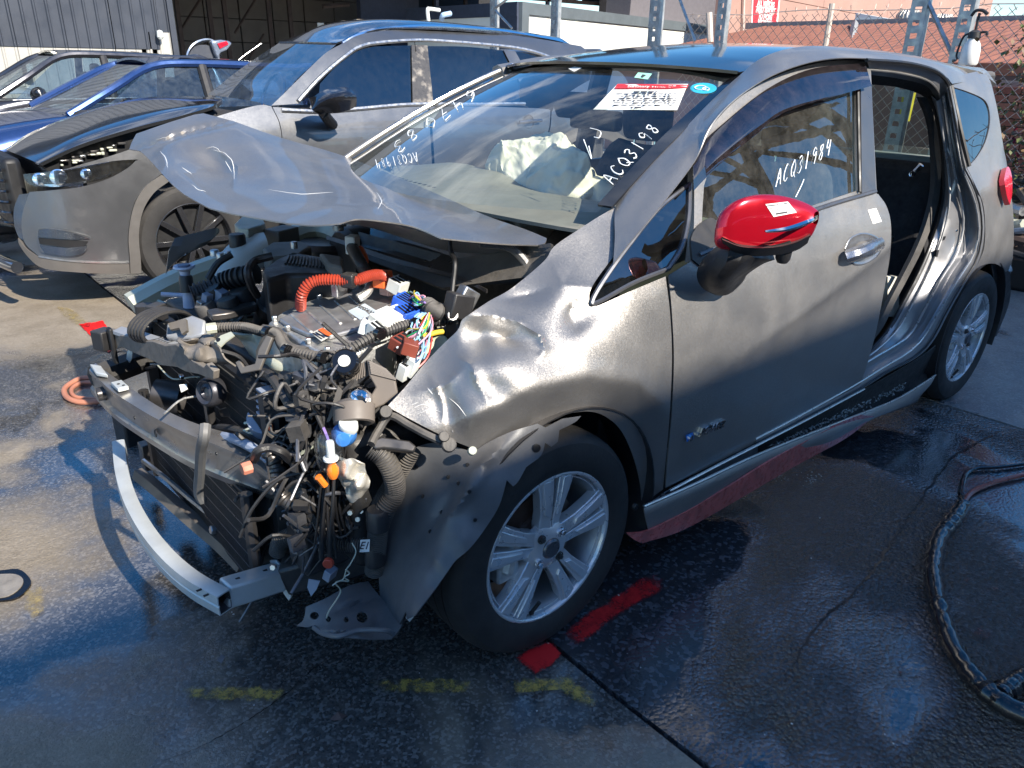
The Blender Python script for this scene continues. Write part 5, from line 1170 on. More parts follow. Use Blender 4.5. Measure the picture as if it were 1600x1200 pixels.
conn(632, 580, .80, (.03, .022, .04), whitep, slots=2); conn(644, 573, .81, (.025, .022, .045), whitep); conn(622, 446, .90, (.045, .04, .035), whitep, slots=3); conn(576, 512, .87, (.04, .04, .03), whitep, a=.9); conn(594, 516, .87, (.05, .04, .035), whitep, a=.2, slots=4)
conn(612, 500, .88, (.10, .06, .03), mat('cream_label'), a=.3); conn(606, 496, .89, (.05, .05, .025), whitep)
tubep('wiring_conduit', [(668, 478, 'z', .90), (680, 486, 'z', .90), (694, 490, 'z', .88)], .020, dustblk, CAR, rib=.012, n=12)
box('relay_bracket', V3(728, 466, y=-.60), (.05, .03, .05), steel, R=Matrix.Rotation(.6, 3, 'Y')); box('relay_bracket', V3(716, 478, y=-.60), (.06, .04, .06), blk, R=Matrix.Rotation(.3, 3, 'Y'))
disc('washer_nut', V3(706, 494, y=-.60), .014, .02, (-.4, -.8, .4), steel, n=10)
box('fuse_box', V3(718, 512, y=-.58), (.05, .05, .08), dustblk)
plate('battery_tray', [(668, 530, 1), (694, 522, 1), (702, 532, 1), (700, 562, 1), (688, 578, 1), (652, 600, 1), (650, 588, 1), (660, 560, 1)], (V3(680, 560, y=-.60), (-.45, -.75, .45)), .12, mat('pale_green_plastic', (.50, .54, .36), rough=.45, var=.1), CAR, bevel=.006)
tubep('yellow_strap', [(660, 526, 'y', -.62), (680, 520, 'y', -.62), (692, 518, 'y', -.62)], .006, mat('yellow_strap_plastic', (.7, .5, .05), rough=.5), CAR)
# ribbed brown-grey heat shield
hsm = mat('brown_grey_plastic', (.15, .125, .105), rough=.55, var=.12, dust=.15)
hp = (V3(600, 605, y=-.66), Vector((-.55, -.75, .35)))
hsd = plate('ribbed_duct', [(573, 562, 1), (596, 572, 1), (617, 592, 1), (621, 614, 1), (600, 632, 1), (572, 645, 1), (569, 636, 1), (587, 605, 1), (576, 586, 1)], hp, .02, hsm, CAR, bevel=.003)
for k in range(8):
    t = k/7; a = PP(577+t*3, 565+t*18, hp[0], hp[1]); b = PP(604+t*15, 578+t*15, hp[0], hp[1]); mb = MB(); mb.tube([Vector(a)+hp[1].normalized()*.002, Vector(b)+hp[1].normalized()*.002], .0028, n=5); mb.build('rib', hsm, hsd)
hp2 = (V3(560, 585, y=-.60), Vector((-.8, -.45, .3)))
hs2 = plate('ribbed_duct_side', [(572, 563, 1), (576, 586, 1), (560, 600, 1), (548, 598, 1), (556, 576, 1)], hp2, .02, blk, CAR)
for k in range(6):
    t = k/5; a = PP(558+t*14, 572+t*-8+0, hp2[0], hp2[1]); b = PP(550+t*20, 598-t*10, hp2[0], hp2[1]); mb = MB(); mb.tube([Vector(a)+hp2[1].normalized()*.002, Vector(b)+hp2[1].normalized()*.002], .0025, n=5); mb.build('rib', hsm, hs2)
# filler caps, lamp parts
ax_ = (-.5, -.55, .6)
disc('oil_cap', V3(543, 571, y=-.58), .030, .03, ax_, blkg, n=24); disc('cap_sticker', V3(543, 571, y=-.58)+Vector(ax_).normalized()*.0305, .013, .004, ax_, labelw, n=20)
mb = MB(); c = V3(562, 624, y=-.66); mb.lathe([(0, .03), (.012, .028), (.022, .018), (.027, 0), (.02, -.03), (0, -.03)], c, axis=(-.45, -.8, .25), n=28); mb.build('headlamp_projector', chrome, CAR)
mb = MB(); mb.lathe([(.036, .02), (.043, .018), (.045, -.02), (.03, -.03), (.03, .01)], V3(553, 648, y=-.66), axis=(-.3, -.5, -.75), n=32, closedprof=True); mb.build('lamp_ring', hsm, CAR)
disc('lamp_socket', V3(545, 668, y=-.67), .020, .03, (-.3, -.5, .7), whitep, n=24)
mb = MB(); mb.lathe([(0, .022), (.015, .02), (.022, .008), (.027, -.01)], V3(537, 682, y=-.67), axis=(-.5, -.8, .1), n=28); mb.build('blue_lamp_cover', mat('blue_tinted_plastic', (.05, .2, .55), rough=.15, coat=1), CAR)
mb = MB(); c = V3(514, 700, y=-.66); mb.lathe([(.0, .040), (.018, .038), (.028, .022), (.030, 0), (.028, -.03), (.024, -.045)], c, axis=(0, 0, 1), n=28); mb.build('clear_lamp_bowl', glassc, CAR)
disc('bulb_holder', V3(517, 712, y=-.68), .009, .034, (.0, 0, 1), labelw, n=14); disc('bulb_collar', V3(517, 718, y=-.68), .016, .006, (0, 0, 1), labelw, n=18)
mb = MB(); mb.lathe([(0, -.020), (.008, -.018), (.013, -.006), (.013, .006), (.006, .02)], V3(520, 735, y=-.68), axis=(0, 0, 1), n=18); mb.build('amber_bulb', amber, CAR)
tubep('lamp_wire', [(505, 668, 'y', -.66), (512, 685, 'y', -.67), (516, 703, 'y', -.68)], .003, wm['violet'], CAR, n=5)
tubep('amber_reflector', [(497, 745, 'y', -.66), (503, 752, 'y', -.66), (508, 758, 'y', -.66)], .008, amber, CAR)
grid('torn_lamp_foil', [[V3(524, 728, y=-.66), V3(540, 716, y=-.68), V3(558, 717, y=-.70), V3(572, 735, y=-.70)], [V3(528, 745, y=-.66), V3(545, 742, y=-.70), V3(562, 738, y=-.69), V3(577, 748, y=-.70)], [V3(534, 758, y=-.66), V3(546, 760, y=-.67), V3(558, 758, y=-.71), V3(576, 760, y=-.70)], [V3(548, 778, y=-.66), V3(552, 782, y=-.67), V3(560, 776, y=-.68), V3(570, 768, y=-.68)]], mat('champagne_foil', (.62, .58, .50), rough=.3, metal=.5, var=.1), CAR, thick=.003, jit=.008, jsc=40)
conn(481, 706, .52, (.05, .04, .05), mat('cream_label'), a=.2, slots=3); conn(492, 716, .50, (.04, .03, .03), labelw, a=.8); conn(474, 715, .50, (.035, .03, .03), labelw, a=-.3)
mb = MB(); random.seed(6)
plate('lamp_bracket', [(578, 690, 1), (596, 682, 1), (640, 688, 1), (651, 697, 1), (646, 706, 1), (600, 700, 1), (586, 702, 1)], (V3(612, 694, y=-.72), (-.3, -.6, .7)), .02, dgm, CAR, bevel=.004)
tubep('lamp_bracket', [(580, 694, 'y', -.70), (592, 672, 'y', -.68), (610, 650, 'y', -.68), (640, 665, 'y', -.72), (664, 678, 'y', -.76), (690, 690, 'y', -.79)], .009, dustblk, CAR)
for (u, v, y, r) in [(603, 645, -.68, .014), (693, 683, -.79, .012), (701, 696, -.80, .016), (737, 705, -.82, .010)]:
    disc('trim_fastener', V3(u, v, y=y), r, .02, (-.4, -.7, .5), creamm if r == .010 else dustblk, n=14)
# --- corrugated black hoses near the wheel
tubep('corrugated_hose', [(580, 700, 'y', -.68), (600, 715, 'y', -.70), (614, 742, 'y', -.71), (617, 770, 'y', -.70), (602, 796, 'y', -.69), (592, 822, 'y', -.68), (588, 858, 'y', -.66), (585, 892, 'y', -.64)], .021, dustblk, CAR, n=14, rib=.006, ribn=4)
tubep('corrugated_hose', [(646, 702, 'y', -.70), (632, 724, 'y', -.69), (616, 752, 'y', -.67), (590, 790, 'y', -.64)], .018, dustblk, CAR, n=14, rib=.006, ribn=4)
tubep('corrugated_hose', [(434, 862, 'y', -.40), (440, 845, 'y', -.42), (462, 838, 'y', -.46), (500, 842, 'y', -.52), (545, 850, 'y', -.60), (575, 853, 'y', -.65)], .020, dustblk, CAR, n=14, rib=.007, ribn=4)
tubep('taped_hose', [(420, 705, 'y', -.48), (432, 730, 'y', -.50), (434, 760, 'y', -.52), (446, 782, 'y', -.54), (470, 790, 'y', -.57), (494, 787, 'y', -.60)], .018, dgm, CAR, n=12, rib=.02, ribn=6)
disc('hose_joint', V3(591, 825, y=-.69), .026, .05, (0, 0, 1), blk); disc('hose_joint', V3(586, 880, y=-.66), .024, .05, (0, 0, 1), blk)
tg = plate('hose_tag', [(563, 844, 1), (578, 843, 1), (577, 862, 1), (562, 863, 1)], (V3(570, 853, y=-.69), (-.5, -.8, .2)), .002, labelw, CAR)
tt = text('tag_lettering', 'E1', V3(570, 853, y=-.693), V3(578, 853, y=-.693)-V3(570, 853, y=-.693), V3(570, 843, y=-.693)-V3(570, 853, y=-.693), .026, ink, tg, ext=.0006)
tubep('loose_twine', [(550, 848, 'y', -.68), (556, 862, 'y', -.69), (548, 880, 'y', -.69), (541, 890, 'y', -.69), (536, 905, 'y', -.69), (524, 911, 'y', -.69), (532, 925, 'y', -.69), (514, 955, 'y', -.69), (510, 966, 'y', -.69)], .0018, creamm, CAR, n=4, spl=8)
tubep('loose_twine', [(540, 890, 'y', -.69), (546, 896, 'y', -.69), (538, 902, 'y', -.69), (545, 908, 'y', -.69), (530, 908, 'y', -.69), (519, 915, 'y', -.69)], .0018, creamm, CAR, n=4, spl=6)
# lower gearbox area
gb = plate('oil_pump_housing', [(455, 802, 1), (500, 800, 1), (506, 840, 1), (505, 862, 1), (492, 873, 1), (454, 870, 1)], (V3(480, 835, y=-.52), (-.8, -.5, .2)), .08, mat('shaded_cast_metal', (.16, .16, .17), rough=.45, metal=.7, var=.3, vscale=20, bump=.3, bscale=90), CAR, bevel=.008)  # darker copy of the cast aluminium, shade put into its colour
mb = MB(); mb.lathe([(.011, .006), (.020, .006), (.022, 0), (.011, 0)], V3(481, 819, y=-.53), axis=(-.8, -.5, .2), n=24, closedprof=True); mb.lathe([(0, .004), (.006, .004), (.006, 0)], V3(481, 819, y=-.53), axis=(-.8, -.5, .2), n=12); mb.build('pulley_face', eng, gb)
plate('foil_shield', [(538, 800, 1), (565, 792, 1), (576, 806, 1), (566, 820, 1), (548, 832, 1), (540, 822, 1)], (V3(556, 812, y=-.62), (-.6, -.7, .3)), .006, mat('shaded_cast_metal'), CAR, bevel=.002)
for (u, v) in [(565, 797), (560, 810), (428, 885), (548, 800)]: disc('bolt_head', V3(u, v, y=-.63), .007, .01, (-.6, -.7, .3), steel, n=6)
plate('grey_splash_sheet', [(355, 822, 1), (363, 811), (372, 810, 1), (368, 826), (378, 838), (392, 836), (404, 838, 1), (405, 846), (398, 856), (402, 872, 1), (378, 872, 1), (364, 858), (356, 840)], (V3(380, 842, x=-.56), (-.9, -.3, .2)), .004, wal, CAR)
plate('black_duct', [(372, 806, 1), (420, 798, 1), (452, 812, 1), (446, 868, 1), (424, 884, 1), (380, 880, 1)], (V3(410, 840, x=-.50), (-.85, -.45, .2)), .06, blk, CAR, bevel=.01)
plate('black_duct', [(366, 768, 1), (402, 762, 1), (440, 790, 1), (430, 806, 1), (400, 812, 1), (360, 806, 1)], (V3(400, 786, x=-.54), (-.85, -.35, .3)), .03, dustblk, CAR, bevel=.006)
tubep('hanging_strap', [(321, 664, 'x', -.68), (319, 682, 'x', -.69), (314, 705, 'x', -.69), (312, 740, 'x', -.68), (310, 768, 'x', -.67), (316, 782, 'x', -.66)], .012, mat('grey_rubber_strap', (.13, .13, .13), rough=.6, var=.3, dust=.3), CAR)
tubep('broken_cable', [(397, 718, 'x', -.62), (404, 704, 'x', -.62), (420, 700, 'x', -.60), (440, 706, 'x', -.58), (452, 718, 'x', -.56)], .010, blk, CAR)
disc('copper_terminal', V3(392, 729, x=-.63), .014, .02, (-1, 0, 0), mat('copper_orange', (.6, .22, .14), rough=.5), n=8)
# --- bumper beam (dark) and its rail, loft in height planes
Bt = [(149, 567, .585), (168, 582, .585), (196, 601, .585), (246, 634, .585), (282, 652, .585), (322, 667, .58), (367, 680, .575), (401, 700, .57), (425, 722, .565)]
Bf = [(139, 578, .58), (154, 592, .58), (176, 612, .58), (210, 634, .58), (246, 655, .58), (289, 676, .575), (345, 698, .57), (397, 722, .56), (428, 748, .55)]
Bg = [(140, 584, .565), (155, 599, .565), (178, 619, .563), (211, 641, .563), (247, 663, .56), (290, 685, .557), (345, 706, .555), (396, 730, .545), (427, 754, .54)]
Bh = [(143, 586, .55), (158, 602, .55), (181, 623, .548), (214, 645, .548), (250, 667, .545), (293, 690, .542), (347, 712, .54), (397, 735, .53), (427, 758, .525)]
Bi = [(144, 602, .50), (160, 622, .50), (184, 642, .50), (217, 666, .50), (252, 689, .495), (296, 714, .49), (348, 737, .485), (397, 756, .48), (430, 770, .475)]
Bj = [(141, 606, .495), (158, 627, .49), (182, 650, .49), (215, 673, .49), (250, 695, .485), (294, 720, .48), (347, 744, .475), (396, 762, .47), (430, 776, .465)]
Bk = [(143, 614, .47), (160, 635, .465), (184, 658, .465), (217, 681, .465), (251, 703, .46), (295, 729, .455), (348, 752, .45), (397, 770, .445), (430, 782, .44)]
beam = loft('bumper_beam', [Bt, Bf, Bg, Bh, Bi, Bj, Bk], beamm, CAR, ax='z', thick=.012, n=50)
for (u, v, z, r) in [(166, 614, .53, .016), (246, 676, .52, .010), (213, 652, .535, .005), (319, 700, .53, .012), (192, 620, .565, .004), (341, 708, .55, .004)]:
    c = V3(u, v, z=z); mb = MB(); mb.lathe([(0, .001), (r*.8, .001), (r, .002), (r*1.1, 0)], c+Vector((-.004, 0, 0)), axis=(-1, 0, .1), n=16, ); mb.build('beam_hole', seal, beam)
c = V3(170, 613, z=.53); mb = MB(); mb.lathe([(.012, .03), (.020, .03), (.022, 0), (.012, 0)], c, axis=(-1, .1, 0), n=20, closedprof=True); mb.build('tow_eye_socket', dgm, beam)
plate('beam_end_plate', [(140, 568, 1), (158, 571, 1), (168, 585, 1), (150, 582, 1)], ('z', .60), .012, wal, CAR, bevel=.003)
bp_ = plate('beam_bracket', [(173, 597, 1), (190, 593, 1), (201, 603, 1), (184, 607, 1)], ('z', .60), .012, wal, CAR, bevel=.002)
for u, v in [(185, 600), (193, 602)]: disc('bolt_hole', V3(u, v, z=.6005), .004, .001, (0, 0, 1), seal, bp_, n=10)
tubep('crash_can', [(150, 590, 'z', .54), (190, 575, 'z', .54), (230, 560, 'z', .54)], .04, eng, CAR, spl=2)
# --- radiator pack
core = MB(); core.box((-.50, .06, .46), (.025, .84, .50)); rad = core.build('radiator', seal, CAR)
mb = MB()
for i in range(150):
    y = -.35+i*.82/149; mb.box((-.5145, y, .46), (.003, .0016, .48))
tag(mb.build('radiator_fins', mat('radiator_fin_metal', (.10, .10, .10), rough=.5, metal=.6), rad, smooth=False), kind='stuff')
for z in np.linspace(.24, .68, 12):
    mb = MB(); mb.box((-.5155, .06, z), (.0012, .82, .004)); mb.build('radiator_tube', dgm, rad)
def frame(px, z0, z1, r, m, name): pass
mb = MB(); mb.tube([(-.52, .50, .18), (-.52, .50, .72)], .03, n=6); mb.build('radiator_side_tank', blk, CAR)
mb = MB(); mb.tube([(-.50, -.38, .18), (-.50, -.38, .72)], .03, n=6); mb.build('radiator_side_tank', blk, CAR)
tubep('lower_crossmember', [(218, 742, 'z', .20), (250, 768, 'z', .19), (300, 812, 'z', .18), (345, 850, 'z', .17), (384, 888, 'z', .16)], .026, mat('dusty_brown_grey_metal', (.12, .105, .095), rough=.5, metal=.3, dust=.2), CAR, n=6)
tubep('lower_crossmember', [(224, 720, 'z', .25), (260, 748, 'z', .25), (310, 790, 'z', .24), (356, 824, 'z', .23)], .008, steel, CAR, n=6)
disc('bolt_head', V3(337, 827, z=.22), .013, .015, (-1, 0, .2), steel, n=6)
box('radiator_bracket', V3(228, 712, x=-.56), (.03, .05, .10), dgm); box('radiator_bracket', V3(270, 690, x=-.58), (.02, .03, .06), dgm)
box('side_duct', V3(205, 665, x=-.50), (.10, .10, .24), blk, R=Matrix.Rotation(.2, 3, 'Z'), bevel=.01)
# upper radiator support, broken plastic
sup = mat('dusty_broken_plastic', (.16, .14, .12), rough=.6, var=.25, vscale=25, bump=.3, dust=.3)
A_, B_ = P(172, 530, z=.66), P(330, 582, z=.74); pf_ = fplane(A_, B_)
plate('radiator_support', [(168, 514, 1), (176, 517, 1), (188, 524, 1), (205, 526, 1), (218, 533, 1), (238, 533, 1), (258, 540, 1), (274, 538, 1), (288, 546, 1), (292, 556, 1), (300, 563, 1), (318, 574, 1), (322, 568, 1), (334, 580, 1), (333, 593, 1), (322, 590, 1), (311, 585, 1), (290, 581, 1), (277, 574, 1), (252, 571, 1), (232, 561, 1), (210, 552, 1), (192, 543, 1), (182, 545, 1), (176, 538, 1), (170, 528, 1)], pf_, .016, sup, CAR, bevel=.002)
plate('radiator_support_top', [(176, 517, 1), (190, 510, 1), (230, 520, 1), (262, 530, 1), (290, 536, 1), (288, 546, 1), (270, 541, 1), (236, 534, 1), (205, 527, 1)], ('z', .70), .01, mat('pale_dusty_sheet', (.40, .42, .45), rough=.45, metal=.4, dust=.2), CAR)
box('support_end_bracket', V3(163, 530, z=.66), (.05, .05, .06), blk, R=Matrix.Rotation(.4, 3, 'Z'))
box('lamp_mount', V3(176, 540, z=.65), (.012, .03, .11), seal)
grid('crumpled_slam_panel', [[V3(278, 532, z=.76), V3(300, 527, z=.78), V3(322, 522, z=.77), V3(338, 523, z=.79)], [V3(286, 543, z=.77), V3(305, 536, z=.75), V3(318, 534, z=.78), V3(334, 532, z=.77)], [V3(292, 554, z=.75), V3(312, 546, z=.775), V3(330, 541, z=.76), V3(346, 546, z=.78)], [V3(296, 560, z=.745), V3(318, 562, z=.75), V3(336, 558, z=.755), V3(356, 560, z=.76)], [V3(306, 566, z=.72), V3(324, 567, z=.72), V3(345, 567, z=.73), V3(370, 570, z=.74)]], sup, CAR, thick=.004, jit=.010, jsc=22)
plate('torn_bracket', [(367, 566, 1), (374, 562, 1), (380, 573, 1), (398, 568, 1), (404, 545, 1), (416, 524, 1), (425, 527, 1), (412, 560, 1), (405, 578, 1), (376, 584, 1)], (V3(395, 560, z=.80), (-.8, -.3, .5)), .008, mat('grey_brown_bracket', (.10, .09, .08), rough=.5, dust=.3), CAR, bevel=.002)
plate('torn_bracket', [(400, 548, 1), (408, 528, 1), (418, 522, 1), (410, 545, 1), (400, 566, 1)], (V3(405, 545, z=.81), (-.9, .1, .4)), .02, dgm, CAR)
plate('latch_bracket', [(334, 534, 1), (345, 524, 1), (361, 518, 1), (366, 524, 1), (352, 534, 1), (341, 545, 1)], (V3(350, 530, z=.79), (-.6, -.3, .7)), .004, creamm, CAR)
disc('bolt_hole', V3(343, 534, z=.79)+Vector((-.003, -.002, .006)), .006, .001, (-.6, -.3, .7), seal, n=10)
# pale inner body: cream headlamp panels
grid('inner_body_panel', [[V3(361, 519, z=.78), V3(385, 520, z=.79), V3(410, 528, z=.78), V3(436, 548, z=.77)], [V3(378, 530, z=.76), V3(396, 534, z=.765), V3(415, 548, z=.76), V3(448, 566, z=.75)], [V3(392, 548, z=.74), V3(408, 556, z=.745), V3(430, 570, z=.74), V3(470, 582, z=.73)], [V3(402, 566, z=.70), V3(418, 580, z=.70), V3(445, 594, z=.70), V3(474, 600, z=.70)], [V3(412, 580, z=.66), V3(430, 600, z=.66), V3(452, 612, z=.66), V3(470, 622, z=.66)]], creamm, CAR, nu=4, nv=4, thick=.006, jit=.006, jsc=18)
plate('inner_body_bracket', [(440, 588, 1), (462, 584, 1), (490, 582, 1), (486, 600, 1), (470, 614, 1), (462, 622, 1), (450, 604, 1)], (V3(465, 600, z=.70), (-.75, -.45, .4)), .006, creamm, CAR, bevel=.002)
disc('bolt_hole', V3(465, 604, z=.70)+Vector((-.005, -.003, .003)), .010, .001, (-.75, -.45, .4), seal, n=14)
disc('bolt_head', V3(477, 615, z=.68), .008, .01, (-.7, -.4, .4), mat('rusty_iron'), n=6)
plate('inner_body_panel_lower', [(410, 590, 1), (424, 600, 1), (444, 615, 1), (446, 640, 1), (430, 650, 1), (414, 630, 1)], (V3(430, 620, x=-.44), (-.8, -.45, .3)), .01, dgm, CAR)
# belts, alternator-like round parts at left
for k in range(5):
    mb = MB(); c = V3(243+k*5, 508+k*1.2, z=.74); mb.tube([c+Vector((0, .09*math.cos(t), .05*math.sin(t))) if False else c+Vector((.075*math.cos(t), .02*math.cos(t), .045*math.sin(t))) for t in np.linspace(0, 2*PI, 25)], .006, n=6, caps=False); mb.build('coiled_cable', blk, CAR)
plate('silver_cover', [(260, 505, 1), (300, 492, 1), (320, 500, 1), (318, 522, 1), (300, 528, 1), (258, 528, 1)], (V3(290, 512, z=.74), (-.6, -.4, .7)), .05, mat('pale_dusty_sheet'), CAR, bevel=.006)
plate('silver_cover', [(205, 500, 1), (226, 492, 1), (246, 490, 1), (232, 508, 1), (210, 516, 1)], ('z', .70), .02, mat('pale_dusty_sheet'), CAR, bevel=.003)
box('black_lug', V3(245, 488, z=.74), (.05, .04, .05), blk, R=Matrix.Rotation(.6, 3, 'Z'))
plate('dark_bracket', [(262, 505, 1), (290, 498, 1), (292, 516, 1), (284, 522, 1), (280, 512, 1), (266, 515, 1)], (V3(280, 508, z=.755), (-.6, -.4, .7)), .01, mat('grey_brown_bracket'), CAR)
for (u, v, z, r, m_) in [(293, 456, .80, .02, blk), (322, 478, .78, .03, eng), (346, 470, .80, .025, blk), (362, 492, .78, .03, eng), (383, 476, .79, .035, blk), (330, 498, .76, .03, dustblk)]:
    disc('engine_fitting', V3(u, v, z=z-.02), r, .05, (random.uniform(-.5, .2), random.uniform(-.4, .2), 1), m_)
conn(324, 470, .79, (.03, .02, .05), mat('grey_blue_plastic', (.3, .34, .42), rough=.5)); conn(345, 463, .80, (.03, .03, .04), mat('grey_blue_plastic')); conn(316, 477, .78, (.03, .02, .03), steel)
plate('grey_arm', [(322, 484, 1), (350, 478, 1), (398, 470, 1), (402, 476, 1), (360, 488, 1), (330, 492, 1)], ('z', .79), .02, dgm, CAR, bevel=.004)
# horn, round duct, cooling fan motor
mb = MB(); c = V3(329, 612, x=-.56); mb.lathe([(0, .012), (.010, .012), (.014, .018), (.022, .014), (.030, .020), (.036, .014), (.040, 0), (.036, -.02), (0, -.02)], c, axis=(-.9, -.35, .25), n=32); mb.build('horn', mat('horn_grey', (.07, .07, .08), rough=.35, metal=.6), CAR)
box('horn_bracket', V3(327, 640, x=-.55), (.02, .03, .08), dgm)
mb = MB(); c = V3(268, 620, x=-.57); mb.lathe([(.042, .045), (.047, .045), (.048, -.03), (.043, -.03)], c, axis=(-.75, .55, .15), n=36, closedprof=True); mb.build('air_duct_ring', dgm, CAR)
plate('duct_label', [(280, 601, 1), (291, 600, 1), (293, 608, 1), (283, 613, 1)], (V3(286, 606, x=-.60), (-.6, -.4, .6)), .002, labelw, CAR)
disc('glint_disc', V3(286, 588, x=-.56), .008, .01, (-1, 0, 0), chrome, n=12)  # small chrome disc stands for a bright glint
tubep('bonnet_release_cable', [(176, 555, 'x', -.60), (182, 550, 'x', -.58), (195, 549, 'x', -.57), (208, 562, 'x', -.57), (222, 575, 'x', -.56), (245, 572, 'x', -.56)], .004, dgm, CAR)
plate('latch_clip', [(200, 542, 1), (208, 541, 1), (206, 560, 1), (202, 567, 1), (197, 562, 1)], (V3(203, 553, x=-.60), (-.9, -.3, .1)), .003, wal, CAR)
# connectors and blue-grey parts right of the horn
plate('ribbed_connector', [(408, 606, 1), (420, 602, 1), (422, 650, 1), (412, 655, 1)], (V3(415, 630, x=-.50), (-.8, -.5, .2)), .03, mat('grey_blue_plastic'), CAR, bevel=.003)
for k in range(5): box('connector_tooth', V3(415, 610+k*9, x=-.51), (.03, .04, .006), mat('grey_blue_plastic'), bevel=.001)
mb = MB(); mb.lathe([(.03, .05), (.062, .045), (.066, .0), (.06, -.03), (.02, -.03)], V3(432, 665, x=-.46), axis=(-.3, -.3, .9), n=32); mb.build('blue_grey_fan_housing', mat('grey_blue_plastic'), CAR)
box('sensor_block', V3(425, 660, x=-.50), (.03, .025, .07), seal, R=Matrix.Rotation(.6, 3, 'X')); box('orange_clip', V3(423, 668, x=-.52), (.01, .012, .02), orange2)
plate('dark_stay', [(510, 660, 1), (528, 604, 1), (535, 612, 1), (530, 630, 1), (515, 658, 1)], (V3(520, 635, y=-.62), (-.6, -.7, .2)), .006, mat('grey_brown_bracket'), CAR)
tubep('body_harness', [(412, 582, 'x', -.50), (425, 590, 'x', -.50), (445, 620, 'x', -.50), (460, 650, 'x', -.50), (464, 680, 'x', -.50), (458, 706, 'x', -.52)], .012, blk, CAR)
tubep('body_harness', [(487, 586, 'y', -.56), (486, 620, 'y', -.57), (496, 650, 'y', -.60), (508, 676, 'y', -.63)], .005, blk, CAR)
tubep('cooling_pipe', [(328, 672, 'x', -.56), (350, 668, 'x', -.55), (385, 676, 'x', -.53), (404, 690, 'x', -.52), (414, 702, 'x', -.52)], .010, blk, CAR)
tubep('cooling_pipe', [(330, 680, 'x', -.58), (360, 684, 'x', -.57), (395, 700, 'x', -.56), (425, 724, 'x', -.55), (440, 760, 'x', -.53), (436, 800, 'x', -.50)], .012, mat('grey_blue_plastic'), CAR)
for k in range(7):
    tubep('loose_cable', [(500+k*4, 640+random.uniform(-10, 10), 'y', -.60), (505+k*9, 700+random.uniform(-20, 20), 'y', -.62), (500+k*6, 770+random.uniform(-10, 20), 'y', -.62), (490+k*12, 860+random.uniform(-20, 20), 'y', -.62)], random.choice([.003, .004, .006]), random.choice([blk, dgm, seal]), CAR)
tubep('zip_tied_cable', [(522, 745, 'y', -.67), (520, 790, 'y', -.68), (516, 850, 'y', -.68), (518, 885, 'y', -.68)], .004, seal, CAR)
conn(516, 896, .30, (.03, .02, .03), mat('grey_blue_plastic'))
disc('ring_terminal', V3(514, 878, y=-.68), .012, .01, (-.7, -.7, 0), orange, n=14)
plate('dark_box', [(420, 750, 1), (470, 744, 1), (520, 790, 1), (510, 812, 1), (460, 806, 1), (430, 792, 1)], (V3(470, 780, y=-.50), (-.7, -.6, .3)), .10, eng, CAR, bevel=.01)
plate('dark_box', [(400, 610, 1), (300, 600, 1), (300, 660, 1), (400, 680, 1)], (V3(350, 640, x=-.49), (-1, -.1, .1)), .03, blk, CAR, bevel=.006)
plate('grey_label_panel', [(340, 640, 1), (372, 630, 1), (396, 616, 1), (402, 648, 1), (390, 652, 1), (345, 652, 1)], (V3(370, 640, x=-.505), (-1, -.2, .2)), .008, dgm, CAR, bevel=.003)
box('engine_mount', (-.30, -.56, .50), (.28, .16, .34), eng, bevel=.02)
box('chassis_leg', (-.2, -.50, .36), (.66, .10, .12), dgm, bevel=.01)
box('chassis_leg', (-.2, .50, .36), (.66, .10, .12), dgm, bevel=.01)
disc('brake_servo', (.22, .36, .80), .11, .12, (-1, 0, 0), blk, n=32)
# greebles: small fittings and wires that only fill gaps
random.seed(21)
for mname, mm in (('small_black_fittings', blk), ('small_metal_fittings', castal), ('small_grey_fittings', dgm), ('small_pale_fittings', creamm)):
    mb = MB()
    for i in range(210):
        x = random.uniform(-.48, .26); y = random.uniform(-.56, .56); z = random.uniform(.58, .68)
        R_ = Matrix.Rotation(random.uniform(0, 3), 3, 'Z')@Matrix.Rotation(random.uniform(-.5, .5), 3, 'X')
        if i % 3: mb.box((x, y, z), [random.uniform(.008, .04) for _ in range(3)], R_)
        else:
            p = [Vector((x, y, z))]
            for _ in range(3): p.append(p[-1]+Vector((random.uniform(-.1, .1), random.uniform(-.1, .1), random.uniform(-.03, .03))))
            mb.tube(p, random.uniform(.002, .006), n=6, spl=4)
    tag(mb.build(mname, mm, CAR), kind='stuff')
random.seed(22)
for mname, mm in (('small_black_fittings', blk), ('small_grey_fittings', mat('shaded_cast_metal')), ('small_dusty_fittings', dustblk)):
    mb = MB()
    for i in range(200):
        u = random.uniform(420, 600); v = random.uniform(590, 900); 
        if v > 700+(600-u)*1.2: continue
        c = P(u, v, y=random.uniform(-.60, -.52)) if u > 460 else P(u, v, x=random.uniform(-.48, -.42))
        R_ = Matrix.Rotation(random.uniform(0, 3), 3, 'Z')@Matrix.Rotation(random.uniform(-.5, .5), 3, 'X')
        if i % 2: mb.box(c, [random.uniform(.008, .038) for _ in range(3)], R_)
        else:
            p = [Vector(c)]
            for _ in range(3): p.append(p[-1]+Vector((random.uniform(-.07, .07), random.uniform(-.05, .05), random.uniform(-.07, .07))))
            mb.tube(p, random.uniform(.002, .005), n=6, spl=4)
    tag(mb.build(mname, mm, CAR), kind='stuff')
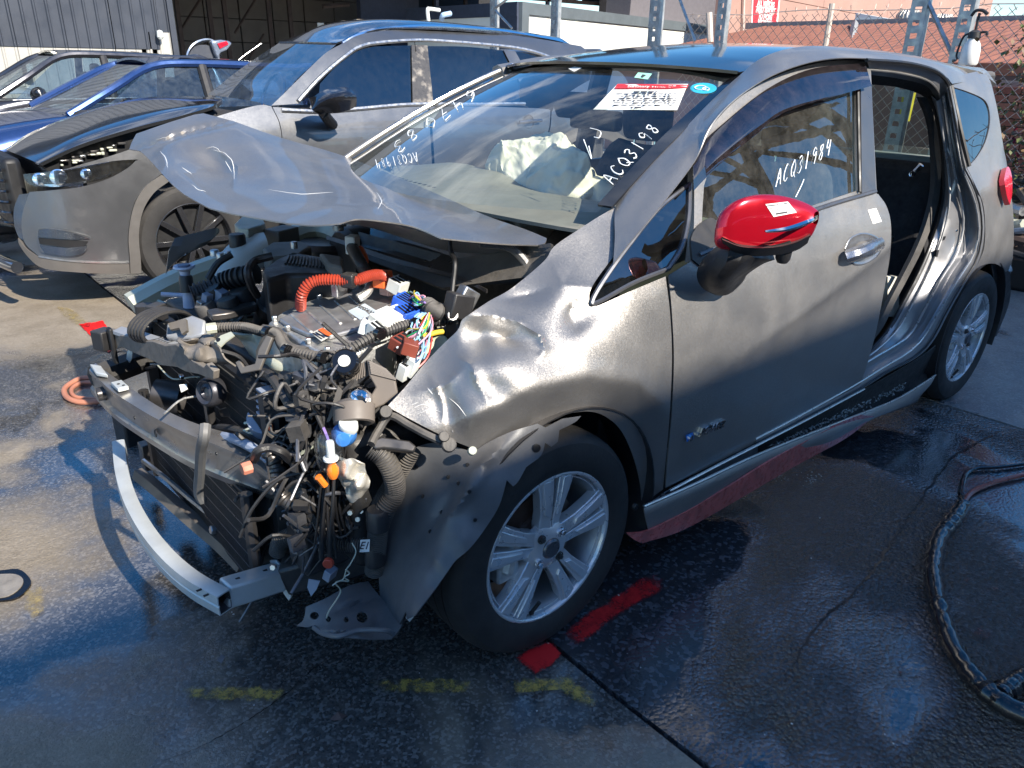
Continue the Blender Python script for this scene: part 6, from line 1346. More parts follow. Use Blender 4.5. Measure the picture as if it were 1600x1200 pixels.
# --- pale crash bar, its stub and flange
pth = [V3(u, v, z=.27) for u, v in [(187, 700), (192, 745), (206, 792), (232, 840), (266, 882), (305, 915), (352, 942)]]
q = cr_open(pth, 5)
pr = [(a*.74, b*.80) for a, b in [(-.024, -.032), (.024, -.032), (.026, -.004), (.022, .0), (.026, .004), (.024, .034), (.014, .036), (-.014, .036), (-.024, .034), (-.026, .004), (-.022, 0), (-.026, -.004)]]
mb = MB(); mb.sweep(q, pr, caps=False); bar = mb.build('crash_bar', wal, CAR)
mb = MB(); mb.sweep(q, [(a*.86, b*.88) for a, b in pr], caps=False); mb.build('crash_bar_inner_wall', mat('shaded_cast_metal'), bar)  # dark inner wall: shade inside the hollow bar put into the colour
e0 = Vector(q[-1]); et = (Vector(q[-1])-Vector(q[-2])).normalized()
mb = MB(); V_ = []; a_ = et.cross(Vector((0, 0, 1))).normalized(); b_ = a_.cross(et).normalized()
n_ = len(pr); V_ = [e0+a_*p[0]+b_*p[1] for p in pr]+[e0+a_*p[0]*.86+b_*p[1]*.88 for p in pr]; mb.add(V_, [(i, (i+1) % n_, n_+(i+1) % n_, n_+i) for i in range(n_)]); mb.build('crash_bar_rim', wal, bar)
for t_, (du, dv) in enumerate([(318, 916), (330, 925)]): pass
for u, v in [(311, 922), (322, 930)]:
    mb = MB(); mb.box(V3(u, v, z=.305), (.012, .006, .002)); mb.build('bar_slot', seal, bar)
s0 = e0+Vector((.01, .035, .0)); s1 = V3(440, 900, z=.24)
mb = MB(); mb.sweep([s0, s1], [(-.028, -.03), (.028, -.03), (.028, .03), (-.028, .03)], caps=True); stub = mb.build('crash_bar_stub', wal, CAR, bevel=.006)
for t in (.25, .72):
    mb = MB(); mb.box(s0.lerp(s1, t)+Vector((0, 0, .0305)), (.012, .006, .002)); mb.build('bar_slot', seal, stub)
plate('mount_flange', [(421, 876, 1), (431, 875, 1), (441, 889, 1), (455, 932, 1), (451, 939, 1), (443, 928, 1), (436, 910, 1), (425, 890, 1)], (s1, (-.9, -.35, .1)), .006, wal, CAR, bevel=.001)
mb = MB(); mb.sweep([s1+Vector((.01, 0, .0)), V3(525, 885, z=.30)+Vector((.1, 0, 0))], [(-.04, -.04), (.04, -.04), (.04, .04), (-.04, .04)]); mb.build('crash_can', eng, CAR, bevel=.008)
# --- torn wheel arch liner hanging in front of the tyre
lin = mat('blue_black_liner_plastic', (.075, .08, .09), rough=.42, var=.3, vscale=6, bump=.15, bscale=40, rvar=.1, dust=.25)
ctrlL = [(640, 705, -.66), (690, 690, -.72), (745, 704, -.79), (800, 680, -.82), (880, 655, -.858), (908, 652, -.855), (850, 715, -.868), (800, 755, -.875), (760, 825, -.885), (715, 880, -.89), (680, 925, -.885), (640, 965, -.86), (620, 990, -.74), (600, 940, -.68), (590, 890, -.64), (600, 800, -.63), (612, 740, -.64), (700, 760, -.77), (650, 850, -.74), (730, 760, -.83), (660, 780, -.72), (720, 840, -.875), (680, 880, -.85)]
dl = [(715, 790, 14, 90, .62, -.022), (690, 800, 12, 80, .62, .016), (640, 800, 20, 80, .3, .012), (760, 720, 60, 9, -.7, -.014), (672, 880, 30, 8, .9, .010)]
lnr = sheetp('torn_arch_liner', [(615, 735, 1), (640, 705), (680, 692), (740, 706, 1), (765, 690), (800, 674), (840, 662, 1), (852, 668, 1), (880, 654, 1), (908, 650, 1), (898, 660), (874, 672, 1), (872, 690, 1), (862, 698, 1), (852, 692, 1), (845, 712), (822, 730, 1), (810, 752), (802, 760, 1), (792, 750, 1), (780, 790), (758, 826), (735, 856), (712, 876), (700, 892, 1), (680, 920), (660, 945), (648, 962, 1), (636, 968, 1), (634, 955, 1), (622, 980), (612, 996, 1), (598, 960), (592, 900), (598, 840), (608, 780)],
       ctrlL, lin, CAR, dents=dl, sp=7, thick=.003)
random.seed(31)
for k, (u, v) in enumerate([(700, 745), (716, 755), (690, 800), (733, 768), (672, 830), (660, 775), (742, 812), (838, 700), (650, 730), (730, 726)]):
    f0 = tps(ctrlL); bb_ = bumps_px(dl); c = V3(u, v, y=f0(u, v)+bb_(u, v)-.002); disc('liner_clip', c, .0045 if k != 7 else .010, .003, (-.3, -.9, .2), seal, lnr, n=10)
# lower splash shield with round holes
def circ_px(u, v, ru, rv, n=12): return [(u+ru*math.cos(2*PI*k/n), v+rv*math.sin(2*PI*k/n)) for k in range(n)]
sheetp('splash_shield', [(463, 978, 1), (474, 968), (478, 948, 1), (510, 934), (545, 915), (575, 908, 1), (592, 930), (612, 950), (632, 958, 1), (626, 980), (611, 998, 1), (570, 998), (527, 995), (505, 990), (492, 978), (480, 980, 1)],
       [(463, 978, -.60), (478, 948, -.60), (545, 915, -.62), (592, 930, -.66), (632, 958, -.76), (611, 998, -.80), (527, 995, -.74), (492, 978, -.66), (555, 960, -.70)], lin, CAR,
       holes=[circ_px(491, 962, 7, 6), circ_px(513, 967, 4, 5), circ_px(541, 968, 4, 5), circ_px(566, 964, 9, 9)], dents=[(555, 945, 50, 6, -.3, .015), (530, 985, 40, 5, 0, -.02), (590, 975, 10, 24, .4, .012)], sp=6, thick=.003)
tubep('shield_edge_fold', [(490, 980, 'y', -.67), (505, 990, 'y', -.70), (530, 994, 'y', -.75), (560, 985, 'y', -.76), (600, 985, 'y', -.80), (614, 990, 'y', -.80)], .006, lin, CAR)
plate('liner_corner_tab', [(632, 948, 1), (646, 946, 1), (648, 962, 1), (640, 972, 1), (634, 966, 1), (638, 956, 1)], (V3(640, 958, y=-.79), (-.3, -.9, .1)), .004, wal, CAR)
plate('blue_white_shard', [(482, 905, 1), (500, 908, 1), (494, 922, 1), (486, 932, 1), (480, 918, 1)], (V3(488, 918, y=-.60), (-.6, -.7, .2)), .003, mat('grey_blue_plastic'), CAR)

box('fan_shroud', (-.43, .06, .46), (.06, .86, .54), blk, bevel=.01)
box('wheel_apron', (-.30, -.47, .50), (.40, .03, .58), eng, bevel=.01)

cd_ = box('condenser', (-.575, .03, .315), (.016, .78, .29), seal, bevel=.002)
mb = MB()
for i in range(150):
    mb.box((-.5845, -.35+i*.76/149, .315), (.003, .0016, .27))
tag(mb.build('condenser_fins', mat('radiator_fin_metal'), cd_, smooth=False), kind='stuff')
for z in np.linspace(.19, .44, 7):
    mb = MB(); mb.box((-.5855, .03, z), (.0012, .76, .004)); mb.build('condenser_tube', dgm, cd_)
mb = MB(); mb.tube([(-.585, .43, .17), (-.585, .43, .47)], .016, n=8); mb.build('condenser_side_tube', dgm, cd_)
mb = MB(); mb.tube([(-.585, -.37, .17), (-.585, -.37, .47)], .016, n=8); mb.build('condenser_side_tube', dgm, cd_)
# ------------------------------------------------------------------ the grey SUV parked behind
SUV = tag(empty('parked_suv', (2.2, 3.85, 0)), 'grey metallic SUV with black wheels and its bonnet ajar, parked beyond the wreck', 'car', 'cars parked in the yard')
spaint = mat('suv_machine_grey_paint', (.17, .172, .178), rough=.34, metal=.72, coat=1, var=.05, vscale=4, rvar=.05, flake=.08)
clad = mat('suv_grey_cladding', (.14, .13, .12), rough=.5, metal=.3, var=.1)
sz = [.1, .3, .55, .8, .95, 1.05, 1.15, 1.25, 1.4, 1.52, 1.6, 1.66, 1.72]
sx = [-1.0, -.62, -.5, -.35, -.1, .3, 1.2, 2.6, 3.6, 4.1, 4.5]
base_ = [-.86, -.90, -.92, -.925, -.915, -.89, -.84, -.80, -.73, -.67, -.60, -.50, -.3]
def scl(k, d=0): return [b*k+d for b in base_]
SS_ = Side(sx, sz, [scl(.1), scl(.45), scl(.68), scl(.88), scl(.97), scl(1), scl(1), scl(1), scl(.99), scl(.93), scl(.8)], 5, 3, step=.02); SS_.off = 3.85
SS_.T = SS_.T
def sp_(name, px, m, **k): return SS_.panel(name, px, m, k.pop('parent', SUV), sp=k.pop('sp', .06), **k)
sp_('front_bumper', [(46, 300, 1), (85, 297), (127, 292), (170, 279), (200, 262), (212, 251, 1), (221, 252), (252, 272, 1), (226, 292), (208, 322), (200, 367), (202, 404), (202, 410, 1), (150, 409), (100, 406), (60, 400, 1), (38, 378), (34, 340)], spaint)
sp_('bumper_cladding', [(60, 401, 1), (100, 407), (150, 410), (202, 411, 1), (203, 428, 1), (170, 428), (127, 426), (70, 420), (46, 404), (30, 382), (28, 372, 1), (40, 388)], clad, thick=.02)
sp_('arch_cladding', [(253, 273, 1), (226, 293), (209, 323), (201, 367), (203, 404), (204, 428, 1), (221, 427, 1), (220, 406), (217, 367), (223, 331), (240, 302), (266, 282, 1)], clad, thick=.02, off=-.008, sp=.04)
sp_('chrome_strip', [(60, 399.5, 1), (100, 405.5), (150, 409), (202, 409, 1), (202, 411.5, 1), (150, 411.5), (100, 408), (60, 402, 1)], steel, off=-.006)
hl = sp_('headlamp', [(36, 272, 1), (60, 270), (115, 264), (175, 253), (211, 249, 1), (200, 262), (168, 278), (125, 288), (80, 292), (52, 290), (40, 282)], glassc, thick=0, off=-.004)
sp_('headlamp_inner', [(36, 272, 1), (60, 270), (115, 264), (175, 253), (211, 249, 1), (200, 262), (168, 278), (125, 288), (80, 292), (52, 290), (40, 282)], blkg, parent=hl, thick=.01, off=.03)
for (u, v, r, m_) in [(62, 280, .035, chrome), (92, 277, .045, chrome), (135, 272, .03, chrome)]:
    disc('headlamp_reflector', SS_.hit(u, v, off=.02), r, .015, (-.3, -1, .1), m_, hl, n=24)
sp_('headlamp_chrome', [(62, 288, 1), (100, 287), (140, 281), (176, 268, 1), (168, 276), (125, 288), (85, 292)], chrome, parent=hl, off=.01)
vt = sp_('fog_lamp_recess', [(60, 358, 1), (72, 357), (110, 362), (140, 370), (142, 376, 1), (134, 393), (110, 400), (70, 396), (62, 390, 1), (58, 374)], spaint, off=-.012, thick=.02)
sp_('recess_slot', [(60, 372, 1), (100, 375), (138, 377, 1), (130, 385), (100, 386), (62, 381, 1)], seal, parent=vt, off=-.018)
sp_('recess_blade', [(60, 359, 1), (75, 358), (110, 363), (141, 373, 1), (110, 374), (75, 371), (60, 370, 1)], mat('bluish_gloss_grey', (.12, .13, .15), rough=.12, metal=.8, coat=1), parent=vt, off=-.024)
sp_('recess_blade', [(62, 383, 1), (100, 387), (132, 385, 1), (136, 384), (130, 396), (105, 400), (70, 395, 1)], mat('bluish_gloss_grey'), parent=vt, off=-.020)
sp_('front_valance', [(46, 302, 1), (36, 340), (38, 376, 1), (29, 370), (22, 350), (22, 325), (30, 304, 1)], mat('bluish_gloss_grey'), off=.01)
# front end: grille, bars, chrome wing
mb = MB(); mb.box((-.40, 3.85, .68), (.10, 1.2, .42)); mb.build('grille_backing', seal, SUV, bevel=.03)
for k in range(6):
    z = .53+k*.06; q = [SS_.hit(*p, off=.0) for p in ((20, 0), )] if False else [Vector((-.44-.10*math.cos(t), 3.85-.62*math.sin(t), z)) for t in np.linspace(-1.2, 1.45, 12)]
    mb = MB(); mb.tube(q, .010, n=6); mb.build('grille_bar', blkg, SUV)
mb = MB(); mb.tube([Vector((-.50-.13*math.cos(t), 3.85-.62*math.sin(t), .47+.10*abs(math.sin(t)))) for t in np.linspace(-1.3, 1.3, 16)], .022, n=8); mb.build('chrome_wing', mat('bluish_gloss_grey'), SUV)
mb = MB(); mb.tube([Vector((-.44-.14*math.cos(t), 3.85-.80*math.sin(t), .30)) for t in np.linspace(-1.3, 1.1, 24)], .035, n=12, flat=1.0); mb.build('lower_lip', mat('bluish_gloss_grey'), SUV)
mb = MB(); mb.box((1.9, 3.85, .45), (4.2, 1.60, .50)); mb.build('underbody', seal, SUV, bevel=.08)
# bonnet ajar
loft('bonnet', [[(60, 256, 3.16), (125, 226, 3.12), (212, 199, 3.12), (275, 183, 3.14), (332, 166, 3.2), (346, 157, 3.26)], [(48, 250, 3.25), (120, 212, 3.25), (205, 184, 3.28), (272, 168, 3.30), (330, 160, 3.32), (346, 155, 3.36)],
                [(14, 236, 3.6), (70, 205, 3.7), (150, 175, 3.75), (225, 159, 3.75), (300, 155, 3.7), (347, 153, 3.6)], [(8, 233, 3.9), (50, 206, 4.0), (125, 177, 4.1), (200, 157, 4.1), (262, 150, 4.1), (340, 152, 4.0)]], mat('suv_bonnet_paint', (.12, .125, .135), rough=.16, metal=.8, coat=1, var=.03, rvar=.03), SUV, spl=5, n=40, thick=.02)
loft('nose_panel', [[(2, 240, 3.75), (20, 236, 3.6), (60, 258, 3.14)], [(2, 252, 3.75), (28, 262, 3.5), (72, 266, 3.2)], [(4, 264, 3.75), (30, 272, 3.5), (75, 268, 3.22)]], mat('bluish_gloss_grey'), SUV, n=20, thick=.01)
loft('bonnet_gap_shade', [[(60, 258, 3.2), (125, 230, 3.18), (212, 203, 3.2), (275, 187, 3.22), (332, 170, 3.3)], [(75, 268, 3.2), (130, 258, 3.2), (212, 235, 3.2), (280, 215, 3.2), (345, 190, 3.25)]], seal, SUV, n=20, thick=.02)  # black sheet stands for the shade under the ajar bonnet
random.seed(8)
for k in range(22):
    u = random.uniform(85, 215); v = 262-(u-90)*.30-random.uniform(0, 9); box('bay_fitting', P(u, v, y=3.17), (random.uniform(.015, .05), .02, random.uniform(.008, .02)), random.choice([dgm, steel, blk, creamm]), SUV)
S_f = [(90, 268, 1), (130, 256), (175, 243), (212, 230), (262, 212), (330, 185), (400, 165), (424, 166, 1), (438, 200), (442, 260), (440, 330, 1), (380, 330, 1), (360, 292), (320, 272), (280, 270), (252, 272, 1), (221, 252), (212, 249, 1), (175, 252), (115, 263)]
sp_('front_fender', S_f, spaint)
sp_('front_door', [(426, 167, 1), (500, 172), (560, 171), (642, 163, 1), (668, 160, 1), (673, 220), (676, 300), (672, 380, 1), (560, 390, 1), (446, 380, 1), (446, 300), (440, 205)], spaint)
sp_('rear_door', [(671, 160, 1), (760, 166), (850, 170), (860, 175, 1), (858, 200), (850, 220), (838, 250), (830, 300), (825, 350, 1), (676, 380, 1), (680, 300), (677, 220)], spaint)
sp_('rear_fender', [(862, 175, 1), (880, 150), (960, 110), (990, 150), (1010, 200), (1000, 250, 1), (990, 228), (960, 205), (925, 198), (890, 206), (865, 228), (842, 255, 1), (852, 222), (860, 200)], spaint)
sp_('arch_cladding', [(1000, 252, 1), (990, 228), (960, 204), (925, 197), (890, 205), (865, 227), (842, 256, 1), (832, 300, 1), (850, 300, 1), (862, 258), (882, 232), (905, 218), (930, 214), (955, 220), (980, 240), (990, 258, 1)], clad, off=-.01, thick=.02)
hd_ = [SS_.hit(812, 191, off=-.03), SS_.hit(828, 189, off=-.045), SS_.hit(846, 188, off=-.03)]
mb = MB(); mb.tube(hd_, .014, n=8, spl=4); mb.build('door_handle', mat('suv_bonnet_paint'), SUV)
c = SS_.hit(826, 190, off=-.002); mb = MB(); mb.lathe([(0, -.001), (.05, -.001), (.055, .004)], c, axis=(0, -1, .1), n=20); mb.build('handle_recess', dgm, SUV)
# glasshouse
sp_('window_pane', [(500, 131, 1), (521, 108), (545, 86), (566, 75), (600, 72), (643, 71, 1), (645, 161, 1), (590, 165), (496, 171, 1)], glassd, thick=0, off=.01)
sp_('window_pane', [(668, 72, 1), (730, 73), (787, 79, 1), (803, 104), (812, 128, 1), (812, 160, 1), (740, 161), (676, 160, 1)], glassd, thick=0, off=.01)
sp_('window_pane', [(805, 81, 1), (828, 83), (850, 92, 1), (880, 112, 1), (850, 120), (822, 112, 1)], glassd, thick=0, off=.01)
sp_('pillar_cover', [(643, 70, 1), (668, 71, 1), (677, 160, 1), (645, 162, 1)], mat('muddy_gloss_pillar', (.07, .065, .06), rough=.3, coat=.3, var=.6, vscale=14, col2=(.35, .31, .26), cmask=(.5, .72)), off=-.004)
sp_('pillar_cover', [(787, 78, 1), (805, 80, 1), (824, 114, 1), (812, 128, 1)], spaint, off=-.002)
def sline(name, px, r, m): 
    q = [SS_.hit(u, v, off=-.006) for u, v in px]; mb = MB(); mb.tube(q, r, n=6, spl=4); return mb.build(name, m, SUV)
sline('chrome_moulding', [(466, 158), (500, 121), (540, 87), (562, 73), (590, 67), (650, 63), (700, 65), (800, 74), (850, 86), (890, 104)], .014, steel)
sline('chrome_moulding', [(440, 172), (500, 174), (560, 170), (645, 163), (740, 163), (820, 162)], .014, steel)
sp_('roof_side', [(424, 165, 1), (450, 140), (480, 110), (510, 82), (535, 68, 1), (560, 55), (600, 48), (675, 45), (775, 52), (850, 62), (908, 72, 1), (935, 92), (955, 110, 1), (890, 104), (850, 88), (800, 76), (700, 67), (650, 65), (600, 68), (562, 75), (540, 89), (500, 124), (466, 162, 1)], spaint, off=.004)
sline('panel_seam', [(648, 66), (650, 80)], .004, seal)
mb = MB(); mb.tube([P(535, 68, y=3.36), P(562, 54, y=3.36), P(600, 46, y=3.37), P(675, 41, y=3.38), P(775, 48, y=3.38), P(850, 60, y=3.38), P(878, 66, y=3.38)], .018, n=8, spl=5); mb.build('roof_rail', chrome, SUV)
mb = MB(); mb.tube([Vector((2.3, 4.42, 1.64)), Vector((2.6, 4.42, 1.69)), Vector((3.4, 4.42, 1.71)), Vector((4.0, 4.42, 1.66))], .018, n=8, spl=5); mb.build('roof_rail', chrome, SUV)
grid('windscreen', [[P(425, 166, y=3.2), P(395, 158, y=3.5)+np.array([0, 0, 0]), P(355, 152, y=4.0), P(324, 148, y=4.5)], [P(470, 118, y=3.28), P(435, 116, y=3.6), P(398, 112, y=4.0), P(378, 106, y=4.4)], [P(526, 69, y=3.36), P(500, 68, y=3.6), P(465, 67, y=3.95), P(436, 67, y=4.34)]], glass('suv_windscreen', (.25, .34, .42), 1.9, dirt=.12, dcol=(.3, .33, .36)), SUV, thick=0)
grid('roof', [[P(526, 69, y=3.36), P(500, 68, y=3.6), P(465, 67, y=3.95), P(436, 67, y=4.34)], [(2.2, 3.34, 1.64), (2.2, 3.6, 1.70), (2.2, 4.1, 1.70), (2.2, 4.36, 1.64)], [(3.2, 3.34, 1.64), (3.2, 3.6, 1.70), (3.2, 4.1, 1.70), (3.2, 4.36, 1.64)], [(4.1, 3.40, 1.58), (4.1, 3.6, 1.64), (4.1, 4.1, 1.64), (4.1, 4.30, 1.58)]], mat('suv_roof_wet_gloss', (.03, .035, .045), rough=.12, coat=1, var=.8, vscale=12, bump=.5, bscale=40), SUV, thick=.01)
mb = MB(); mb.box((4.25, 3.85, 1.05), (.2, 1.5, 1.0)); mb.build('tailgate', spaint, SUV, bevel=.08)
mb = MB(); mb.box((2.0, 4.0, .92), (3.6, .9, .3)); mb.build('cabin_lining', fab, SUV, bevel=.05)
for y_ in (3.5, 4.2):
    mb = MB(); mb.box((2.1, y_, 1.18), (.14, .46, .5), Matrix.Rotation(.2, 3, 'Y')); mb.box((2.2, y_, 1.5), (.1, .24, .16)); mb.build('front_seat', fab, SUV, bevel=.05, seg=3)
mb = MB(); mb.tube([Vector((1.62+.16*.4*math.sin(t), 4.2+.18*math.cos(t), 1.15+.17*math.sin(t))) for t in np.linspace(0, 6.283, 25)], .014, n=6, caps=False); mb.build('steering_wheel', chrome, SUV)
# mirror
smr = grid('mirror_shell', [[P(484, 168, y=2.78), P(492, 150, y=2.76), P(512, 139, y=2.74), P(540, 136, y=2.70), P(553, 142, y=2.68)], [P(488, 172, y=2.70), P(502, 160, y=2.66), P(522, 152, y=2.62), P(545, 150, y=2.62), P(557, 152, y=2.64)], [P(496, 178, y=2.76), P(512, 177, y=2.70), P(528, 176, y=2.66), P(545, 172, y=2.66), P(557, 166, y=2.68)]], mat('suv_mirror_black', (.012, .012, .014), rough=.15, coat=1), SUV, nu=5, nv=5, thick=-.09)
mb = MB(); mb.tube([P(505, 176, y=2.78), P(512, 186, y=2.86), P(520, 195, y=2.94)], .035, n=10, spl=4); mb.build('mirror_stalk', blk, SUV)
def bgwheel(xc, y, zc, R, parent, rimm, n=9, w_=.22, rr=.68):
    c = np.array([xc, y, zc]); mb = MB(); mb.lathe([(R*rr, .0), (R*.80, -.012), (R*.93, -.006), (R*.985, .012), (R, .035), (R*.985, .04), (R*.985, .05), (R, .055), (R, w_*.5), (R*.985, w_*.5+.005), (R*.985, w_*.5+.014), (R, w_*.5+.02), (R, w_-.03), (R*.96, w_), (R*rr, w_)], c, n=72); t = mb.build('wheel', rub, parent, ang=25)
    mb = MB(); mb.lathe([(R*rr-.012, .02), (R*rr, -.004), (R*rr+.006, .0), (R*rr, .02)], c, n=60, closedprof=True); mb.lathe([(0, .0), (.05, .002), (.065, .02), (.06, .05), (0, .05)], c, n=28); mb.lathe([(R*rr, .01), (R*rr-.03, .06), (R*rr-.03, .15)], c, n=60)
    for k in range(n):
        a = 2*PI*k/n; V = []
        for kk in (0, 1):
            for r_, l_, dd in [(.05, -.016, .0), (R*rr, -.020, .004), (R*rr, .012, .004), (.05, .016, .0)]: V.append(c+np.array([r_*math.cos(a)-l_*math.sin(a), dd+kk*.03, r_*math.sin(a)+l_*math.cos(a)]))
        mb.add(V, [(0, 1, 2, 3), (7, 6, 5, 4), (0, 1, 5, 4), (1, 2, 6, 5), (2, 3, 7, 6), (3, 0, 4, 7)])
    mb.build('rim', rimm, t, bevel=.002)
    mb = MB(); mb.lathe([(.05, .09), (.16, .09), (.16, .11), (.05, .11)], c, n=32, closedprof=True); mb.build('brake_disc', steel, t)
    return t
bgwheel(.47, 3.0, .348, .348, SUV, mat('suv_black_rim', (.02, .02, .022), rough=.25, coat=.5), n=10)
bgwheel(3.36, 2.95, .375, .375, SUV, mat('suv_black_rim'), n=10)
mb = MB(); mb.box((.43, 3.25, .5), (.95, .1, .62)); mb.build('wheel_housing', seal, SUV)
# ------------------------------------------------------------------ sedans behind
def sedan(name, lab, off, x0, col, roofz_=1.40, dark=False, tint=(.45, .55, .6), ln=4.5, hood=.95):
    """three-box car heading -x: x0 = nose, off = centre line y"""
    r = tag(empty(name, (x0+2, off, 0)), lab, 'car', 'cars parked in the yard'); pm = mat(name+str(off)+'_paint', col, rough=.22, metal=.6, coat=1, var=.04, rvar=.03)
    W = .88
    def sec(x, pts): return [(x0+x, off+s*y, z) for s, y, z in [(-1, a, b) for a, b in pts]+[(1, a, b) for a, b in pts[::-1]]]
    body = [sec(0, [(.5, .35), (.62, .5), (.6, .62), (.3, .66)]), sec(.12, [(.74, .28), (.8, .5), (.76, .68), (.4, .74)]), sec(.5, [(.85, .25), (.88, .5), (.85, .76), (.55, .86)]), sec(1.0, [(.86, .25), (.89, .55), (.86, .84), (.60, .94)]),
            sec(1.45, [(.86, .25), (.89, .55), (.87, .90), (.70, .97)]), sec(2.4, [(.86, .25), (.89, .55), (.88, .92), (.76, .97)]), sec(3.5, [(.86, .25), (.89, .55), (.88, .95), (.74, 1.0)]), sec(4.2, [(.84, .28), (.87, .55), (.84, .95), (.6, 1.02)]), sec(4.5, [(.7, .35), (.78, .55), (.74, .9), (.4, .98)])]
    A = [cr_open(rw_, 3) for rw_ in body]; n = len(A[0]); cols = [cr_open([a[j] for a in A], 4) for j in range(n)]; rows = len(cols[0]); V = [cols[j][i] for i in range(rows) for j in range(n)]
    F = [(i*n+j, i*n+(j+1) % n, (i+1)*n+(j+1) % n, (i+1)*n+j) for i in range(rows-1) for j in range(n)]+[tuple(range(n)), tuple(range((rows-1)*n, rows*n))]
    mesh('body', V, F, pm, r, ang=50)
    # glasshouse: pillars, panes and roof each their own part
    bl = lambda x, s: Vector((x0+x, off+s*.76, .96)); tp = lambda x, s: Vector((x0+x, off+s*.58, roofz_-.05-.02*abs(x-2.4)))
    gm = glass('sedan_glass'+name+str(off), tint, 1.7, dirt=.08, dcol=(.35, .4, .42))
    grid('roof', [[(x0+x, off+t*.60, roofz_-.03*(abs(x-2.4)/.9)**2-.05*t*t) for t in (-1, -.5, 0, .5, 1)] for x in (1.98, 2.3, 2.8, 3.3, 3.6)], pm, r, thick=.02)
    quad = lambda nm, a, b, c, d, m: mesh(nm, [a, b, c, d], [(0, 1, 2, 3)], m, r, smooth=False)
    grid('windscreen', [[(x0+1.20-.10*(1-(t*t)), off+t*.74, .96) for t in (-1, -.5, 0, .5, 1)], [(x0+1.98-.06*(1-(t*t)), off+t*.58, roofz_-.05) for t in (-1, -.5, 0, .5, 1)]], gm, r, thick=0)
    quad('rear_window', (x0+3.6, off-.56, roofz_-.07), (x0+3.6, off+.56, roofz_-.07), (x0+4.15, off+.66, 1.0), (x0+4.15, off-.66, 1.0), gm)
    for s in (-1, 1):
        for a, b, c_, d_ in ((1.42, 2.38, 1.99, 2.38), (2.48, 3.35, 2.48, 3.30)):
            quad('window_pane', bl(a, s), bl(b, s), tp(d_, s), tp(c_, s), gm)
        for q, rr_ in (([bl(1.20, s), bl(1.55, s)*.5+tp(1.93, s)*.5+Vector((-.13, s*.02, .02)), tp(1.98, s), tp(2.4, s)+Vector((0, 0, .02)), tp(3.3, s)+Vector((0, 0, .01)), tp(3.62, s), bl(4.1, s)], .035), ([bl(2.43, s), tp(2.43, s)], .045)):
            mb = MB(); mb.tube(q, rr_, n=8, spl=4); mb.build('pillar', pm if rr_ < .04 else blk, r)
        mb = MB(); mb.tube([bl(1.4, s)+Vector((0, s*.03, 0)), bl(3.6, s)+Vector((0, s*.03, .01))], .012, n=6); mb.build('belt_moulding', steel, r)
        for xw in (.85, 3.6): bgwheel(x0+xw, off+s*.86 if s < 0 else off+.66, .32, .32, r, alloy, n=7, w_=.2, rr=.64)
    for y_ in (-.37, .37):
        mb = MB(); mb.box((x0+2.45, off+y_, .98), (.13, .44, .5), Matrix.Rotation(.2, 3, 'Y')); mb.box((x0+2.55, off+y_, 1.26), (.09, .22, .14)); mb.build('front_seat', fab, r, bevel=.04, seg=3)
    mb = MB(); mb.lathe([(0, -.10), (.06, -.08), (.085, 0), (.06, .08), (0, .10)], (x0+1.62, off-1.02, 1.02), axis=(0, 1, 0), n=20); mb.build('mirror', blkg, r)
    for s in (-1, 1):
        grid('headlamp', [[(x0+.02, off+s*.40, .60), (x0+.06, off+s*.62, .61), (x0+.22, off+s*.80, .64)], [(x0+.06, off+s*.40, .69), (x0+.12, off+s*.62, .71), (x0+.36, off+s*.80, .75)]], glassc, r, thick=.02)
    mb = MB(); mb.box((x0+.02, off, .50), (.08, .8, .16)); mb.build('grille', seal, r, bevel=.02)
    return r
sedan('parked_sedan', 'bright blue sedan between the grey SUV and a dark sedan', 6.35, -.78, (.035, .075, .21), 1.40)
sedan('parked_sedan', 'charcoal sedan with a gloss black mirror behind the blue sedan', 9.0, -.95, (.05, .05, .058), 1.46)
sedan('parked_sedan', 'cream white car at the left edge of the yard in front of the shed', 12.0, -3.3, (.72, .70, .62), 1.45)
# cream bumper of another vehicle at the far left
wv = tag(empty('dismantled_front_end', (-1.2, 4.9, .4)), 'cream car front end with exposed bolts at the left edge beyond the SUV nose', 'car front', 'cars parked in the yard')
V_ = [[P(-30, 262, y=4.7), P(0, 262, y=4.9), P(14, 280, y=5.0), P(21, 300, y=5.1)], [P(-30, 300, y=4.6), P(-2, 300, y=4.8), P(12, 306, y=4.95), P(22, 322, y=5.1)], [P(-30, 345, y=4.6), P(0, 352, y=4.8), P(14, 348, y=4.95), P(20, 342, y=5.1)]]
bdy = grid('bumper', V_, mat('cream_car_paint', (.70, .68, .56), rough=.3, coat=.8), wv, thick=.10)
for u, v in [(3, 297), (9, 298), (2, 308), (13, 316)]: disc('bolt_head', Vector(P(u, v, y=4.78)), .022, .01, (-.2, -1, .2), seal, bdy, n=12)
mb = MB(); mb.box(P(-10, 352, y=4.9)+np.array([0, .2, -.05]), (.6, .3, .08)); mb.build('lower_lip', seal, wv, bevel=.02)
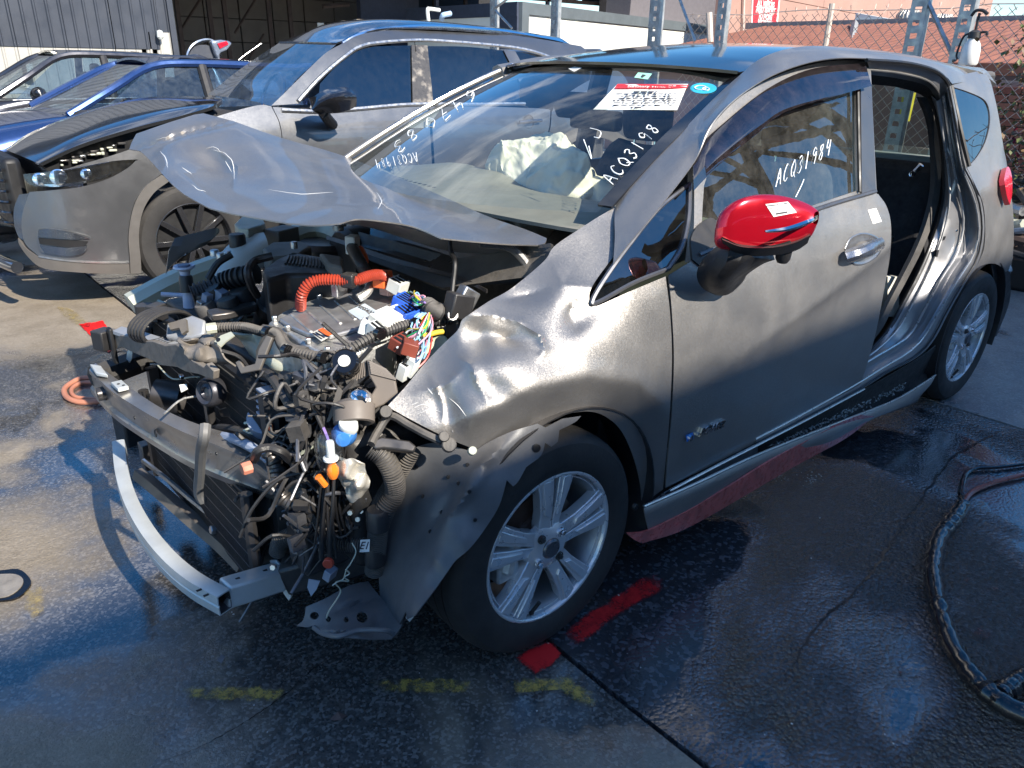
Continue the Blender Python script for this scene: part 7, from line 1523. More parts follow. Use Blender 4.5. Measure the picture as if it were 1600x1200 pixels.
# hatchback with its tailgate up
tgr = tag(empty('hatchback_with_open_tailgate', (3.2, 9.2, 0)), 'silver blue car behind the blue sedan with its tailgate raised and red lamp showing', 'car', 'cars parked in the yard')
bl_p = mat('silver_blue_paint', (.30, .34, .42), rough=.25, metal=.6, coat=1)
loft('tailgate', [[(294, 100, 9.2), (294, 84, 9.2), (303, 70, 9.2), (318, 63, 9.2), (332, 64, 9.2), (339, 75, 9.2), (341, 100, 9.2)], [(300, 101, 9.6), (300, 86, 9.6), (308, 72, 9.6), (320, 66, 9.6), (334, 67, 9.6), (342, 78, 9.6), (345, 101, 9.6)]], bl_p, tgr, n=30, thick=.02)
plate('tailgate_inner', [(295, 99, 1), (296, 84), (304, 73), (316, 70), (328, 72), (336, 84), (338, 99, 1)], ('y', 9.25), .05, mat('slate_tailgate_panel', (.06, .065, .08), rough=.4), tgr)
plate('tailgate_edge', [(330, 64, 1), (345, 62, 1), (358, 64, 1), (363, 68, 1), (355, 78, 1), (345, 82, 1), (341, 92, 1), (337, 84, 1)], ('y', 9.15), .1, bl_p, tgr, bevel=.02)
plate('tail_lamp', [(340, 68, 1), (354, 64, 1), (357, 69, 1), (344, 76, 1)], ('y', 9.13), .03, mat('red_lamp_plastic'), tgr)
mb = MB(); mb.box((3.0, 9.8, .7), (2.0, 1.3, .9)); mb.build('body', bl_p, tgr, bevel=.15, seg=4)
ae = tag(tubep('car_aerial', [(362, 104, 'y', 7.2), (380, 88, 'y', 7.2), (408, 68, 'y', 7.2)], .006, steel), 'thin metal aerial rising behind the blue sedan roof', 'aerial')

# ------------------------------------------------------------------ buildings
shed = tag(empty('corrugated_shed', (2, 14, 0)), 'slate blue corrugated shed with pale lower cladding on the left', 'building')
slate = mat('slate_blue_cladding', (.045, .052, .068), rough=.45, metal=.2, var=.12, vscale=1.5)
paleclad = mat('pale_grey_cladding', (.42, .40, .36), rough=.5, var=.08, vscale=2)
def corrugated(name, x0, x1, y, z0, z1, m, parent, pitch=.19, d=.02, topcut=None):
    prof = [(0, 0), (.72, 0), (.80, -1), (.92, -1)]
    pts = []; x = x0
    while x < x1:
        for a, b in prof:
            if x+a*pitch <= x1: pts.append((x+a*pitch, y+b*d))
        x += pitch
    V = [(a, b, z0) for a, b in pts]+[(a, b, z1(a) if callable(z1) else z1) for a, b in pts]; n = len(pts)
    V, F = shell([Vector(v) for v in V], [(i, i+1, n+i+1, n+i) for i in range(n-1)], .004)
    return mesh(name, V, F, m, parent, smooth=False)
# sheets: one per panel width so that joints show
xx = -16.0
while xx < 3.3:
    corrugated('pale_cladding_sheet', xx, xx+.76, 14.0, 0, 1.53, paleclad, shed); corrugated('slate_cladding_sheet', xx, xx+.76, 13.98, 1.535, 5, slate, shed); xx += .765
corrugated('pale_cladding_sheet', xx, 3.55, 14.0, 0, 1.53, paleclad, shed); corrugated('slate_cladding_sheet', xx, 3.55, 13.98, 1.535, 5, slate, shed)
corrugated('pale_cladding_sheet', 3.56, 4.10, 14.0, 0, lambda a: min(1.82, 1.53+(a-3.56)*2.4), paleclad, shed); corrugated('slate_cladding_sheet', 3.56, 4.13, 14.03, 1.5, 5, slate, shed)
mb = MB(); mb.box((4.16, 14.05, 2.5), (.10, .2, 5)); mb.build('door_post', slate, shed)
mb = MB(); mb.lathe([(0, .08), (.05, .06), (.06, -.04), (.03, -.08)], P(250, 54, y=13.85), axis=(0, 0, 1), n=12); mb.build('wall_lamp', whitep, shed)
mb = MB(); a = P(206, 82, y=13.8); b = P(215, 82, y=13.8); mb.tube([P(195, 95, y=13.8), P(204, 95, y=13.8), a, b, P(213, 96, y=13.8)], .03, n=5); mb.build('wall_bracket', blk, shed)
mb = MB(); mb.box(P(47, 110, y=13.85), (.10, .06, .22)); mb.build('wall_box', labelw, shed, bevel=.01); mb = MB(); mb.box(P(43, 108, y=13.9), (.12, .1, .26)); mb.build('wall_box', seal, shed)
wh = tag(empty('open_warehouse', (8, 20, 0)), 'dark open warehouse bay with concrete block back wall behind the cars', 'building')
dim = mat('warehouse_block', (.17, .145, .12), rough=.8, var=.15, vscale=2)
for r_ in range(9):
    for c_ in range(9):
        x = 5.4+c_*.98+(.3 if False else 0); mb = MB(); mb.box((x+.48, 21, .3+r_*.6), (.95, .15, .585)); mb.build('wall_panel', dim, wh, bevel=.01, seg=1)
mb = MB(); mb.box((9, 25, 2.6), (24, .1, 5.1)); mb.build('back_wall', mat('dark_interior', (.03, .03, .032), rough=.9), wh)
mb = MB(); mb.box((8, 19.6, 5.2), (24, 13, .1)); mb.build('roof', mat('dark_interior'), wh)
mb = MB(); mb.box((8.4, 13.2, 4.6), (8.8, .1, 1.2)); mb.build('fascia', slate, wh)
rust = mat('rusty_brown_steel', (.07, .045, .035), rough=.7, var=.3)
for x in (6.2, 7.0, 7.4, 8.6, 9.2, 14.0, 15.2): mb = MB(); mb.box((x, 19.6, 3), (.10, .10, 6)); mb.build('column', rust, wh)
for x in (6.6, 8.0): 
    for s in range(5): mb = MB(); mb.tube([(x-.4, 19.6, s*1.0), (x+.4, 19.6, s*1.0+1.0)], .03, n=4); mb.build('brace', rust, wh)
mb = MB(); mb.box((11.6, 18.4, 2.4), (1.9, .2, 4.8)); mb.build('steel_door', mat('dark_blue_door', (.04, .045, .07), rough=.6), wh); mb = MB(); mb.tube([P(504, 10, y=18), P(545, 7, y=18)], .06, n=6); mb.build('wall_pipe', rust, wh)
mb = MB(); mb.box(P(501, 41, y=18), (.18, .03, .16)); mb.build('small_notice', labelw, wh)
# pallet racking inside, far
rk = tag(empty('far_pallet_rack', (14, 17, 0)), 'dark pallet racking stacked with parts inside the warehouse', 'rack')
for x in (12.6, 14.6, 16.8, 19.2, 21.6, 24.0): mb = MB(); mb.box((x, 17.5, 3), (.1, .1, 6)); mb.build('upright', mat('dark_blue_door'), rk)
for z in (1.55, 2.35, 3.2, 4.1): mb = MB(); mb.box((18.5, 17.5, z), (12.5, .1, .10)); mb.build('rack_beam', rust, rk)
random.seed(40)
for k in range(34):
    x = random.uniform(12.8, 24); z = random.choice([1.62, 2.42, 3.27]); h = random.uniform(.15, .5); mb = MB(); mb.box((x, 17.8, z+h/2), (random.uniform(.3, .9), .5, h), Matrix.Rotation(random.uniform(-.2, .2), 3, 'Z')); mb.build('stored_part', mat('stored_dark', (.05, .05, .055), rough=.6, var=.5) if k % 3 else mat('stored_brown', (.12, .08, .05), rough=.8), rk)
# objects on the SUV's far side: pale posts
bp2 = tag(empty('stacked_pallet_posts', (9, 11.5, 0)), 'pale timber blocks standing behind the SUV roof', 'timber')
for (u0, v0, u1, v1) in [(537, 32, 545, 47), (557, 30, 566, 46), (566, 30, 576, 46), (570, 34, 582, 38)]: plate('timber_block', [(u0, v0, 1), (u1, v0, 1), (u1, v1, 1), (u0, v1, 1)], ('y', 11), .1, mat('pale_timber', (.55, .45, .36), rough=.8), bp2)
# white site office container
so = tag(empty('site_office_container', (15, 14, 0)), 'white portable site office with grey frame behind the SUV', 'container')
cg = mat('container_grey_frame', (.12, .14, .15), rough=.5, var=.1, vscale=3); cw = mat('container_white_panel', (.80, .78, .70), rough=.5, var=.04, vscale=2)
A_ = Vector((10.9, 12, 0)); B_ = Vector((24, 15.78, 0)); D_ = Vector((10.8, 16, 0)); dx_ = (B_-A_).normalized(); nx_ = Vector((dx_.y, -dx_.x, 0))
def onface(s0, s1, z0, z1, name, m, par=so, out=0.0, th=.05, A=A_, d=dx_, nn=nx_):
    mb = MB(); p = [A+d*s0+nn*out, A+d*s1+nn*out]; mb.prism([p[0]+Vector((0, 0, z0)), p[1]+Vector((0, 0, z0)), p[1]+Vector((0, 0, z1)), p[0]+Vector((0, 0, z1))], nn*th); return mb.build(name, m, par, smooth=False)
onface(0, 13.5, 2.38, 2.62, 'top_rail', cg, th=.09); onface(0, .28, 0, 2.38, 'corner_post', cg, th=.09); onface(13.2, 13.5, 0, 2.38, 'corner_post', cg, th=.09); onface(0, 13.5, 0, .18, 'bottom_rail', cg, th=.08)
for k in range(11): onface(.30+k*1.17, .30+k*1.17+1.155, .185, 2.375, 'wall_panel', cw, th=.04)
win_ = onface(7.2, 8.3, 1.1, 1.90, 'window', cg, out=.045, th=.04)
for k in range(6): mb = MB(); p = A_+dx_*7.75+nx_*.10; mb.box((p.x, p.y, 1.2+k*.12), (1.0, .02, .05), Matrix.Rotation(math.atan2(dx_.y, dx_.x), 3, 'Z')); mb.build('window_slat', steel, win_)
dy_ = (D_-A_).normalized(); ny_ = Vector((-dy_.y, dy_.x, 0)); ny_ = ny_ if ny_.x < 0 else -ny_
onface(0, 4.2, 2.34, 2.62, 'top_rail', mat('container_shaded_blue_frame', (.045, .055, .085), rough=.5), th=.06, d=dy_, nn=ny_); onface(0, .9, 0, 2.34, 'end_panel', mat('container_shaded_blue_frame'), th=.05, d=dy_, nn=ny_); onface(.91, 4.2, 0, 2.34, 'end_wall', cw, th=.04, d=dy_, nn=ny_)  # end frame is a darker, bluer copy of the grey; shade put into colour
mb = MB(); mb.prism([A_, B_, B_+Vector((0, 4, 0)), D_], (0, 0, 2.36)); mb.build('body', cw, so, smooth=False)
tag(tubep('roof_access_rail', [(670, 37, 'y', 11.5), (668, 16, 'y', 11.5), (672, 14, 'y', 11.5), (687, 16, 'y', 11.5)], .035, whitep), 'white bent pipe beside the site office corner', 'pipe')
tag(tubep('power_plug', [(690, 30, 'y', 11.5), (692, 24, 'y', 11.4), (700, 22, 'y', 11.4), (704, 21, 'y', 11.4)], .05, mat('pale_blue_plastic', (.35, .5, .7))), 'pale blue power plug on the site office wall', 'plug')
# terracotta concrete building with the visitors sign
tb = tag(empty('terracotta_building', (24, 11.5, 0)), 'salmon pink concrete panel building carrying the red visitors sign', 'building')
terr = mat('salmon_concrete', (.37, .215, .165), rough=.8, var=.12, vscale=.6, bump=.2, bscale=30)
TA = Vector((13.6, 8.85, 0)); TB = Vector((46, 15.6, 0)); td = (TB-TA).normalized(); tn = Vector((td.y, -td.x, 0))
for r_ in range(7):
    for c_ in range(5):
        if r_ > 2+c_: continue
        onface(c_*6.6, c_*6.6+6.58, r_*1.45, r_*1.45+1.435, 'wall_panel', terr, par=tb, A=TA, d=td, nn=tn, th=.1)
def onwall(u, v, lift=.12): return Vector(PP(u, v, TA+tn*(.1+lift), tn))
sg = tag(empty('visitors_sign', onwall(1197, 22)), 'red ALL VISITORS MUST REPORT TO FRONT RECEPTION sign on the salmon wall', 'sign')
def wallplate(name, px, m, par, lift, th=.01):
    q = [onwall(u, v, lift) for u, v in px]; mb = MB(); mb.prism(q, -tn*th); return mb.build(name, m, par, smooth=False)
wallplate('sign_border', [(1176, -26), (1221, -22), (1214, 48), (1174, 42)], labelw, sg, .02, .03)
wallplate('sign_face', [(1178, -23), (1219, -19), (1212, 45), (1176, 40)], mat('sign_red', (.62, .02, .03), rough=.6), sg, .025)
def walltext(s, u, v, sz_, m=labelw):
    a = onwall(u, v, .03); b = onwall(u+10, v+1.2, .03); c = onwall(u, v-10, .03); return text('sign_lettering', s, a, b-a, c-a, sz_, m, sg, ext=.004, bold=.004)
W_ = (onwall(1214, 20)-onwall(1176, 18)).length
walltext('STOP', 1198, -9, W_*.28); walltext('ALL VISITORS', 1197, 7, W_*.118); walltext('MUST REPORT', 1196.5, 17, W_*.118); walltext('TO FRONT', 1196, 27, W_*.118); walltext('RECEPTION', 1195.5, 37, W_*.118)
ul = wallplate('lettering_underline', [(1181, 10.0), (1213, 13.5), (1213, 14.3), (1181, 10.8)], labelw, sg, .03)
mb = MB(); mb.tube([onwall(1164, -60, .05), onwall(1161, 52, .05)], .03, n=6); mb.build('down_pipe', mat('pale_pipe', (.6, .5, .42)), tb)
mb = MB(); mb.tube([onwall(1159, 53, .05), onwall(1163, 53, .05)], .05, n=6); mb.build('pipe_elbow', mat('pale_pipe'), tb)
gs = tag(MB().box((22, 17, 2.6), (6.5, .3, 5.2)).build('grey_gable_wall', mat('grey_violet_sheet', (.13, .12, .13), rough=.6, var=.1), smooth=False), 'dark grey violet wall rising above the site office', 'wall')
# low building with rust red corrugated roof, white parapet, ventilators
lb_ = tag(empty('low_workshop', (14, 4, 0)), 'low workshop with rust red corrugated roof behind the chain link fence', 'building')
rr = mat('rust_red_roof_sheet', (.22, .085, .05), rough=.6, var=.18, vscale=3)
for k in range(17):
    y0 = 8.0-k*.76; y1 = y0-.75; n = 5; V = []
    for i in range(n*4+1):
        y = y0+(y1-y0)*i/(n*4); h = .03 if (i % 4) in (0, 1) else 0
        V.append((14.2+.09*(6-y)*0, y, 2.16+h)); V.append((9.2, y, 1.42+h))
    F = [(2*i, 2*i+1, 2*i+3, 2*i+2) for i in range(n*4)]; V, F = shell([Vector(v) for v in V], F, .004); mesh('roof_sheet', V, F, rr, lb_, smooth=False)
mb = MB(); mb.box((14.35, 2, 2.2), (.22, 13, .12)); mb.build('ridge_cap', mat('grey_flashing', (.3, .29, .27), rough=.5), lb_)
mb = MB(); mb.box((11.8, 1.5, .7), (5, 12.5, 1.35)); mb.build('wall', terr, lb_)
pw = Vector(P(1337, 20, x=14.2)); mb = MB(); mb.prism([P(1337, 20, x=14.3), P(1405, 32, x=14.3), P(1405, 37, x=14.3), P(1335, 37, x=14.3)], (.15, 0, 0)); mb.build('white_parapet', labelw, lb_, smooth=False)
mb = MB(); mb.tube([P(1336, 36, x=13.9), P(1330, 64, x=12.2)], .06, n=4); mb.build('gutter', mat('grey_flashing'), lb_)
for (u, v, s) in [(1419, 26, 1.0), (1473, 32, .85)]:
    c = Vector(P(u, v+2, x=14.8)); mb = MB(); mb.lathe([(.10*s, -.20*s), (.16*s, -.18*s), (.20*s, -.08*s), (.20*s, .04*s), (.15*s, .12*s), (0, .16*s)], c, axis=(0, 0, 1), n=28); vt_ = mb.build('roof_ventilator', mat('galv_vent', (.45, .42, .38), rough=.4, metal=.5), lb_)
    for k in range(20): a = 2*PI*k/20; mb = MB(); mb.tube([c+Vector((math.cos(a)*r_*s, math.sin(a)*r_*s, h*s)) for r_, h in ((.17, -.18), (.215, -.06), (.21, .05), (.14, .14))], .010, n=4); mb.build('vane', mat('galv_vent'), vt_)
# yellow and pale items seen through the cabin, brown beam and bricks at the right
yb = tag(plate('yellow_crate', [(1410, 145, 1), (1424, 145, 1), (1414, 190, 1), (1404, 190, 1)], ('x', 6.7), .1, mat('yellow_plastic', (.6, .5, .05), rough=.5), None), 'yellow crate on the racking seen through the rear opening of the wreck', 'crate')
bm_ = tag(MB().box((8.2, -1.0, 1.44), (.12, 7, .12)).build('brown_fence_beam', mat('rust_red_beam', (.32, .11, .06), rough=.55), bevel=.01), 'rust brown horizontal beam across the chain link fence at right', 'beam')
bw = tag(empty('brick_wall', (8.9, 0, 0)), 'red brick wall behind the shrub at the right edge', 'wall')
brm = [mat('brick_%d' % i, c, rough=.85, bump=.3, bscale=60) for i, c in enumerate([(.30, .11, .07), (.34, .14, .09), (.26, .09, .06)])]
mb = MB(); mb.box((9.0, -.2, .66), (.08, 4.6, 1.32)); mb.build('mortar', mat('mortar_grey', (.3, .26, .23), rough=.9), bw)
bme = None; random.seed(50)
def quick(o0, name, loc, parent):
    o = o0.copy(); o.name = name; sc.collection.objects.link(o); o.parent = parent; o.location = Vector(loc)-wld(parent); return o
b0 = [MB().box((0, 0, 0), (.06, .225, .07)).build('brick', m_, bw, smooth=False, origin=(0, 0, 0)) for m_ in brm]
first = [True]*3
for r_ in range(15):
    for c_ in range(18):
        y = -2.2+c_*.237+(.118 if r_ % 2 else 0); k = random.randrange(3)
        loc = (8.94+random.uniform(-.004, .004), y, .06+r_*.083)
        if first[k]: b0[k].location = Vector(loc)-wld(bw); first[k] = False
        else: quick(b0[k], 'brick', loc, bw)
# ------------------------------------------------------------------ yard rack uprights (slotted, galvanised)
def upright(u_, y_, x_=6.0, lab='', h=3.4, wd=.10, grp='galvanised rack uprights'):
    r = tag(empty('rack_upright', (x_, y_, 0)), lab, 'rack post', grp)
    mb = MB(); z = 0
    for s in (-1, 1): mb.box((x_, y_+s*wd*.36, h/2), (.003, wd*.28, h))
    for k in range(int(h/.10)): mb.box((x_, y_, k*.10+.035), (.003, wd*.44, .058))
    mb.box((x_+.04, y_-wd*.5, h/2), (.08, .003, h)); mb.box((x_+.04, y_+wd*.5, h/2), (.08, .003, h)); tag(mb.build('slotted_profile', galv, r, smooth=False), kind='stuff')
    mb = MB(); mb.box((x_+.03, y_, .01), (.16, .14, .02)); mb.build('foot_plate', galv, r); return r
upright(0, 6.85, lab='galvanised rack upright standing left of the site office corner, diagonal brace beside it', wd=.10); upright(0, 5.65, lab='galvanised rack upright in front of the white site office panels, behind the SUV tail')
upright(0, 4.05, lab='broad galvanised rack upright over the wreck roof by the office window', wd=.14); upright(0, 3.18, lab='dark slotted rack upright next to the edge of the salmon building')
upright(0, 1.22, lab='blue grey slotted rack upright beside the roof ventilator', wd=.13); upright(0, .84, lab='slotted rack upright from which the spray bottle hangs', wd=.11)
def brace(a, b, lab):
    mb = MB(); mb.tube([a, b], .018, n=4); tag(mb.build('rack_brace', galv), lab, 'rack brace', 'diagonal rack braces')
brace(P(1060, 6-12, x=6.02), P(1086, 64, x=6.02), 'diagonal brace leaning between two uprights above the wreck roof, left of the salmon wall')
brace(P(1446, -6, x=6.02), P(1492, 96, x=6.02), 'diagonal brace running down to the post that carries the spray bottle')
brace(P(772, 14, x=6.02), P(800, 44, x=6.02), 'short lower brace left of the site office corner'); brace(P(772, 14, x=6.02), P(796, -4, x=6.02), 'short upper brace left of the site office corner')
tag(MB().tube([P(1108, 20, x=6.8), P(1110, 66, x=6.8)], .035, n=8).build('steel_pipe_post', mat('pale_pipe')), 'short pale pipe post beside the dark slotted upright', 'post')
# chain link fence
fn = tag(empty('chain_link_fence', (7.2, 0, 0)), 'chain link mesh fence with barbed top wire along the back of the yard', 'fence')
wirem = mat('galvanised_wire', (.55, .45, .38), rough=.5, metal=.4)
mb = MB(); 
def wire(a, b, r=.0035):
    mb.tube([a, b], r, n=3, caps=False)
p_ = .12; Y0, Y1, Z0, Z1 = -3.0, 4.6, .2, 1.95
y = Y0-(Z1-Z0)
while y < Y1:
    for s in (1, -1):
        if s > 0: a = [y, Z0]; b = [y+(Z1-Z0), Z1]
        else: a = [y+(Z1-Z0), Z0]; b = [y, Z1]
        # clip to Y0..Y1
        def cl(p, q):
            if p[0] < Y0: t = (Y0-p[0])/(q[0]-p[0]); p = [Y0, p[1]+(q[1]-p[1])*t]
            if p[0] > Y1: t = (Y1-p[0])/(q[0]-p[0]); p = [Y1, p[1]+(q[1]-p[1])*t]
            return p
        if max(a[0], b[0]) > Y0 and min(a[0], b[0]) < Y1:
            a2 = cl(a, b); b2 = cl(b, a2); wire((7.2+.004*s, a2[0], a2[1]), (7.2+.004*s, b2[0], b2[1]))
    y += p_
tag(mb.build('chain_link_mesh', wirem, fn, smooth=False), kind='stuff')
mb = MB(); q = [(7.2, Y0+(Y1-Y0)*i/24, 1.98+random.uniform(-.02, .02)) for i in range(25)]; mb.tube(q, .005, n=4); mb.build('top_wire', wirem, fn)
mb = MB()
for i in range(60):
    yy = Y0+(Y1-Y0)*i/60; z = 1.98; 
    for k in range(3): a = random.uniform(0, 6.28); mb.tube([(7.2, yy, z), (7.2+.05*math.cos(a), yy+.03*math.sin(a), z+.05*math.sin(a*2))], .003, n=3)
tag(mb.build('barbs', wirem, fn, smooth=False), kind='stuff')
for yy in (-2.4, .1, 2.7): mb = MB(); mb.tube([(7.26, yy, 0), (7.26, yy, 2.05)], .03, n=8); mb.build('fence_post', mat('pale_pipe'), fn)
# spray bottle hanging on the last upright
sb = tag(empty('spray_bottle', P(1517, 75, x=5.8)), 'milky white pressure spray bottle with black pump hanging on the last upright', 'spray bottle')
c = Vector(P(1517, 80, x=5.8)); k_ = .0056
mb = MB(); mb.lathe([(0, -.105), (.058, -.10), (.068, -.085), (.066, .0), (.058, .045), (.042, .075), (.034, .095), (0, .095)], c, axis=(0, 0, 1), n=28); mb.build('bottle', mat('milky_bottle', (.78, .76, .72), rough=.35), sb)
mb = MB(); mb.lathe([(0, .15), (.02, .15), (.042, .135), (.046, .095), (.04, .09)], c, axis=(0, 0, 1), n=20); mb.build('cap', blk, sb)
mb = MB(); mb.tube([c+Vector((0, 0, .14)), c+Vector((0, -.0, .27))], .010, n=8); mb.build('pump_rod', blk, sb)
mb = MB(); mb.tube([c+Vector((0, .055, .25)), c+Vector((0, .03, .285)), c+Vector((0, -.02, .285)), c+Vector((0, -.06, .26))], .012, n=8, spl=4); mb.build('pump_handle', blk, sb)
mb = MB(); mb.tube([c+Vector((0, .03, .13)), c+Vector((0, .08, .10)), c+Vector((0, .10, -.02)), c+Vector((0, .085, -.06))], .008, n=6, spl=4); mb.build('spray_hose', blk, sb)
mb = MB(); mb.tube([c+Vector((0, -.02, .13)), c+Vector((0, -.08, .135)), c+Vector((0, -.09, .11))], .010, n=6, spl=4); mb.build('nozzle', blk, sb)
# shrub with red leaves
def shrub(name, c, rx, ry, h, n, cols, lab, seed, leaf=.045):
    random.seed(seed); r = tag(empty(name, c), lab, 'shrub'); mb = MB()
    for k in range(16):
        a = random.uniform(0, 6.28); p = [Vector(c)]; 
        tip = Vector(c)+Vector((rx*random.uniform(-.9, .9), ry*random.uniform(-.9, .9), h*random.uniform(.6, 1.05)))
        p += [Vector(c).lerp(tip, .4)+Vector((random.uniform(-.08, .08), random.uniform(-.08, .08), 0)), tip]; mb.tube(p, lambda t: .010*(1-.75*t), n=5, spl=4)
    tag(mb.build('stems', mat('dry_stem', (.28, .18, .10), rough=.8), r), kind='stuff')
    for ci, col in enumerate(cols):
        mb = MB()
        for k in range(n//len(cols)):
            t = random.random()**.7; p = Vector(c)+Vector((rx*random.gauss(0, .45), ry*random.gauss(0, .45), h*t))
            if ci == 2: p = Vector(c)+Vector((rx*random.gauss(.1, .3), ry*random.gauss(-.3, .3), h*random.uniform(.35, .75)))
            R_ = Matrix.Rotation(random.uniform(0, 6.28), 3, 'Z')@Matrix.Rotation(random.uniform(-1.2, 1.2), 3, 'X'); s = leaf*random.uniform(.5, 1.2)
            V = [p+R_@Vector(v)*s for v in ((0, -.1, 0), (.35, .4, .08), (0, 1, 0), (-.35, .4, .08))]; mb.add(V, [(0, 1, 2), (0, 2, 3)])
        tag(mb.build('leaves', mat('leaf_%s_%d' % (name, ci), col, rough=.6, var=.4, vscale=30), r, smooth=False), kind='stuff')
shrub('red_leaf_shrub', P(1602, 360, x=4.6), .45, .38, 1.25, 3600, [(.16, .10, .05), (.10, .12, .035), (.26, .02, .05)], 'scraggy shrub with crimson and green leaves at the right edge', 60)
# scrap at the right edge
sj = tag(empty('scrap_axle_parts', P(1590, 400, x=4.2)), 'heap of pale pipes and black scrap metal right of the wreck tail', 'scrap')
for (pts, r_, m_) in [([(1568, 318, 'x', 4.3), (1582, 325, 'x', 4.3), (1600, 330, 'x', 4.2)], .03, steel), ([(1572, 345, 'x', 4.2), (1590, 352, 'x', 4.2), (1604, 350, 'x', 4.1)], .035, creamm), ([(1580, 290, 'x', 4.4), (1592, 300, 'x', 4.4), (1604, 318, 'x', 4.3)], .02, blk), ([(1580, 372, 'x', 4.0), (1604, 378, 'x', 4.0)], .03, rust), ([(1582, 395, 'x', 3.9), (1604, 402, 'x', 3.9)], .02, blk), ([(1584, 362, 'x', 4.0), (1604, 360, 'x', 4.0)], .02, steel), ([(1574, 268, 'x', 4.5), (1590, 280, 'x', 4.4), (1604, 284, 'x', 4.4)], .022, blk)]:
    tubep('scrap_pipe', pts, r_, m_, sj)
for k in range(7): box('scrap_block', Vector(P(random.uniform(1585, 1615), random.uniform(330, 410), x=4.5)), (.15, .15, .1), random.choice([blk, rust, dgm]), sj, R=Matrix.Rotation(k, 3, 'Z'))
tag(MB().box((5.2, -.9, .35), (.5, 1.6, .7)).build('dark_bin', seal, bevel=.03), 'dark bin in the shadows at the right edge behind the scrap', 'bin')
# ------------------------------------------------------------------ things on the ground
def gtube(name, px, r, m, lab, cat, z=None, n=10, spl=10, rib=None, parent=None, jit=0):
    random.seed(9); q = [Vector(P(u, v, z=r+.004)) for u, v in px]; q = [Vector(p) for p in cr_open(q, spl)]
    if jit: q = [p+Vector((0, 0, abs(random.gauss(0, jit)))) for p in q]
    mb = MB(); mb.tube(q, (lambda t: r*(1+.22*noise.noise(Vector((t*40, 1, 2))))) if jit else r, n=n); o = mb.build(name, m, parent)
    return tag(o, lab, cat) if lab else o
hs_m = mat('wet_black_wrapped_hose', (.012, .012, .014), rough=.18, coat=.6, var=.5, vscale=20, bump=.9, bscale=26, rvar=.12)
gtube('wrapped_hose', [(1504, 790), (1488, 815), (1468, 840), (1458, 880), (1460, 920), (1472, 970), (1492, 1020), (1530, 1070), (1575, 1105), (1625, 1125)], .026, hs_m, 'thick black tape wrapped hose bundle curving over the wet asphalt at right', 'hose', n=14, jit=.001)
gtube('air_hose', [(1625, 720), (1590, 726), (1555, 730), (1525, 732), (1508, 742), (1502, 765), (1506, 785), (1500, 800)], .0085, hs_m, 'thin black hose looping out of the wrapped bundle', 'hose')
gtube('air_hose', [(1625, 738), (1590, 744), (1550, 755), (1520, 768), (1506, 785), (1500, 802)], .009, mat('dull_orange_hose', (.26, .06, .035), rough=.3, coat=.4), 'dull orange hose joining the wrapped bundle', 'hose')
gtube('wrapped_hose', [(1560, 1088), (1580, 1072), (1605, 1058), (1640, 1050)], .026, hs_m, 'short black hose end at the lower right corner beside the bundle', 'hose', n=14, jit=.001)
co = gtube('coiled_hose', [(150, 590), (125, 592), (102, 606), (104, 620), (125, 628), (160, 626), (180, 616)], .012, mat('faded_orange_hose', (.50, .20, .12), rough=.5), 'faded orange hose coil on the ground left of the bumper beam', 'hose')
gtube('coiled_hose', [(155, 598), (128, 598), (112, 608), (118, 620), (150, 624)], .009, mat('faded_orange_hose'), 'inner loop of faded orange hose left of the bumper beam', 'hose')
def gpatch(name, px, m, lab, cat, h=.004):
    q = [Vector(P(u, v, z=h)) for u, v in outline(px, 12)]; mb = MB(); mb.prism(q, (0, 0, -h*.9)); return tag(mb.build(name, m, smooth=False), lab, cat)
rimg = gpatch('cover_recess', [(-46, 896), (0, 891), (28, 889), (43, 899), (48, 912), (30, 932), (2, 938), (-44, 938)], mat('black_crack_filler'), 'dark broken edge ring around the pale concrete cover at the left edge', 'ground recess', .007)
dc = gpatch('drain_cover', [(-40, 900), (-2, 897), (24, 897), (36, 905), (32, 917), (14, 930), (-10, 934), (-40, 934)], mat('pale_drain_concrete', (.22, .20, .175), rough=.6, var=.25, vscale=20, bump=.4, bscale=120), 'round pale concrete cover set in the ground at the left edge', 'ground cover', .010)
random.seed(77)
for k, (u, v) in enumerate([(348, 1030), (760, 1020+0), (1190, 790)]): pass
sm = tag(mesh('fallen_leaf', [P(338, 1032, z=.006), P(346, 1022, z=.016), P(352, 1026, z=.008), P(346, 1036, z=.006)], [(0, 1, 2, 3)], mat('grey_leaf', (.16, .15, .16), rough=.6), smooth=False), 'small grey dead leaf lying on wet ground below the crash bar', 'leaf')
sm = tag(mesh('fallen_leaf', [P(515, 1124, z=.006), P(528, 1112, z=.012), P(542, 1118, z=.006), P(534, 1124, z=.010), P(522, 1126, z=.005)], [(0, 1, 2, 3, 4)], mat('brown_leaf', (.10, .06, .05), rough=.6), smooth=False), 'crumpled brown leaf on the pavement near the bottom middle', 'leaf')
mb = MB(); random.seed(12)
for k in range(110):
    t = random.random()
    if t < .35: u, v = 1272+random.gauss(0, 8), 748+random.gauss(0, 4)
    elif t < .6: u, v = 1225+random.gauss(0, 14), 745+random.gauss(0, 3)
    else: u, v = random.uniform(200, 1500), random.uniform(700, 1180)
    if t >= .6 and u < 700 and v < 950: continue
    s = random.uniform(.0015, .005); c = Vector(P(u, v, z=.008)); mb.box(c, (s, s*.7, s*.4), Matrix.Rotation(random.uniform(0, 3), 3, 'Z'))
tag(mb.build('white_debris_chips', mat('white_chip', (.5, .5, .48), rough=.5), smooth=False), kind='stuff')
tag(bpy.data.objects['white_debris_chips'], 'scattered white plastic chips on the wet asphalt by the red skirt strip', 'debris')
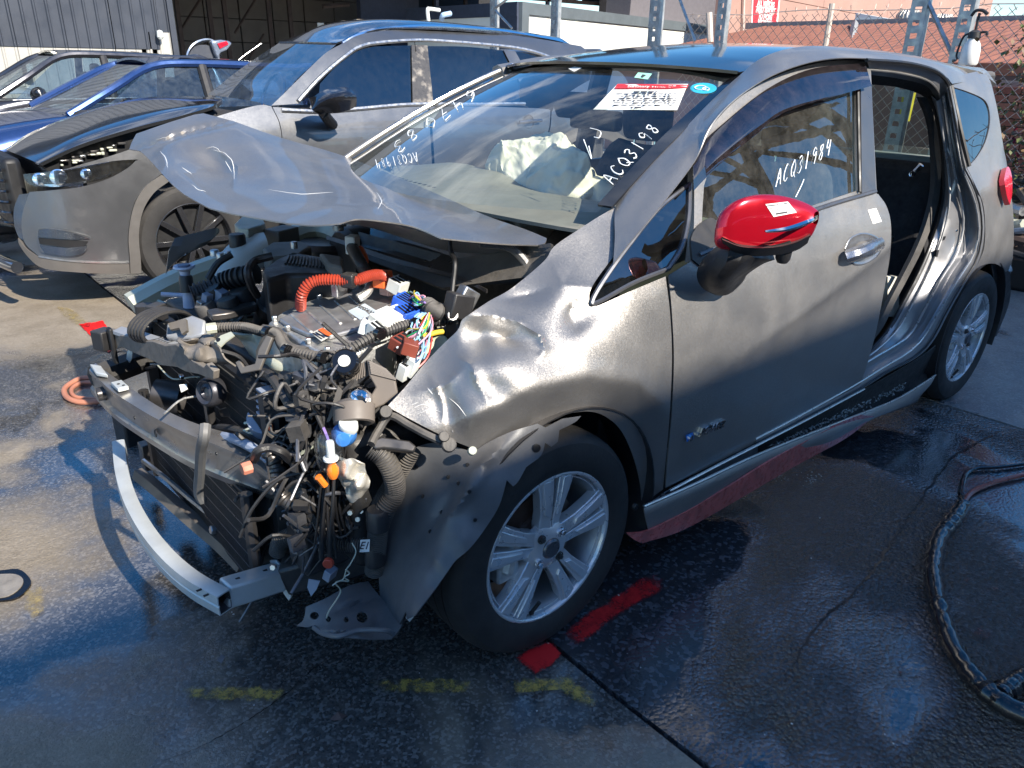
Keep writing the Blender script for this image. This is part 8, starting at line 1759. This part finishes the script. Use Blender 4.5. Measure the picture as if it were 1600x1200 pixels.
for k, px in enumerate([[(1498, 905), (1515, 902), (1522, 906), (1508, 910)], [(1512, 984), (1530, 975), (1545, 985), (1560, 994), (1545, 1000), (1525, 995)], [(1545, 918), (1562, 916), (1570, 920), (1555, 924)], [(1400, 1050), (1412, 1046), (1418, 1052), (1406, 1056)]]):
    painted('rust_stain', [(*p, 1) for p in px], (.10, .025, .010), 20+k, ['small rust stain inside the curve of the wrapped hose, nearest the car', 'largest rust stain on wet asphalt right of the wrapped hose', 'thin rust stain at the right edge of the asphalt', 'tiny rust stain left of the wrapped hose'][k], 'stain', (.42, .75), rough=.4, sc_=60)
# ------------------------------------------------------------------ yard behind the camera: unseen building added to throw the shade
wk = tag(empty('shade_building', (2, -11, 0)), 'unseen building added behind the photographer so its long eave shades the ground', 'building')
k_ = 9.0/ -(-1.33/1.0)
def shade_edge():  # height of an eave at y = -10 whose shadow passes (y=-.855, z=.67)
    return .67+(10-.855)*SUN.z/-SUN.y
ze = shade_edge()
dsl = mat('dull_green_grey_wall', (.09, .10, .10), rough=.7, var=.15, vscale=1)
mb = MB(); mb.box((-.5, -12.5, ze/2-.05), (17, 5, ze-.1)); mb.build('walls', dsl, wk, smooth=False)
mb = MB(); mb.box((-.5, -12.3, ze-.025), (17.3, 4.6, .05)); mb.build('roof', mat('dull_roof_sheet', (.2, .2, .2), rough=.5), wk, smooth=False)
for k in range(4): mb = MB(); mb.box((-6+k*4, -9.99, 1.8), (2.6, .03, 3.4)); mb.build('roller_door', slate, wk, smooth=False)
cn = tag(empty('steel_canopy', (12, -8, 0)), 'tall open steel canopy frame behind the photographer seen mirrored in the door glass', 'canopy')
for (x, y) in ((9.2, -8), (13, -8), (17.5, -8), (9.2, -13), (17.5, -13)):
    mb = MB(); mb.box((x, y, 3.6), (.28, .28, 7.2)); mb.build('column', rust, cn)
for z, y in ((7.2, -8), (7.2, -13), (6.0, -8)): mb = MB(); mb.box((13.4, y, z), (8.8, .2, .25)); mb.build('beam', rust, cn)
for x in (9.2, 13, 17.5):
    mb = MB(); mb.box((x, -10.5, 7.1), (.2, 5.2, .25)); mb.build('beam', rust, cn); mb = MB(); mb.tube([(x, -8, 4.6), (x, -10.2, 7.1)], .09, n=6); mb.build('strut', rust, cn); mb = MB(); mb.tube([(x-2.2, -8, 7.1), (x, -8, 4.6)], .09, n=6); mb.build('strut', rust, cn)
mb = MB()
for k in range(6): mb = MB(); mb.box((13.4, -7.8-k*.42, 7.45+.03*(k % 2)), (9.4, .40, .02)); mb.build('roof_sheet', mat('dull_roof_sheet'), cn)
def tree(c, h, r, seed, lab):
    random.seed(seed); t = tag(empty('gum_tree', c), lab, 'tree', 'trees behind the photographer'); mb = MB(); c = Vector(c)
    mb.tube([c, c+Vector((.1, 0, h*.4)), c+Vector((0, .2, h*.75))], lambda s: .22*(1-.6*s), n=8, spl=4)
    mb.build('trunk', mat('bark', (.14, .11, .09), rough=.9), t); mb = MB()
    cl = [c+Vector((random.gauss(0, r*.45), random.gauss(0, r*.45), h*random.uniform(.5, 1))) for _ in range(16)]
    for k in range(2600):
        q = random.choice(cl)+Vector([random.gauss(0, r*.17) for _ in range(3)]); s = random.uniform(.10, .22); R_ = Matrix.Rotation(random.uniform(0, 6.28), 3, 'Z')@Matrix.Rotation(random.uniform(-1.4, 1.4), 3, 'X')
        mb.add([q+R_@Vector(v)*s for v in ((0, -.3, 0), (.3, .4, .1), (0, 1, 0), (-.3, .4, .1))], [(0, 1, 2), (0, 2, 3)])
    tag(mb.build('crown', mat('gum_leaves', (.05, .075, .03), rough=.6, var=.4, vscale=3), t, smooth=False), kind='stuff')
tree((19, -17, 0), 4.0, 2.4, 71, 'low bushy gum tree right of the canopy behind the photographer'); tree((25, -15, 0), 4.6, 2.6, 72, 'taller gum tree at the far end of the yard behind the photographer')
tree((29, -21, 0), 5, 3, 73, 'distant gum tree beyond the canopy')
fb = tag(MB().box((26, -20, 1.5), (40, .2, 3)).build('boundary_wall', dsl), 'low boundary wall far behind the photographer', 'wall')
